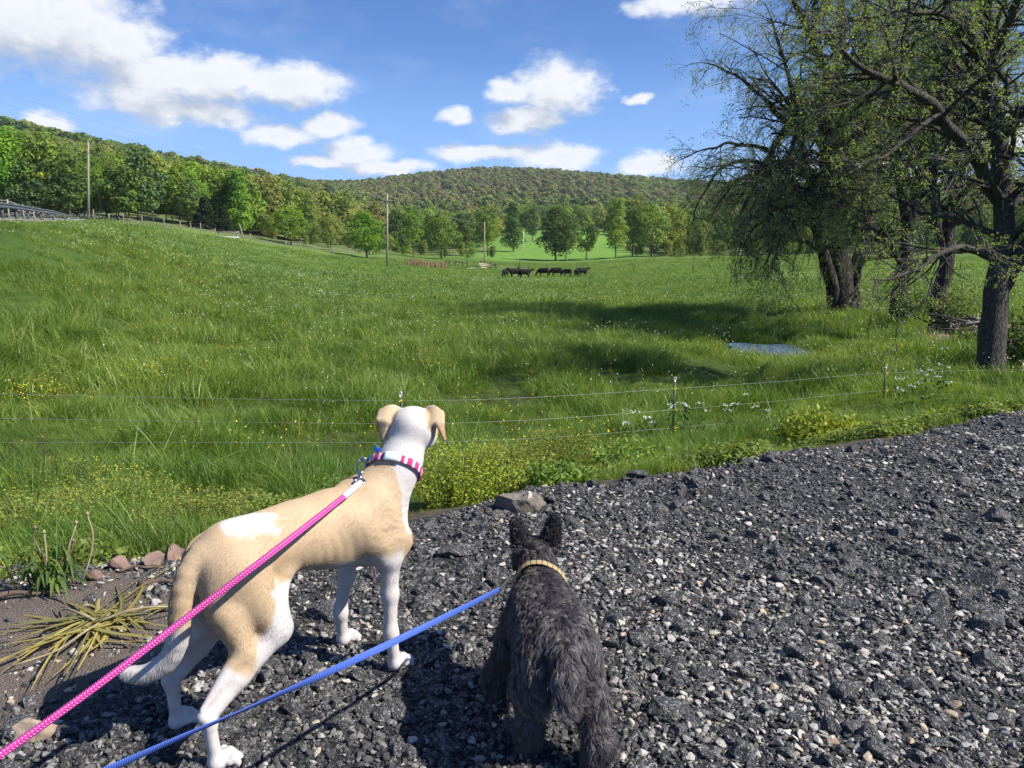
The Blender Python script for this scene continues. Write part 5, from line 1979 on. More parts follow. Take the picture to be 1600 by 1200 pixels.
def near_trees():
    Q = lambda px, py, d: P(px, py, d)
    tw = M['twig']
    # the old many-stemmed willow standing in the pasture
    D = 40.0
    b = on_ground(1316, D)
    base = lambda dx, dy=0: b + np.array([dx, dy, -0.25])
    limbs = [
        ([base(0.10), Q(1313, 440, D), Q(1310, 380, D), Q(1306, 320, D + .3), Q(1308, 250, D + .4), Q(1306, 180, D + .5), Q(1312, 90, D), Q(1316, 0, D), Q(1322, -110, D)], [0.66, 0.57, 0.45, 0.39, 0.35, 0.30, 0.21, 0.13, 0.05]),
        ([base(-0.38), Q(1300, 440, D - .4), Q(1288, 392, D - .9), Q(1274, 335, D - 1.4), Q(1258, 260, D - 2), Q(1246, 190, D - 2.4), Q(1230, 110, D - 3), Q(1205, 30, D - 3.4)], [0.38, 0.33, 0.26, 0.21, 0.17, 0.13, 0.09, 0.04]),
        ([base(0.62, .1), Q(1331, 440, D + .2), Q(1350, 385, D + .5), Q(1362, 310, D + .8), Q(1372, 220, D + 1), Q(1384, 120, D + 1.3), Q(1400, 10, D + 1.6), Q(1412, -100, D + 2)], [0.42, 0.37, 0.31, 0.26, 0.21, 0.16, 0.10, 0.05]),
        ([Q(1308, 215, D + .4), Q(1288, 178, D), Q(1262, 178, D - .6), Q(1232, 196, D - 1.0), Q(1210, 224, D - 1.4), Q(1196, 258, D - 1.8), Q(1178, 292, D - 2.2), Q(1160, 330, D - 2.4)], [0.30, 0.26, 0.23, 0.20, 0.17, 0.13, 0.09, 0.04]),
        ([Q(1234, 196, D - 1.0), Q(1212, 174, D - 1.6), Q(1180, 142, D - 2.4), Q(1142, 114, D - 3), Q(1100, 98, D - 3.4)], [0.15, 0.12, 0.09, 0.06, 0.025]),
        ([Q(1306, 170, D + .5), Q(1290, 110, D), Q(1268, 60, D - 1), Q(1240, 0, D - 2), Q(1200, -70, D - 2.4)], [0.24, 0.20, 0.15, 0.10, 0.04]),
        ([Q(1205, 236, D - 1.4), Q(1170, 226, D - 2), Q(1130, 226, D - 2.6), Q(1090, 238, D - 3), Q(1062, 250, D - 3.2)], [0.12, 0.09, 0.07, 0.045, 0.02]),
        ([Q(1268, 335, D - 1.4), Q(1240, 322, D - 2.4), Q(1208, 330, D - 3.4), Q(1180, 352, D - 4), Q(1160, 388, D - 4.4)], [0.16, 0.13, 0.10, 0.07, 0.03]),
        ([Q(1310, 300, D + .3), Q(1330, 240, D - 1), Q(1346, 160, D - 1.8), Q(1354, 70, D - 2.2), Q(1350, -30, D - 2.6)], [0.24, 0.20, 0.16, 0.11, 0.05]),
        ([Q(1308, 350, D), Q(1290, 300, D - 1.6), Q(1285, 230, D - 2.6), Q(1290, 150, D - 3.2), Q(1280, 60, D - 3.6)], [0.20, 0.17, 0.13, 0.09, 0.04]),
        ([Q(1340, 405, D + .3), Q(1376, 402, D - .6), Q(1410, 400, D - 1.4), Q(1436, 412, D - 1.8)], [0.16, 0.13, 0.10, 0.05]),
        ([Q(1276, 385, D - 1), Q(1240, 372, D - 2.2), Q(1210, 386, D - 3.2), Q(1192, 420, D - 3.8)], [0.13, 0.10, 0.07, 0.03]),
        ([Q(1308, 260, D + .4), Q(1300, 225, D + 2.2), Q(1270, 180, D + 4), Q(1230, 150, D + 5.5)], [0.2, 0.17, 0.12, 0.05]),
        ([Q(1320, 330, D + .4), Q(1350, 270, D + 2.4), Q(1390, 220, D + 4), Q(1440, 190, D + 5.5)], [0.22, 0.18, 0.12, 0.05]),
    ]
    limbs += [
        ([Q(1270, 340, D - 1.2), Q(1238, 290, D - 2.6), Q(1200, 270, D - 3.6), Q(1160, 280, D - 4.2), Q(1128, 310, D - 4.6), Q(1108, 350, D - 4.8)], [0.15, 0.12, 0.095, 0.07, 0.045, 0.02]),
        ([Q(1300, 300, D), Q(1262, 262, D + 1.4), Q(1215, 260, D + 2.6), Q(1170, 290, D + 3.4), Q(1140, 335, D + 3.8)], [0.16, 0.13, 0.10, 0.06, 0.02]),
        ([Q(1284, 390, D - .8), Q(1262, 350, D + .8), Q(1225, 350, D + 1.8), Q(1195, 385, D + 2.2)], [0.13, 0.10, 0.07, 0.02]),
        ([Q(1255, 275, D - 2), Q(1225, 268, D - 3.4), Q(1190, 300, D - 4.4), Q(1166, 350, D - 5), Q(1152, 405, D - 5.2)], [0.12, 0.10, 0.075, 0.05, 0.02]),
        ([Q(1268, 320, D - 1.4), Q(1245, 300, D - 3.6), Q(1226, 335, D - 5), Q(1214, 390, D - 5.6), Q(1206, 425, D - 5.8)], [0.12, 0.10, 0.07, 0.04, 0.015]),
        ([Q(1310, 330, D), Q(1300, 290, D - 3), Q(1286, 320, D - 4.6), Q(1270, 375, D - 5.4), Q(1262, 415, D - 5.6)], [0.13, 0.10, 0.07, 0.04, 0.015]),
        ([Q(1330, 380, D), Q(1345, 330, D - 3), Q(1356, 345, D - 4.6), Q(1366, 390, D - 5.4)], [0.13, 0.10, 0.07, 0.02]),
        ([Q(1196, 258, D - 1.8), Q(1160, 250, D - 1.2), Q(1120, 272, D - 0.6), Q(1092, 320, D - .2), Q(1080, 360, D)], [0.11, 0.09, 0.065, 0.04, 0.015]),
    ]
    lm = foliage_mat('willow_leaf', True, trans=0.40, glossy=0.25)
    limb_tree('willow_tree', 'broad old willow with several dark stems standing beyond the puddle', limbs, b, 1, M['bark_dark'], tw, lm,
              dict(n1=560, t1=0.22, l1=0.42, l1max=4.0, n2=3700, l2=0.55, l2max=2.3, n3=18500, l3max=1.2, l3min=0.45, droop1=0.17, droop2=0.30, droop3=0.45, r2=0.009, r3=0.0045, leaves=5, leaf=0.092, jit=0.12, col=(0.295, 0.375, 0.135)))
    # second tree behind, leaning right
    D = 32.0
    b = on_ground(1404, D)
    limbs = [
        ([b + (0, 0, -.2), Q(1408, 440, D), Q(1418, 380, D), Q(1432, 320, D + .2), Q(1446, 250, D + .4), Q(1462, 160, D + .6), Q(1482, 60, D + 1), Q(1500, -60, D + 1)], [0.33, 0.28, 0.25, 0.22, 0.18, 0.14, 0.09, 0.04]),
        ([Q(1420, 370, D), Q(1412, 310, D - .6), Q(1404, 240, D - 1), Q(1408, 150, D - 1.2), Q(1418, 40, D - 1.4), Q(1424, -60, D - 1.6)], [0.24, 0.20, 0.17, 0.13, 0.08, 0.03]),
        ([Q(1436, 300, D + .2), Q(1466, 250, D + .8), Q(1490, 180, D + 1.2), Q(1520, 90, D + 1.6), Q(1540, -20, D + 2)], [0.2, 0.17, 0.13, 0.09, 0.04]),
        ([Q(1412, 420, D), Q(1390, 380, D - 1), Q(1366, 360, D - 2), Q(1336, 356, D - 2.8)], [0.13, 0.10, 0.07, 0.03]),
        ([Q(1446, 250, D + .4), Q(1430, 200, D + 1.8), Q(1400, 160, D + 2.8), Q(1370, 110, D + 3.6)], [0.17, 0.13, 0.09, 0.04]),
    ]
    limb_tree('leaning_tree', 'dark tree leaning right just behind the litter patch, left of the fence post row', limbs, b, 2, M['bark_dark'], tw, lm,
              dict(n1=200, t1=0.26, l1=0.42, l1max=3.4, n2=1100, l2=0.55, l2max=1.9, n3=4300, l3max=0.95, l3min=0.35, droop2=0.12, droop3=0.25, r2=0.009, r3=0.006, leaves=6, leaf=0.080, jit=0.10, col=(0.235, 0.315, 0.095)))
    # third, slim, at the litter
    D = 28.0
    b = on_ground(1467, D)
    limbs = [
        ([b + (0, 0, -.2), Q(1468, 460, D), Q(1474, 400, D), Q(1486, 330, D + .2), Q(1500, 260, D + .3), Q(1512, 170, D + .5), Q(1520, 70, D + .6), Q(1530, -40, D + .6)], [0.30, 0.25, 0.21, 0.18, 0.15, 0.12, 0.08, 0.03]),
        ([Q(1474, 400, D), Q(1462, 340, D - .5), Q(1460, 270, D - .8), Q(1470, 180, D - 1), Q(1476, 80, D - 1)], [0.15, 0.13, 0.10, 0.07, 0.03]),
        ([Q(1488, 320, D), Q(1520, 280, D + .8), Q(1556, 230, D + 1.4), Q(1600, 180, D + 2)], [0.12, 0.10, 0.07, 0.03]),
    ]
    limb_tree('slim_tree', 'slim dark tree standing in the leaf litter nearest the stick heap', limbs, b, 3, M['bark_dark'], tw, lm,
              dict(n1=130, t1=0.22, l1=0.44, l1max=3.0, n2=700, l2=0.55, l2max=1.7, n3=3000, l3max=0.9, l3min=0.3, droop2=0.10, droop3=0.2, r2=0.008, r3=0.0055, leaves=6, leaf=0.075, jit=0.09, col=(0.245, 0.330, 0.095)))
    # the near tree at the right edge
    D = 18.0
    b = on_ground(1547, D)
    limbs = [
        ([b + (0, 0, -.25), Q(1549, 540, D), Q(1556, 470, D), Q(1562, 400, D), Q(1566, 330, D), Q(1568, 270, D), Q(1556, 200, D + .1), Q(1545, 130, D + .2), Q(1536, 50, D + .2), Q(1534, -60, D + .3), Q(1530, -200, D)], [0.31, 0.265, 0.24, 0.225, 0.215, 0.205, 0.17, 0.14, 0.12, 0.09, 0.04]),
        ([Q(1564, 455, D), Q(1582, 420, D - .1), Q(1600, 385, D - .3), Q(1625, 330, D - .5), Q(1650, 250, D - .8), Q(1680, 130, D - 1), Q(1700, 0, D - 1.2)], [0.17, 0.19, 0.17, 0.14, 0.11, 0.07, 0.03]),
        ([Q(1566, 318, D), Q(1545, 292, D - .2), Q(1520, 250, D - .5), Q(1492, 205, D - .9), Q(1455, 166, D - 1.3), Q(1420, 146, D - 1.7), Q(1386, 124, D - 2), Q(1340, 92, D - 2.4), Q(1296, 48, D - 2.8)], [0.16, 0.15, 0.135, 0.125, 0.11, 0.095, 0.075, 0.05, 0.02]),
        ([Q(1568, 210, D), Q(1590, 182, D - .2), Q(1620, 158, D - .4), Q(1670, 120, D - .6), Q(1730, 60, D - .8)], [0.14, 0.125, 0.11, 0.08, 0.03]),
        ([Q(1560, 408, D), Q(1538, 398, D - .4), Q(1510, 388, D - .9), Q(1484, 390, D - 1.3), Q(1464, 402, D - 1.6), Q(1438, 420, D - 1.9), Q(1404, 430, D - 2.2), Q(1362, 436, D - 2.4)], [0.10, 0.095, 0.085, 0.07, 0.055, 0.04, 0.03, 0.012]),
        ([Q(1545, 292, D - .2), Q(1520, 282, D + .8), Q(1480, 272, D + 1.4), Q(1440, 274, D + 1.9), Q(1390, 290, D + 2.3)], [0.09, 0.075, 0.06, 0.045, 0.015]),
        ([Q(1470, 178, D - 1.2), Q(1440, 196, D - 1.6), Q(1400, 232, D - 1.9), Q(1370, 250, D - 2.2), Q(1320, 262, D - 2.4)], [0.065, 0.055, 0.045, 0.03, 0.012]),
        ([Q(1538, 90, D + .2), Q(1510, 50, D - .4), Q(1480, 28, D - .9), Q(1430, 22, D - 1.4), Q(1370, 24, D - 1.8), Q(1310, 40, D - 2)], [0.10, 0.085, 0.07, 0.05, 0.035, 0.015]),
        ([Q(1566, 330, D), Q(1592, 318, D + .5), Q(1630, 300, D + .9), Q(1690, 270, D + 1.3)], [0.11, 0.10, 0.08, 0.03]),
        ([Q(1545, 130, D + .2), Q(1560, 70, D - .6), Q(1590, 10, D - 1.2), Q(1620, -70, D - 1.6)], [0.10, 0.085, 0.06, 0.03]),
        ([Q(1556, 200, D + .1), Q(1530, 150, D + 1.0), Q(1500, 110, D + 1.6), Q(1460, 60, D + 2), Q(1430, -20, D + 2.4)], [0.09, 0.08, 0.065, 0.045, 0.02]),
    ]
    lm2 = foliage_mat('near_leaf', True, trans=0.45, glossy=0.3)
    limb_tree('roadside_tree', 'nearest tree with a grey forked trunk beside the dirt patch at the fence', limbs, b, 4, M['bark_grey'], tw, lm2,
              dict(n1=230, t1=0.22, l1=0.42, l1max=2.0, n2=1500, l2=0.55, l2max=1.1, n3=6000, l3max=0.55, l3min=0.18, droop1=0.05, droop2=0.10, droop3=0.18, r2=0.006, r3=0.0034, leaves=6, leaf=0.046, jit=0.045, col=(0.300, 0.395, 0.090)))


def crown_mesh(name, seed, n, h, w, mat, lobes=14, card=0.5, base=0.25, shape='round', open_=0.0, twigs=True):
    """Leaf crown from many lobes inside an envelope; every leaf spray is its own small face."""
    g = np.random.default_rng(seed)
    C, R, TT = [], [], []
    for i in range(lobes):
        t = (i + 0.5) / lobes
        z = base + (1 - base) * t
        if shape == 'round':
            prof = math.sin(min(1, (0.18 + 0.82 * (1 - abs(2 * t - 0.85) ** 1.6 if abs(2 * t - 0.85) < 1 else 0.05))) * math.pi / 2)
        elif shape == 'tall':
            prof = (1 - t) ** 0.6 * 0.9 + 0.12
        elif shape == 'cone':
            prof = 1.02 - t
        else:
            prof = 0.6 + 0.4 * math.sin(t * math.pi)
        a = i * 2.4 + g.uniform(-0.5, 0.5)
        rr = w * prof * g.uniform(0.35, 0.75)
        C.append([math.cos(a) * rr, math.sin(a) * rr, z * h])
        R.append(w * g.uniform(0.32, 0.55) * (0.55 + 0.45 * prof))
        TT.append(g.uniform(0.2, 0.8))
    C, R, TT = np.array(C), np.array(R), np.array(TT)
    wgt = R ** 2
    k = g.choice(lobes, n, p=wgt / wgt.sum())
    d = norm(g.normal(size=(n, 3)))
    d[:, 2] = np.where((d[:, 2] < 0) & (g.uniform(0, 1, n) < 0.45), -d[:, 2], d[:, 2])
    rad = R[k] * (0.72 + 0.34 * g.uniform(0, 1, n) ** 0.7) * (0.75 + 0.5 * vnoise(d * 2.3 + C[k], seed))
    c = C[k] + d * rad[:, None] * np.array([1, 1, 0.80])
    if open_:
        kk = vnoise(c * 1.1 / max(w, 1) * 4, seed + 5) > open_
        c, d, k = c[kk], d[kk], k[kk]
    c[:, 2] = np.maximum(c[:, 2], h * base * 0.55)
    s = card * g.uniform(0.6, 1.3, len(c))
    return cards(c, s, g, name, mat, tint_arr=np.clip(TT[k] + g.normal(0, 0.16, len(c)), 0, 1), normals=d * 0.9 + np.array([0, 0, 0.25]), aspect=0.75, data_only=True)


def trunk_mesh(name, seed, h, r, w, base, mat, forks=7):
    g = np.random.default_rng(seed)
    mb = MB()
    top = h * 0.72
    pts = np.array([[0, 0, -0.4], [0, 0, h * 0.1], [g.normal(0, .15), g.normal(0, .15), h * 0.35], [g.normal(0, .3), g.normal(0, .3), top]])
    mb.tube(curve(pts, 9), np.linspace(r, r * 0.25, 9), 8, False)
    for i in range(forks):
        t = g.uniform(max(base * 0.7, 0.12), 0.6)
        a = i * 2.4 + g.uniform(-.4, .4)
        o = np.array([0, 0, t * h])
        e_ = o + np.array([math.cos(a) * w * g.uniform(0.5, 0.8), math.sin(a) * w * g.uniform(0.5, 0.8), h * g.uniform(0.12, 0.3)])
        m_ = (o + e_) / 2 + np.array([0, 0, -h * 0.02])
        mb.tube(curve([o, m_, e_], 6), np.linspace(r * 0.45, r * 0.08, 6), 5, False)
    return mb.data(name, mat, True)


def bare_crown(name, seed, h, w, mat):
    g = np.random.default_rng(seed)
    p, r = resample([[0, 0, 0], [0.1, 0, h * .4], [0, 0.1, h]], [0.16, 0.11, 0.03], 10)
    P1, R1 = sprout(p[None], r[None], 1.8, 0.2, 32, 0.42, h * .45, 0.55, 0.03, 6, g, -0.06, 0.35)
    P2, R2 = sprout(P1, R1, 1.4, 0.2, 32, 0.5, h * .2, 0.55, 0.02, 4, g, -0.05, 0.2)
    v1, f1 = tubes(np.concatenate([P1]), R1, 4)
    v2, f2 = tubes(P2, R2, 3)
    return make_mesh(name, np.vstack([v1, v2]), np.vstack([f1, f2 + len(v1)]), mat, True)


def build_woods():
    lf = foliage_mat('tree_leaf', True, trans=0.28, glossy=0.15, hue=0.16)
    SH = {}
    for i, (sh, h, w, base, lob, op) in enumerate([('round', 13, 4.2, 0.16, 20, 0.28), ('round', 13, 3.6, 0.22, 16, 0.38), ('tall', 14, 3.8, 0.10, 18, 0.30), ('even', 15, 3.4, 0.22, 20, 0.36), ('round', 12, 4.6, 0.26, 18, 0.42), ('even', 16, 3.8, 0.30, 18, 0.40)]):
        SH[i] = (crown_mesh('crown', 400 + i, 9500, h, w, lf, lob + 6, 0.36, base, sh, op), trunk_mesh('trunk', 450 + i, h, 0.24, w, base, M['bark_far']), h)
    spruce = crown_mesh('crown', 480, 7000, 7, 3.2, lf, 30, 0.42, 0.03, 'cone', 0.15)
    spruce_t = trunk_mesh('trunk', 481, 7, 0.2, 1.5, 0.3, M['bark_far'], 0)
    bare = bare_crown('crown', 490, 12, 3, simple_mat('pale_twig', (0.30, 0.285, 0.265), (0.22, 0.21, 0.195), 2.0, 0.9))
    COLS = dict(bright=(0.185, 0.315, 0.050), mid=(0.185, 0.275, 0.064), dark=(0.095, 0.160, 0.048), yellow=(0.270, 0.325, 0.085), olive=(0.235, 0.290, 0.095), brown=(0.250, 0.250, 0.125), blue=(0.120, 0.190, 0.070))
    g = np.random.default_rng(77)

    def tree(name, label, px, D, top_py, shape, colr, group=None, wscale=1.0, base_py=None, jit=0.08):
        b = on_ground(px, D)
        crown, trunk, h = SH[shape] if isinstance(shape, int) else shape
        _, py0, d = to_px(b)
        H_ = (py0 - top_py) / FPX * d * 1.02
        s = H_ / max(v_.co.z for v_ in crown.vertices)
        t = thing(name, label, 'tree', loc=b, group=group, rot=(0, 0, g.uniform(0, 6.28)), scale=(s * wscale, s * wscale, s))
        link('trunk', trunk, t)
        c = link('crown', crown, t)
        cc = np.array(COLS[colr]) * g.uniform(1 - jit, 1 + jit, 3)
        c.color = (*cc, 1)
        return t
    # trees along the far edge of the pasture, left to right
    T = [
        (455, 138, 322, 4, 'bright', 'low bright green tree at the field edge, right of the dark spruce', 1.25),
        (425, 142, 338, 0, 'yellow', 'small yellow green tree just left of the low bright green one', 1.0),
        (517, 142, 332, 4, 'olive', 'dull olive bushy tree left of the round bright green one', 1.0),
        (573, 132, 331, 0, 'bright', 'round vivid green tree just left of the tall bare utility pole', 1.45),
        (646, 185, 320, 5, 'mid', 'upright green tree right of the tall bare utility pole', 1.0),
        (690, 190, 332, 4, 'mid', 'broad green tree right of the upright one beyond the pole', 1.05),
        (722, 235, 335, 1, 'dark', 'dark green tree behind the cattle pen, left of the thin pole', 1.0),
        (762, 225, 322, 5, 'mid', 'tall green tree right behind the thin pole', 1.1),
        (802, 265, 318, 2, 'dark', 'dark tree at the upper left corner of the far meadow', 1.0),
        (832, 330, 325, 1, 'blue', 'small dark tree on the rim of the far meadow', 1.0),
        (868, 205, 326, 0, 'dark', 'dark round tree standing in front of the far meadow behind the cows', 1.15),
        (884, 200, 338, 4, 'dark', 'second dark tree touching the dark round one behind the cows', 0.95),
        (916, 205, 334, 1, 'olive', 'thin see-through tree right of the dark pair behind the cows', 0.9),
        (962, 200, 312, 3, 'mid', 'tall tree at the right end of the far meadow', 1.0),
        (988, 208, 306, 5, 'mid', 'tallest tree of the clump right of the far meadow', 1.0),
        (1018, 205, 318, 4, 'olive', 'broad olive tree in the clump right of the far meadow', 1.1),
        (1048, 212, 322, 0, 'yellow', 'yellowish tree in the clump right of the far meadow', 1.0),
        (1094, 205, 346, 4, 'olive', 'low spreading tree at the right end of the tree line', 1.15),
        (1130, 225, 322, 1, 'mid', 'tree at the field edge just left of the willow crown', 1.0),
        (1175, 228, 318, 5, 'mid', 'first tree of the field edge seen through the hanging willow branches', 1.0),
        (1225, 225, 325, 4, 'olive', 'second tree of the field edge seen through the hanging willow branches', 1.0),
        (1270, 230, 318, 0, 'mid', 'tree of the field edge left of the willow stems', 1.0),
        (1370, 225, 318, 5, 'mid', 'tree of the field edge right of the willow stems', 1.0),
        (1440, 220, 312, 0, 'dark', 'tree of the field edge behind the slim tree', 1.0),
        (1500, 225, 305, 5, 'mid', 'tree of the field edge left of the near grey trunk', 1.0),
        (1600, 215, 300, 4, 'mid', 'tree of the field edge right of the near grey trunk', 1.0),
        (376, 148, 268, 2, 'bright', 'tall fresh green pointed tree right behind the dark spruce', 0.95),
        (22, 122, 205, 0, 'bright', 'large bright leafy tree at the left end behind the guardrail', 1.1),
    ]
    for px, D, top, sh, colr, lb, ws in T:
        tree('deciduous_tree', lb, px, D, top, sh, colr, 'trees around the pasture', ws)
    tree('spruce_tree', 'dark cone shaped spruce at the edge of the wooded slope', 322, 136, 308, (spruce, spruce_t, 7), 'dark', None, 1.1)
    c = [o for o in bpy.data.objects if o.parent and o.parent.name == 'spruce_tree' and o.name.startswith('crown')][0]
    c.color = (0.020, 0.038, 0.016, 1)
    tree('spruce_tree', 'smaller dark spruce touching the right side of the big one', 352, 138, 322, (spruce, spruce_t, 7), 'dark', None, 0.9)
    c = [o for o in bpy.data.objects if o.parent and o.parent.name == 'spruce_tree.001' and o.name.startswith('crown')][0]
    c.color = (0.022, 0.042, 0.018, 1)
    for px, D, top, lb in [(216, 132, 248, 'leafless grey tree at the wood edge, left one of the bare pair'), (240, 134, 255, 'leafless grey tree at the wood edge, right one of the bare pair')]:
        tree('bare_tree', lb, px, D, top, (bare, SH[3][1], 12), 'brown', 'leafless trees at the wood edge', 0.8)
    # the front row of the wooded slope
    used = {}
    cols = ['mid', 'mid', 'bright', 'olive', 'yellow', 'dark', 'mid', 'olive']
    for i in range(42):
        px = -60 + i * 13.2 + g.uniform(-5, 5)
        if 205 < px < 250 or 312 < px < 358:
            continue
        D = np.interp(px, [-60, 130, 300, 500], [128, 128, 142, 168]) + g.uniform(0, 22)
        tall = np.interp(px, [-60, 0, 150, 300, 420, 500], [205, 215, 240, 262, 285, 310]) + g.uniform(-12, 22)
        cn = cols[int(g.integers(0, 8))]
        marks = [(-999, 'behind the far railing'), (40, 'behind the guardrail'), (140, 'right of the grey utility pole'), (252, 'right of the leafless pair'), (358, 'right of the two spruces'), (430, 'behind the yellow green tree')]
        mk = [m_ for m_ in marks if m_[0] < px][-1][1]
        rank = used.get(mk, 0)
        used[mk] = rank + 1
        word = dict(mid='green', bright='bright green', olive='olive', yellow='yellow green', dark='dark green')[cn]
        nth = ['first', 'second', 'third', 'fourth', 'fifth', 'sixth', 'seventh', 'eighth', 'ninth', 'tenth'][rank]
        tree('deciduous_tree', '%s wood edge tree, %s of those %s' % (word, nth, mk), px, D, tall, [3, 5, 1, 3, 0, 2][i % 6], cn, 'front row of the wooded slope', g.uniform(0.85, 1.1))

    # the wooded slopes and the far hill: more trees than anyone could count
    def mass(name, label, n, protos, region, seed, smin, smax):
        gg = np.random.default_rng(seed)
        r0, r1, p0, p1, keep = region
        r = np.sqrt(gg.uniform(r0 ** 2, r1 ** 2, n))
        px = gg.uniform(p0, p1, n)
        th = np.arctan((px - 800) / FPX)
        x, y = r * np.sin(th), r * np.cos(th)
        k = keep(px, r, gg)
        x, y = x[k], y[k]
        s = gg.uniform(smin, smax, len(x))
        hue = fbm(np.column_stack([x, y]) * (6.0 / r1), 3, seed)
        idx = np.clip(((hue - 0.5) * 2.2 + 0.5 + gg.normal(0, 0.24, len(x))) * len(protos), 0, len(protos) - 1).astype(int)
        scatter(name, np.column_stack([x, y, H(x, y) - 0.3]), np.column_stack([np.zeros(len(x)), np.zeros(len(x)), gg.uniform(0, 6.28, len(x))]),
                np.column_stack([s * gg.uniform(0.85, 1.25, len(x)), s * gg.uniform(0.85, 1.25, len(x)), s]), idx, protos, label)
    order = ['brown', 'olive', 'olive', 'mid', 'yellow', 'mid', 'dark', 'bright', 'mid', 'blue']
    wl = {}
    def wood_leaf(cn, k):
        if (cn, k) not in wl:
            wl[(cn, k)] = foliage_mat('wood_leaf', False, tuple(float(v) * k for v in COLS[cn]), 0.28, glossy=0.15, hue=0.16)
        return wl[(cn, k)]
    mp = []
    for i, cn in enumerate(order):
        sh = ['round', 'even', 'round', 'even', 'round'][i % 5]
        cm = crown_mesh('wood_crown', 600 + i, 3200, 14, 4.2, wood_leaf(cn, 1.0), 18, 0.62, 0.22, sh, 0.30)
        mp.append(cm)
    fp = []
    for i, cn in enumerate(['brown', 'olive', 'brown', 'olive', 'mid', 'olive', 'yellow', 'mid', 'mid', 'dark']):
        fp.append(crown_mesh('hill_crown', 700 + i, 900, 13, 4.8, wood_leaf(cn, 0.92), 9, 1.35, 0.25, 'round', 0.0))
    edge = lambda px: np.interp(px, [-300, 0, 150, 300, 450, 560, 640], [150, 140, 142, 150, 170, 205, 260])
    e3 = lambda px: np.interp(px, [400, 520, 600, 640, 740, 775, 790, 850, 960, 990, 1050, 1150, 1700], [150, 158, 190, 198, 205, 205, 430, 430, 430, 205, 205, 208, 208])
    mass('left_woods', 'spring woods covering the slope on the left', 3600, mp, (135, 640, -350, 660, lambda px, r, g_: r > edge(px)), 41, 0.62, 0.95)
    e2 = lambda px: np.interp(px, [600, 640, 700, 770, 790, 960, 1000, 1050, 1150, 1700, 2400], [224, 218, 222, 262, 425, 425, 262, 222, 222, 222, 222])
    mass('valley_woods', 'woods filling the valley beyond the pasture', 3800, mp, (225, 760, 600, 2300, lambda px, r, g_: r > e2(px)), 42, 0.58, 1.0)
    mass('field_edge_shrubs', 'low leafy shrubs filling in under the trees along the pasture edge', 900, mp[1:], (150, 330, 420, 1700, lambda px, r, g_: (r > e3(px)) & (r < e3(px) + 26)), 44, 0.14, 0.36)
    mass('hill_woods', 'brownish spring woods covering the far hill', 15000, fp, (620, 1700, -450, 2200, lambda px, r, g_: r > 640), 43, 0.95, 1.5)

# ------------------------------------------------------------------ pond
def build_pond():
    m, q, out = material('pond_water')
    p = pos(q)
    n = q.noise(q.vec('MULTIPLY', p, (1, 1.6, 1)), 5.0, 4.0, 0.55)
    principled(q, out, (0.016, 0.020, 0.012), 0.04, bump=n, bump_d=0.02, bump_s=0.35, spec=0.5)
    k = np.linspace(0, 2 * math.pi, 73)[:-1]
    rr = 1.95 * (0.50 + 0.95 * (fbm(np.column_stack([np.cos(k) * 2.2, np.sin(k) * 2.2]), 3, 8)))
    ring = np.column_stack([POND[0] + np.cos(k) * rr, POND[1] + np.sin(k) * rr * 1.1, np.full(72, POND_Z)])
    v = np.vstack([ring, [POND[0], POND[1], POND_Z]])
    f = np.array([[72, i, (i + 1) % 72] for i in range(72)])
    o = link('pond', make_mesh('pond', v, f, m, True))
    tag(o, 'small puddle of standing water in the pasture reflecting the sky', kind='structure')


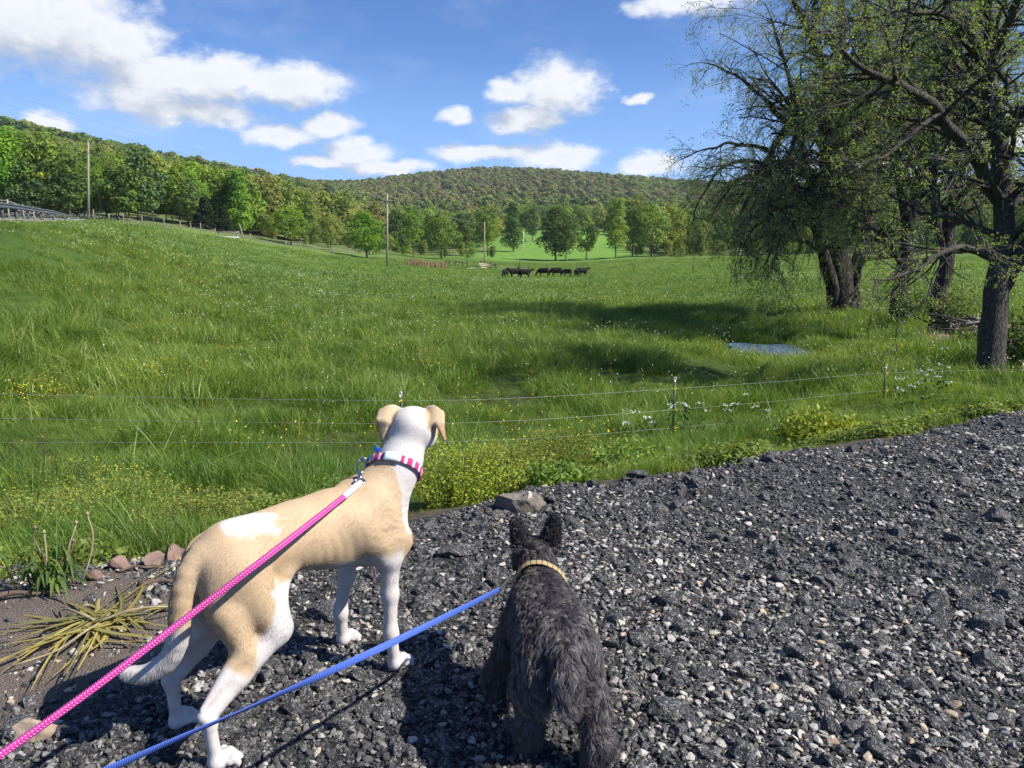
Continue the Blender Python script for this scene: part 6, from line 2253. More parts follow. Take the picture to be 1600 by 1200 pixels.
# ------------------------------------------------------------------ fences, poles, rails
def build_fences():
    M['rail_steel'] = simple_mat('rail_steel', (0.095, 0.108, 0.125), (0.07, 0.08, 0.092), 3.0, 0.6, 0.0, spec=0.25)
    M['thin_wire'] = simple_mat('thin_wire', (0.36, 0.37, 0.35), (0.28, 0.29, 0.28), 30.0, 0.45, 0.3)
    # wire fence along the foot of the bank
    posts = [(-330, 8.4, 600, 715), (626, 10.2, 613, 700), (1055, 12.0, 590, 668), (1385, 14.6, 570, 645), (1599, 17.8, 566, 612)]
    wires = {0: [(-330, 8.4, 606), (150, 9.4, 619), (626, 10.2, 626), (850, 11.0, 620), (1055, 12.0, 607), (1220, 13.2, 596), (1385, 14.6, 583), (1599, 17.8, 577), (1800, 21, 571)],
             1: [(-330, 8.4, 648), (150, 9.4, 656), (626, 10.2, 662), (850, 11.0, 655), (1055, 12.0, 640), (1220, 13.2, 626), (1385, 14.6, 610), (1599, 17.8, 598), (1800, 21, 588)],
             2: [(-330, 8.4, 692), (150, 9.4, 691), (626, 10.2, 691), (850, 11.0, 684), (1055, 12.0, 668), (1220, 13.2, 653), (1385, 14.6, 636), (1599, 17.8, 618), (1800, 21, 606)]}
    f = thing('wire_fence', 'thin wire fence on dark green posts along the foot of the bank', 'fence', loc=on_ground(626, 10.2))
    o = np.array(f.location)
    for px, D, top, bot in posts:
        t = P(px, top, D)
        b = t.copy()
        b[2] = H(t[0], t[1])[0] - 0.15
        mb = MB()
        c = (t + b) / 2 - o
        hgt = t[2] - b[2] - 0.06
        mb.box(c - (0, 0, 0.03), (0.034, 0.005, hgt))
        mb.box(c + (0, 0.018, -0.03), (0.005, 0.032, hgt))
        p_ = mb.build('post', M['post_green'], f)
        mb = MB()
        mb.box(t - o - (0, 0, 0.03), (0.040, 0.034, 0.085), bevel=0.008)
        mb.build('cap', M['white_plastic'], p_)
        for w_ in wires.values():
            for wp in w_:
                if wp[0] == px:
                    q_ = P(px, wp[2], D) - o
                    mb = MB()
                    mb.box(q_ + (0, -0.012, 0), (0.045, 0.045, 0.035), bevel=0.008)
                    mb.build('insulator', M['yellow_plastic'], p_)
    for k, w_ in wires.items():
        pts = curve([P(a, c, b) for a, b, c in w_], 60) - o
        mb = MB()
        mb.tube(pts, 0.0018, 5)
        mb.build('wire', M['thin_wire'], f, smooth=True)

    # the fence of the upper field edge
    ps = [(147, 92), (172, 95), (194, 97), (222, 99), (257, 101), (283, 103), (299, 104), (314, 105), (338, 106), (374, 108), (392, 110), (447, 116), (470, 119), (492, 122), (516, 124), (546, 127), (580, 129), (617, 134)]
    f = thing('post_fence', 'long wire fence on weathered wooden posts along the upper field edge', 'fence', loc=on_ground(*ps[5]))
    o = np.array(f.location)
    tops = []
    g = np.random.default_rng(4)
    for i, (px, D) in enumerate(ps):
        b = on_ground(px, D)
        h = 1.25 * g.uniform(0.85, 1.15)
        t = b + np.array([g.normal(0, 0.06), g.normal(0, 0.06), h])
        mb = MB()
        mb.tube(np.array([b - (0, 0, .3), (b + t) / 2, t]) - o, [0.058, 0.055, 0.05], 7)
        mb.build('post', M['wood_grey'], f, smooth=True)
        tops.append(t)
    tops = np.array(tops)
    for dz in (-0.12, -0.6):
        mb = MB()
        mb.tube(tops + (0, 0, dz) - o, 0.004, 4)
        mb.build('wire', M['thin_wire'], f)
    f = thing('post_fence', 'sparse wire fence on dark posts crossing the pasture behind the cattle', 'fence', loc=on_ground(990, 118))
    o = np.array(f.location)
    tops = []
    for px, D, h in [(826, 132, 1.5), (854, 128, 1.7), (911, 124, 1.6), (990, 118, 1.35), (1083, 113, 1.3), (1180, 110, 1.3), (1280, 106, 1.3), (1380, 102, 1.3), (1500, 96, 1.3)]:
        b = on_ground(px, D)
        t = b + (0.03, 0, h)
        mb = MB()
        mb.tube(np.array([b - (0, 0, .3), t]) - o, [0.07, 0.06], 6)
        mb.build('post', M['bark_far'], f, smooth=True)
        tops.append(t)
    for dz in (-0.15, -0.6):
        mb = MB()
        mb.tube(np.array(tops) + (0, 0, dz) - o, 0.004, 4)
        mb.build('wire', M['thin_wire'], f)
    # leaning pale post and a short rail by the spruce
    b = on_ground(379, 109)
    f = thing('leaning_post', 'tall pale wooden post leaning beside the fence by the spruce', 'post', loc=b)
    mb = MB()
    mb.tube([(0.2, 0, -.3), (0, 0, 1.0), (-0.28, 0, 2.25)], [0.085, 0.08, 0.07], 7)
    mb.build('shaft', M['wood_grey'], f, smooth=True)
    b = on_ground(356, 107)
    f = thing('rail_fence', 'short wooden rail between two posts in front of the spruce', 'fence', loc=b)
    for dx in (-1.3, 1.35):
        mb = MB()
        mb.tube([(dx, 0, -.3), (dx, 0, 1.1)], 0.085, 7)
        mb.build('post', M['wood_grey'], f, smooth=True)
    for z, r in ((0.98, 0.07), (0.30, 0.075)):
        mb = MB()
        mb.tube([(-1.6, -.09, z + .05), (0, -.09, z), (1.6, -.09, z - .08)], r, 7)
        mb.build('rail', M['wood_grey'] if z > .5 else M['white_plastic'], f, smooth=True)
    b = on_ground(178, 88)
    f = thing('marker_post', 'pair of short blue grey marker boards on the upper field edge', 'post', loc=b)
    for dx in (-0.14, 0.16):
        mb = MB()
        mb.box((dx, 0, 0.45), (0.16, 0.08, 1.3), bevel=0.01)
        mb.build('board', simple_mat('marker_blue', (0.10, 0.12, 0.16), (0.08, 0.10, 0.13)), f)

    # steel guardrail of the road on the crest
    gp = [(-230, 34), (-145, 36.5), (-62, 39), (-26, 41), (5, 43.5), (27, 47), (45, 52), (64, 60), (84, 72), (102, 88), (121, 106)]
    f = thing('guardrail', 'steel guardrail with square posts descending along the crest road', 'guardrail', loc=on_ground(27, 47))
    o = np.array(f.location)
    pts = []
    gz = np.array([on_ground(px, D) for px, D in gp])
    gl = np.hypot(gz[:, 0] - gz[0, 0], gz[:, 1] - gz[0, 1])
    gz[:, 2] = np.polyval(np.polyfit(gl, gz[:, 2], 2), gl) + 0.20
    for i, (px, D) in enumerate(gp):
        b = gz[i].copy()
        hgt = 0.92 if i < 9 else (0.70 if i == 9 else 0.25)
        pts.append(b + (0, 0, hgt - 0.20))
        mb = MB()
        mb.box(b - o + (0, 0, hgt / 2 - .15), (0.17, 0.05, hgt + .3), rotm(0, 0, 0.5))
        mb.box(b - o + (0, 0, hgt / 2 - .152), (0.05, 0.17, hgt + .29), rotm(0, 0, 0.5))
        mb.build('post', M['rail_steel'], f)
    pts = np.array(pts)
    c = curve(pts, 60)
    t = norm(np.gradient(c, axis=0))
    side = norm(np.cross(t, [0, 0, 1.0]))
    prof = [(0.0, -0.155), (0.05, -0.12), (0.05, -0.06), (0.0, -0.02), (0.0, 0.02), (0.05, 0.06), (0.05, 0.12), (0.0, 0.155)]
    sgn = 1 if side[5, 1] > 0 else -1
    v = []
    for off in (0.0, 0.012):
        v.append(np.stack([c + side * sgn * -(a + 0.11 + off) + np.array([0, 0, 1]) * z for a, z in prof], 1))
    v = np.stack(v, 1).reshape(60, -1, 3)
    m_ = 16
    order = list(range(8)) + list(range(15, 7, -1))
    v = v[:, order]
    ii, jj = np.meshgrid(np.arange(59), np.arange(m_), indexing='ij')
    q = np.stack([ii * m_ + jj, ii * m_ + (jj + 1) % m_, (ii + 1) * m_ + (jj + 1) % m_, (ii + 1) * m_ + jj], -1).reshape(-1, 4)
    link('rail', make_mesh('rail', v.reshape(-1, 3) - o, q, M['rail_steel'], True), f)
    # the road behind it
    cc = np.vstack([gz, on_ground(134, 125)[None]])
    cc = curve(cc, 60)
    t = norm(np.gradient(cc[:, :2], axis=0))
    nrm = np.column_stack([-t[:, 1], t[:, 0]])
    rows = []
    for k, off in enumerate((-0.75, -0.12, 1.2, 6.5, 8.5)):
        p = cc[:, :2] + nrm * off
        z = (H(p[:, 0], p[:, 1]) - 0.05) if k in (0, 4) else np.maximum(H(p[:, 0], p[:, 1]) + 0.05, cc[:, 2] + (0, 0.0, 0.05, 0.16)[k])
        rows.append(np.column_stack([p, z]))
    v = np.stack(rows, 1)
    ii, jj = np.meshgrid(np.arange(59), np.arange(4), indexing='ij')
    q = np.stack([ii * 5 + jj, (ii + 1) * 5 + jj, (ii + 1) * 5 + jj + 1, ii * 5 + jj + 1], -1).reshape(-1, 4)
    tag(link('road', make_mesh('road', v.reshape(-1, 3), q, simple_mat('road_chip', (0.26, 0.235, 0.225), (0.18, 0.165, 0.16), 2.0, 0.9, bump=0.02))), 'pinkish grey road shoulder behind the guardrail', kind='structure')
    b = on_ground(35, 78)
    f = thing('rail_fence', 'pale two-post railing on the far side of the crest road', 'fence', loc=b)
    e = [on_ground(-20, 70), on_ground(15, 74), on_ground(38, 78), on_ground(54, 80)]
    tops = [p + (0, 0, z) for p, z in zip(e, (2.3, 2.0, 1.55, 1.45))]
    for p, tt in zip(e, tops):
        mb = MB()
        mb.box((p + tt) / 2 - b, (0.13, 0.13, tt[2] - p[2] + .2))
        mb.build('post', M['wood_grey'], f)
    for i in range(3):
        for dz in (0, -0.55):
            mb = MB()
            mb.tube(np.array([tops[i], tops[i + 1]]) - b + (0, -0.08, dz - 0.05), 0.055, 6)
            mb.build('rail', M['wood_grey'], f)


def build_poles():
    M['grey_cable'] = simple_mat('grey_cable', (0.22, 0.23, 0.25), (0.2, 0.2, 0.22), 3.0, 0.6)
    def pole(px, D, top_py, r, label, mat, arm=False, lean=0.0):
        b = on_ground(px, D)
        _, py0, d = to_px(b)
        h = (py0 - top_py) / FPX * d
        lean = (px - 800) / FPX * (d - h * math.sin(PITCH)) - b[0]
        t = thing('utility_pole', label, 'pole', loc=b)
        mb = MB()
        mb.tube([(0, 0, -.4), (lean * .5, 0, h * .5), (lean, 0, h)], [r, r * .88, r * .7], 10)
        mb.build('shaft', mat, t, smooth=True)
        mb = MB()
        mb.tube([(lean, 0, h), (lean, 0, h + .22)], [0.05, 0.03], 8)
        mb.build('insulator', M['wire'], t, smooth=True)
        if arm:
            mb = MB()
            mb.box((lean, -0.14, h - 0.75), (2.2, 0.09, 0.11))
            a = mb.build('crossarm', M['wood_grey'], t)
            for dx in (-1.0, 0.98):
                mb = MB()
                mb.tube([(lean + dx, -0.14, h - .69), (lean + dx, -0.14, h - .62), (lean + dx, -.14, h - .52), (lean + dx, -.14, h - .42)], [0.04, 0.11, 0.11, 0.05], 8)
                mb.build('insulator', M['cable'], a, smooth=True)
        return b + (lean, 0, h), t
    a, ta = pole(138, 95, 228, 0.155, 'tall grey utility pole at the end of the guardrail', M['wood_grey'])
    b, _ = pole(605, 110, 308, 0.16, 'tall pale utility pole standing by the round bright tree', M['pole_wood'], True)
    c, _ = pole(757, 150, 350, 0.14, 'slimmer pale utility pole behind the cattle pen', M['pole_wood'])
    e, _ = pole(818, 235, 362, 0.11, 'thin pale pole on the far meadow', M['white_plastic'])
    # guy wire on the first pole, and the lines
    g = thing('guy_wire', 'slack guy wire from the top of the grey utility pole', 'cable', loc=a)
    mb = MB()
    mb.tube(curve([(0, 0, -0.5), (0.5, 0, -4.5), (0.95, 0, -(a[2] - on_ground(150, 95)[2]))], 12), 0.022, 5)
    mb.build('cable', M['cable'], g)

    def sag(p, q, s, n=24):
        u = np.linspace(0, 1, n)[:, None]
        return p + (q - p) * u - np.array([0, 0, 1]) * (4 * s * u * (1 - u))
    l = thing('power_line', 'pair of dark power lines running from the grey pole off to the left', 'cable', loc=a)
    for dz, yy, r in ((-0.3, 196, 0.016), (-1.2, 207, 0.022)):
        mb = MB()
        mb.tube(sag(a + (0, 0, dz), P(-90, yy - 38, 62), 0.5) - a, r, 5)
        mb.build('cable', M['cable'], l)
    l = thing('power_line', 'faint pair of wires crossing the sky down to the pale pole by the round tree', 'cable', loc=b)
    for dx, yy in ((-1.0, 112), (0.98, 92)):
        mb = MB()
        mb.tube(sag(b + (dx, -.14, -.4), P(-160, yy, 60), 0.8, 40) - b, 0.010, 5)
        mb.build('cable', M['grey_cable'], l)
    l = thing('power_line', 'faint wires between the two pale poles', 'cable', loc=b)
    for dx in (-1.0, 0.98):
        mb = MB()
        mb.tube(sag(b + (dx, -.14, -.4), c + (0, 0, 0), 0.6) - b, 0.010, 5)
        mb.build('cable', M['grey_cable'], l)


# ------------------------------------------------------------------ cattle and their pen
def cow_mesh(name, seed, grazing, mat):
    """Young beef cow about 1.2 m at the withers, facing +X."""
    pr = []
    e = lambda c, r, R=None, k=0.10: pr.append(('e', c, r, R, k))
    c = lambda a, b, ra, rb, k=0.06: pr.append(('c', a, b, ra, rb, k))
    e((0.30, 0, 0.86), (0.42, 0.27, 0.34))
    e((-0.20, 0, 0.85), (0.50, 0.29, 0.35))
    e((-0.52, 0, 0.92), (0.30, 0.25, 0.27))
    c((0.45, 0, 1.10), (-0.62, 0, 1.12), 0.10, 0.10, 0.1)
    c((0.50, 0, 0.70), (0.20, 0, 0.58), 0.15, 0.14, 0.1)
    for s in (-1, 1):
        c((0.42, s * 0.15, 0.70), (0.40, s * 0.16, 0.36), 0.12, 0.065)
        c((0.40, s * 0.16, 0.36), (0.42, s * 0.16, 0.04), 0.058, 0.055, 0.03)
        c((-0.58, s * 0.15, 0.82), (-0.55, s * 0.17, 0.50), 0.17, 0.085)
        c((-0.55, s * 0.17, 0.50), (-0.66, s * 0.17, 0.34), 0.08, 0.055, 0.03)
        c((-0.66, s * 0.17, 0.34), (-0.60, s * 0.17, 0.04), 0.055, 0.055, 0.03)
    if grazing:
        n1, hd, mz = (0.78, 0, 0.72), (0.96, 0.02, 0.45), (1.06, 0.03, 0.16)
    else:
        n1, hd, mz = (0.80, 0, 1.12), (0.98, 0.03, 1.22), (1.26, 0.05, 1.06)
    c((0.55, 0, 0.92), n1, 0.22, 0.16, 0.1)
    c(n1, hd, 0.15, 0.12, 0.06)
    c(hd, mz, 0.115, 0.08, 0.05)
    h = np.array(hd)
    for s in (-1, 1):
        c(h + (-0.04, s * 0.08, 0.06), h + (-0.08, s * 0.24, 0.05), 0.03, 0.045, 0.02)
    c((-0.78, 0, 1.08), (-0.86, 0, 0.80), 0.04, 0.03, 0.05)
    c((-0.86, 0, 0.80), (-0.86, 0.02, 0.40), 0.025, 0.045, 0.03)
    v, q = skin(pr, 0.045)
    return make_mesh(name, v, q, mat, True)


def build_cattle():
    m = simple_mat('black_hide', (0.009, 0.008, 0.009), (0.016, 0.013, 0.012), 4.0, 0.7, spec=0.1)
    A, B = cow_mesh('cow', 1, True, m), cow_mesh('cow', 2, False, m)
    spec = [(789, 104, A, 250, 0.98, 'black cow standing alone at the left end of the herd'),
            (804, 106, B, 200, 1.08, 'black cow at the left of the tight bunch below the leaning gate'),
            (812, 108, B, 95, 1.05, 'black cow in the middle of the tight bunch below the leaning gate'),
            (821, 106, B, 10, 1.02, 'black cow at the right of the tight bunch, head to the right'),
            (849, 110, A, 170, 1.05, 'black cow grazing just right of the gap in the herd'),
            (869, 109, A, 185, 1.10, 'black cow grazing with its head low, fourth from the right end'),
            (886, 111, A, 150, 0.92, 'smaller black cow third from the right end'),
            (901, 108, B, 75, 0.98, 'black cow facing away, second from the right end'),
            (911, 110, B, 30, 1.0, 'black cow at the right end of the herd')]
    for px, D, me, az_, s, lb in spec:
        b = on_ground(px, D)
        t = tag(link('cow', me, loc=b, rot=(0, 0, math.radians(az_)), scale=s), lb, 'cow', 'black cattle in the pasture')


def build_pen():
    wood, pale = M['wood_grey'], simple_mat('cream_board', (0.56, 0.50, 0.33), (0.42, 0.37, 0.25), 3.0)
    D = 138
    G = lambda px: on_ground(px, D)
    b = G(735)
    f = thing('corral', 'weathered wooden cattle corral with posts, rails and cream boards', 'fence', loc=b)
    dark = M['bark_far']
    X = lambda px: (G(px) - b)
    for px, h, m in [(697, 1.25, dark), (702, 1.3, dark), (723, 1.3, dark), (730, 1.7, dark), (751, 1.65, dark), (767, 1.5, dark), (775, 1.3, dark), (711, 1.15, dark)]:
        p = X(px)
        mb = MB()
        mb.tube([p - (0, 0, .3), p + (0, 0, h)], [0.10, 0.09], 7)
        mb.build('post', m, f, smooth=True)
    def rail(p0, p1, z0, z1, w_, th, m, name='rail'):
        a, c = X(p0) + (0, -0.12, z0), X(p1) + (0, -0.12, z1)
        d = c - a
        L = np.linalg.norm(d)
        mb = MB()
        mb.box((a + c) / 2, (L, th, w_), rotm(0, -math.atan2(d[2], math.hypot(d[0], d[1])), math.atan2(d[1], d[0])), bevel=0.01)
        mb.build(name, m, f)
    rail(697, 724, 1.12, 1.15, 0.13, 0.06, dark)
    rail(723, 731, 0.9, 1.2, 0.13, 0.06, dark)
    rail(730, 752, 0.60, 0.55, 0.16, 0.07, dark)
    rail(730, 752, 0.22, 0.18, 0.12, 0.06, M['white_plastic'])
    rail(749, 776, 1.05, 1.02, 0.26, 0.06, pale, 'board')
    rail(749, 776, 0.74, 0.71, 0.20, 0.06, pale, 'board')
    rail(751, 768, 0.40, 0.38, 0.22, 0.06, pale, 'board')
    rail(776, 808, 0.72, 0.70, 0.07, 0.05, M['wood_grey'])
    rail(776, 808, 0.42, 0.40, 0.07, 0.05, M['wood_grey'])
    rail(776, 808, 0.15, 0.12, 0.07, 0.05, M['wood_grey'])
    D2 = 130
    b2 = on_ground(812, D2)
    f = thing('cattle_gate', 'leaning grey metal gate panel hung on a tilted dark post', 'gate', loc=b2)
    mb = MB()
    mb.tube([(-0.55, 0, -.3), (-0.2, 0, 0.8), (0.10, 0, 2.0)], [0.11, 0.10, 0.08], 7)
    mb.build('post', M['bark_far'], f, smooth=True)
    for i in range(5):
        z = 0.15 + i * 0.20
        mb = MB()
        mb.tube([(-0.45 + z * 0.2, -.1, z + 0.12), (1.1, -.1, z - 0.08)], 0.032, 6)
        mb.build('rail', M['rail_steel'], f, smooth=True)
    for x in (-0.35, 1.1):
        mb = MB()
        mb.tube([(x, -.06, 0.0), (x + (0.2 if x < 0 else 0), -.06, 1.05)], 0.04, 6)
        mb.build('stile', M['rail_steel'], f, smooth=True)
    # straw coloured reeds left of the corral
    st = foliage_mat('reed', False, (0.30, 0.23, 0.15), 0.2, hue=0.25)
    rp = [blade_clump('reed', 900 + i, 26, 1.15, 0.35, 0.05, 0.15, 2, st) for i in range(3)]
    g = np.random.default_rng(8)
    px = g.uniform(636, 692, 200)
    Dd = g.uniform(122, 134, 200)
    pts = np.array([on_ground(a, c) for a, c in zip(px, Dd)])
    scatter('reeds', pts, np.column_stack([np.zeros((200, 2)), g.uniform(0, 6, 200)]), g.uniform(0.6, 1.1, 200), g.integers(0, 3, 200), rp, 'dry straw coloured reeds beside the corral')


# ------------------------------------------------------------------ plants near the lot
def stalk_plant(name, label, cat, loc, seed, n, w_, h, leaf, per, colr, flower=None, fl_n=0, fl_r=0.006, group=None, leaf_name='leaves', lean=0.35, aspect=0.5, fcol=None):
    """Bushy weed: many stems from one foot, small leaves along them, flowers at the tips."""
    g = np.random.default_rng(seed)
    t = thing(name, label, cat, loc=loc, group=group)
    a = g.uniform(0, 6.28, n)
    rr = np.sqrt(g.uniform(0, 1, n))
    tip = np.column_stack([np.cos(a) * rr * w_, np.sin(a) * rr * w_, h * (1 - 0.42 * rr ** 2) * g.uniform(0.75, 1.12, n)])
    foot = tip * np.array([0.35, 0.35, 0])
    mid = foot * 0.45 + tip * 0.55
    mid[:, :2] -= tip[:, :2] * 0.10
    u = np.linspace(0, 1, 5)[None, :, None]
    S = foot[:, None] * (1 - u) ** 2 + 2 * mid[:, None] * u * (1 - u) + tip[:, None] * u ** 2
    R = np.tile(np.linspace(0.0022, 0.0009, 5), (n, 1))
    v, f = tubes(S, R, 4)
    o = link('stems', make_mesh('stems', v, f, M['stem'], True), t)
    o['kind'] = 'stuff'
    lv = leaf_cards(S, per, leaf, g, leaf_name, M['leaf'], t, jitter=leaf * 0.9, tint=(0.55, 0.25), tail=0.25)
    lv['kind'] = 'stuff'
    lv.color = (*colr, 1)
    if flower is not None:
        c = tip[g.integers(0, n, fl_n)] + g.normal(0, fl_r * 2.2, (fl_n, 3))
        me = cards(c, np.full(fl_n, fl_r * 2) * g.uniform(0.7, 1.3, fl_n), g, 'flowers', flower, data_only=True, normals=np.tile([0, -0.3, 1.0], (fl_n, 1)), aspect=0.95)
        o = link('flowers', me, t)
        o['kind'] = 'stuff'
    return t


def umbel_plant(label, loc, seed, n, w_, h):
    g = np.random.default_rng(seed)
    t = thing('white_flowering_weed', label, 'plant', loc=loc, group='white flowering weeds on the bank')
    st, cc = [], []
    for i in range(n):
        b = np.array([*g.normal(0, w_ * 0.4, 2), 0])
        tp = b + np.array([*g.normal(0, w_ * 0.35, 2), h * g.uniform(0.7, 1.1)])
        st.append([b, (b + tp) / 2, tp])
        m_ = 30
        a, r = np.repeat(g.uniform(0, 6.28, 6), 5) + g.normal(0, 0.25, m_), np.repeat(0.07 * np.sqrt(g.uniform(0, 1, 6)), 5) + g.normal(0, 0.006, m_)
        cc.append(tp + np.column_stack([np.cos(a) * r, np.sin(a) * r, g.normal(0.01, 0.008, m_)]))
    st = np.array(st)
    v, f = tubes(st, np.tile([0.003, 0.0025, 0.0015], (n, 1)), 4)
    o = link('stems', make_mesh('stems', v, f, M['stem'], True), t)
    o['kind'] = 'stuff'
    c = np.concatenate(cc)
    me = cards(c, np.full(len(c), 0.017) * g.uniform(0.7, 1.3, len(c)), g, 'flowers', M['flower_white'], data_only=True, normals=np.tile([0, 0, 1.0], (len(c), 1)), aspect=0.95)
    o = link('flowers', me, t)
    o['kind'] = 'stuff'
    lf = leaf_cards(st, 16, 0.07, g, 'leaves', M['leaf'], t, jitter=0.05, tail=0.1)
    lf['kind'] = 'stuff'
    lf.color = (0.085, 0.155, 0.04, 1)


def strip_leaf(mb, pts, w_, n=8, curl=0.3, up=(0, 0, 1)):
    c = curve(pts, n)
    t = norm(np.gradient(c, axis=0))
    s = norm(np.cross(t, np.array(up, float)))
    wd = w_ * np.sin(np.linspace(0.12, math.pi - 0.05, n)) ** 0.7
    nn = np.cross(s, t)
    L, R = c - s * wd[:, None] / 2 + nn * (wd * curl)[:, None], c + s * wd[:, None] / 2 + nn * (wd * curl)[:, None]
    v = np.stack([L, c, R], 1).reshape(-1, 3)
    f = []
    for i in range(n - 1):
        f += [[3 * i, 3 * i + 1, 3 * i + 4, 3 * i + 3], [3 * i + 1, 3 * i + 2, 3 * i + 5, 3 * i + 4]]
    mb.add(v, np.array(f))


def foreground_plants():
    def g0(px, py):
        d = px_dir(px, py)
        t = np.linspace(1.3, 12, 5000)
        q = np.array([0, 0, EYE]) + d[None] * t[:, None]
        hh = np.where(edge_dist(q[:, 0], q[:, 1]) < 0.1, lot_height(q[:, 0], q[:, 1]), H(q[:, 0], q[:, 1]))
        i = np.nonzero(q[:, 2] < hh)[0][0]
        return np.array([q[i, 0], q[i, 1], hh[i]])
    def spot(px, D):
        return on_ground(px, D) - (0, 0, 0.02)
    yg = (0.245, 0.315, 0.055)
    stalk_plant('mustard_bush', 'yellow green flowering bush behind the neck of the hound', 'bush', spot(718, 4.75), 1, 300, 0.44, 0.43, 0.018, 34, yg, M['flower_yellow'], 170, 0.0036)
    stalk_plant('mustard_bush', 'second yellow green bush between the first one and the boulder', 'bush', spot(790, 5.5), 2, 230, 0.42, 0.42, 0.019, 30, (0.260, 0.315, 0.058), M['flower_yellow'], 120, 0.0036)
    stalk_plant('mustard_bush', 'yellow flowering clump on the bank straight above the dark dog', 'bush', spot(878, 6.6), 3, 220, 0.46, 0.54, 0.022, 26, (0.240, 0.300, 0.058), M['flower_yellow'], 220, 0.004)
    stalk_plant('leafy_weed', 'fresh green leafy weed right of the boulder at the rim', 'plant', spot(868, 5.05), 4, 80, 0.26, 0.24, 0.045, 12, (0.15, 0.25, 0.055))
    stalk_plant('leafy_weed', 'green leafy weed on the rim left of the pale flat stone', 'plant', spot(985, 5.9), 5, 90, 0.36, 0.30, 0.045, 12, (0.165, 0.26, 0.055))
    stalk_plant('yellow_shrub', 'low yellow leaved shrub on the rim right of the pale flat stone', 'shrub', spot(1272, 7.4), 6, 120, 0.40, 0.40, 0.060, 14, (0.31, 0.38, 0.07))
    stalk_plant('yellow_shrub', 'smaller yellow leaved shrub touching the right of the low one', 'shrub', spot(1330, 8.2), 7, 80, 0.30, 0.36, 0.055, 12, (0.28, 0.36, 0.07))
    stalk_plant('yellow_shrub', 'yellow leaved shrub on the far rim below the right fence post', 'shrub', spot(1478, 9.0), 8, 90, 0.42, 0.34, 0.060, 12, (0.27, 0.35, 0.07))
    stalk_plant('mustard_bush', 'yellow green weed patch on the bank left of the hound', 'bush', spot(185, 5.2), 9, 200, 0.50, 0.40, 0.020, 24, (0.190, 0.265, 0.055), M['flower_yellow'], 160, 0.004)
    stalk_plant('mustard_bush', 'pale yellow green weeds at the left edge of the bank', 'bush', spot(60, 4.6), 10, 180, 0.45, 0.34, 0.020, 22, (0.200, 0.260, 0.065), M['flower_yellow'], 120, 0.004)
    stalk_plant('mustard_bush', 'yellow green weeds low on the bank over the rump of the hound', 'bush', spot(300, 4.35), 11, 190, 0.40, 0.24, 0.016, 24, (0.215, 0.275, 0.060), M['flower_yellow'], 120, 0.0035)
    stalk_plant('leafy_weed', 'broad green weeds showing over the back of the hound', 'plant', spot(560, 5.6), 12, 110, 0.40, 0.26, 0.030, 12, (0.13, 0.225, 0.05))
    stalk_plant('mustard_bush', 'yellow tipped weeds further up the bank at the left', 'bush', spot(120, 7.0), 13, 170, 0.55, 0.50, 0.022, 20, (0.190, 0.265, 0.055), M['flower_yellow'], 200, 0.005)
    umbel_plant('cluster of white flowers left of the middle fence post', spot(1003, 11.0), 20, 6, 0.26, 0.58)
    umbel_plant('white flowers just right of the middle fence post', spot(1085, 11.2), 21, 6, 0.28, 0.60)
    umbel_plant('white flowers on the bank between the two fence posts', spot(1165, 11.6), 22, 6, 0.36, 0.56)
    umbel_plant('white flowers at the foot of the right fence post', spot(1400, 13.0), 23, 6, 0.36, 0.60)
    umbel_plant('white flowers right of the right fence post', spot(1455, 13.2), 24, 7, 0.42, 0.62)
    umbel_plant('tall white flower head before the near grey trunk', spot(1468, 13.8), 25, 3, 0.14, 0.95)
    # low growth along the foot of the bank
    rm = foliage_mat('rosette_leaf', False, (0.175, 0.235, 0.058), 0.38, hue=0.5, glossy=0.25, patch=1.2, alt=(0.210, 0.270, 0.060))
    protos = []
    for i in range(4):
        g = np.random.default_rng(950 + i)
        n = 90
        r, a = 0.11 * np.sqrt(g.uniform(0, 1, n)), g.uniform(0, 6.28, n)
        c = np.column_stack([r * np.cos(a), r * np.sin(a), g.uniform(0.01, 0.10, n) * (1 - r * 4)])
        protos.append(cards(c, 0.024 * g.uniform(0.6, 1.6, n), g, 'rosette', rm, normals=np.column_stack([c[:, :2] * 4, np.ones(n)]), aspect=0.6, data_only=True))
    g = np.random.default_rng(12)
    s = g.uniform(-2, 9.5, 3800)
    off = 0.10 + g.exponential(0.9, 3800)
    x, y = EDGE_A[0] + EDGE_T[0] * s + EDGE_N[0] * off, EDGE_A[1] + EDGE_T[1] * s + EDGE_N[1] * off
    k = (edge_dist(x, y) > 0.08) & (fbm(np.column_stack([x, y]) * 1.3, 3, 17) > 0.50) & (np.hypot((x + 1.33) / 0.55, (y - 4.12) / 0.33) > 1)
    x, y = x[k], y[k]
    n = len(x)
    scatter('ground_cover', np.column_stack([x, y, H(x, y)]), np.column_stack([g.normal(0, .2, n), g.normal(0, .2, n), g.uniform(0, 6, n)]), g.uniform(0.5, 1.5, n), g.integers(0, 4, n), protos, 'low broad leaved weeds along the rim of the lot')

    # the torn up weed drying on the soil
    wm = foliage_mat('wilted_leaf', False, (0.265, 0.240, 0.105), 0.25, hue=0.35)
    c = g0(150, 985)
    t = thing('wilted_weed', 'torn up wilted weed lying in a heap on the bare soil', 'plant', loc=c)
    g = np.random.default_rng(21)
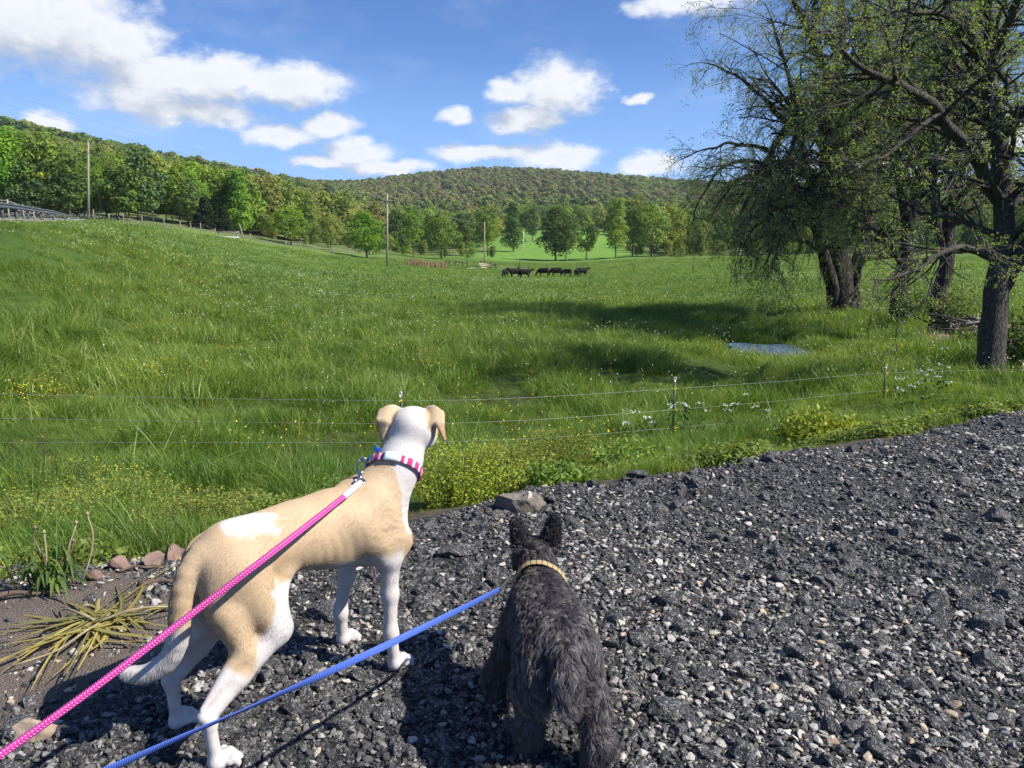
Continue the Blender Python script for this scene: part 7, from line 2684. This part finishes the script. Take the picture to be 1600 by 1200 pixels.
    for j in range(95):
        a = g.uniform(-0.7, 3.8) if j % 4 else g.uniform(0, 6.28)
        L = g.uniform(0.05, 0.17)
        d = np.array([math.cos(a), math.sin(a) * 0.75, 0])
        s_ = np.array([-d[1], d[0], 0]) * g.normal(0, 0.13)
        o = np.array([*g.normal(0, 0.035, 2), g.uniform(0.005, 0.028)])
        mb = MB()
        strip_leaf(mb, [o, o + d * L * .4 + (0, 0, g.uniform(0.004, 0.022)), o + d * L * .75 + s_ + (0, 0, 0.008), o + d * L * 0.92 + s_ * 2.2 + (0, 0, 0.003)], g.uniform(0.006, 0.019), 8, g.uniform(-0.4, 0.6))
        v = np.concatenate(mb.v)
        me = mb.data('leaf', wm, True)
        at = me.attributes.new('tint', 'FLOAT', 'POINT')
        at.data.foreach_set('value', np.full(len(v), np.clip(g.normal(0.5, 0.25), 0, 1), np.float32))
        link('leaf', me, t)
    sm = simple_mat('dry_stalk', (0.36, 0.30, 0.18), (0.25, 0.19, 0.11), 20)
    for pts in ([(0.02, 0, 0.03), (0.02, -0.10, 0.05), (-0.03, -0.20, 0.03), (-0.14, -0.27, 0.015)], [(0, 0, .03), (0.14, 0.03, 0.07), (0.25, 0.09, 0.05), (0.31, 0.14, 0.02)], [(0, 0, .04), (-.12, .06, .05), (-.2, .12, .02)]):
        mb = MB()
        mb.tube(curve(pts, 14), np.linspace(0.0055, 0.003, 14), 6)
        mb.build('stalk', sm, t, smooth=True)

    # the ragged dandelion clump at the soil edge
    c = g0(85, 915)
    t = thing('ragged_weed', 'ragged dandelion clump with bare stalks at the left edge of the soil', 'plant', loc=c)
    lm = foliage_mat('weed_leaf', False, (0.095, 0.155, 0.045), 0.35, hue=0.3)
    for j in range(60):
        a = g.uniform(0, 6.28)
        L = g.uniform(0.07, 0.17)
        d = np.array([math.cos(a), math.sin(a), 0])
        o = np.array([*g.normal(0, 0.05, 2), 0.0])
        rise = g.uniform(0.03, 0.15)
        mb = MB()
        strip_leaf(mb, [o, o + d * L * .35 + (0, 0, rise), o + d * L * .7 + (0, 0, rise * 0.9), o + d * L + (0, 0, rise * 0.35)], g.uniform(0.007, 0.017), 8, 0.2)
        me = mb.data('leaf', lm, True)
        at = me.attributes.new('tint', 'FLOAT', 'POINT')
        at.data.foreach_set('value', np.full(24, np.clip(g.normal(0.45, 0.25), 0, 1), np.float32))
        link('leaf', me, t)
    brown = simple_mat('brown_stalk', (0.23, 0.155, 0.115), (0.16, 0.10, 0.075), 20)
    for pts, m in (([(0.10, 0.02, 0), (0.14, 0.03, 0.10), (0.155, 0.05, 0.20), (0.135, 0.06, 0.285)], sm), ([(-.02, 0, 0), (-0.035, .01, .10), (-.075, .02, .20), (-.065, .02, .24)], brown),
                   ([(.02, 0, 0), (.035, -.01, .10), (.085, 0, .15), (.10, 0, .19)], brown), ([(-.05, 0, 0), (-.02, 0, .12), (-.03, .02, .22)], sm), ([(0, 0, 0), (-.14, -.02, .07), (-.22, -.05, .12)], brown), ([(.05, 0, .0), (.06, .02, .14), (.09, .05, .25)], sm)):
        mb = MB()
        mb.tube(curve(pts, 12), np.linspace(0.0045, 0.0028, 12), 6)
        s_ = mb.build('stalk', m, t, smooth=True)
        mb = MB()
        e = np.array(pts[-1])
        mb.tube([e, e + (0, 0, .008), e + (0, 0, .018)], [0.004, 0.0085, 0.002], 7)
        mb.build('seed_head', m, s_, smooth=True)
    # dry roots along the soil edge
    rootm = simple_mat('root', (0.17, 0.115, 0.085), (0.10, 0.07, 0.05), 25, bump=0.004)
    for px, py, L, a, lb in [(258, 916, 0.20, 0.15, 'thick brown root lying on the soil beside the tail of the hound'), (30, 935, 0.26, 0.25, 'dark root sticking out of the soil at the left edge'), (300, 868, 0.14, 0.4, 'thin dry twig on the rim stones behind the hound'), (215, 893, 0.15, 0.35, 'pale dry twig between the red stones')]:
        c = g0(px, py)
        d = np.array([math.cos(a), math.sin(a), 0]) * L
        mb = MB()
        mb.tube(curve([c - d * .5 + (0, 0, .01), c - d * .1 + (0, .01, .022), c + d * .25 + (0, -.012, .018), c + d * .5 + (0, 0, .012)], 12) - c, np.linspace(0.014 if 'thick' in lb or 'dark' in lb else 0.006, 0.005, 12), 8)
        tag(mb.build('root' if 'root' in lb else 'dry_twig', rootm, None, smooth=True, loc=c), lb, 'root' if 'root' in lb else 'twig')

    # brush and sticks under the trees on the right
    for px, D, py, h, ln_, lb in [(1487, 24, 535, 1.0, 0.06, 'thin upright stick in the leaf litter'), (1522, 21.5, 558, 1.1, 0.35, 'slanted dark stick left of the near grey trunk')]:
        b = on_ground(px, D)
        mb = MB()
        mb.tube([(0, 0, -.1), (ln_ * .5, 0, h * .5), (ln_, 0, h)], [0.022, 0.018, 0.012], 6)
        tag(mb.build('stick', M['bark_far'], None, smooth=True, loc=b), lb, 'stick')
    g = np.random.default_rng(31)
    b = on_ground(1512, 27)
    t = thing('brush_pile', 'heap of dead branches behind the leaf litter on the right', 'brush pile', loc=b)
    for j in range(26):
        a = g.uniform(0, 3.14)
        d = np.array([math.cos(a), math.sin(a) * .6, g.uniform(-0.1, 0.5)]) * g.uniform(0.5, 1.3)
        o = np.array([*g.normal(0, 0.5, 2), g.uniform(0.05, 0.5)])
        mb = MB()
        mb.tube(curve([o - d, o + g.normal(0, .06, 3), o + d], 7), np.linspace(0.05, 0.015, 7) * g.uniform(0.6, 1.3), 6)
        mb.build('branch', M['bark_far'] if j % 3 else M['twig'], t, smooth=True)
    stalk_plant('undergrowth_bush', 'leafy bush right of the near grey trunk', 'bush', on_ground(1592, 20), 41, 150, 1.1, 1.5, 0.11, 16, (0.080, 0.140, 0.035))
    stalk_plant('undergrowth_bush', 'pale leaved bush between the slim tree and the stick heap', 'bush', on_ground(1492, 27.5), 42, 110, 0.9, 1.7, 0.11, 12, (0.125, 0.170, 0.055))
    stalk_plant('undergrowth_bush', 'small leafy bush in the litter left of the near grey trunk', 'bush', on_ground(1520, 23.5), 43, 90, 0.6, 0.6, 0.09, 14, (0.090, 0.150, 0.040))
    stalk_plant('undergrowth_bush', 'bush at the foot of the leaning tree', 'bush', on_ground(1432, 31), 44, 110, 1.1, 1.2, 0.12, 14, (0.075, 0.135, 0.036))

# ------------------------------------------------------------------ build
build_ground()
build_lot()
build_pond()
build_fences()
build_poles()
near_trees()
build_woods()
build_cattle()
build_pen()
build_grass()
foreground_plants()
build_gravel()
hound = build_hound()
terrier = build_terrier()
dress_dogs(hound, terrier)

# ------------------------------------------------------------------ air
def build_haze():
    HAZE_TOP = 190.0
    m = bpy.data.materials.new('haze')
    m.use_nodes = True
    q = NT(m.node_tree)
    for nd in list(q.n):
        q.n.remove(nd)
    out = q.node('ShaderNodeOutputMaterial')
    v = q.node('ShaderNodeVolumePrincipled')
    v.inputs['Color'].default_value = (0.80, 0.88, 1.0, 1)
    v.inputs['Density'].default_value = 0.00009
    v.inputs['Anisotropy'].default_value = 0.0
    q.l.new(v.outputs[0], out.inputs['Volume'])
    m.cycles.homogeneous_volume = True
    mb = MB()
    mb.box((0, 900, (HAZE_TOP - 12) / 2), (3800, 3400, HAZE_TOP + 12))
    o = mb.build('haze', m)
    tag(o, 'thin blue haze softening the far hill', kind='stuff')


build_haze()
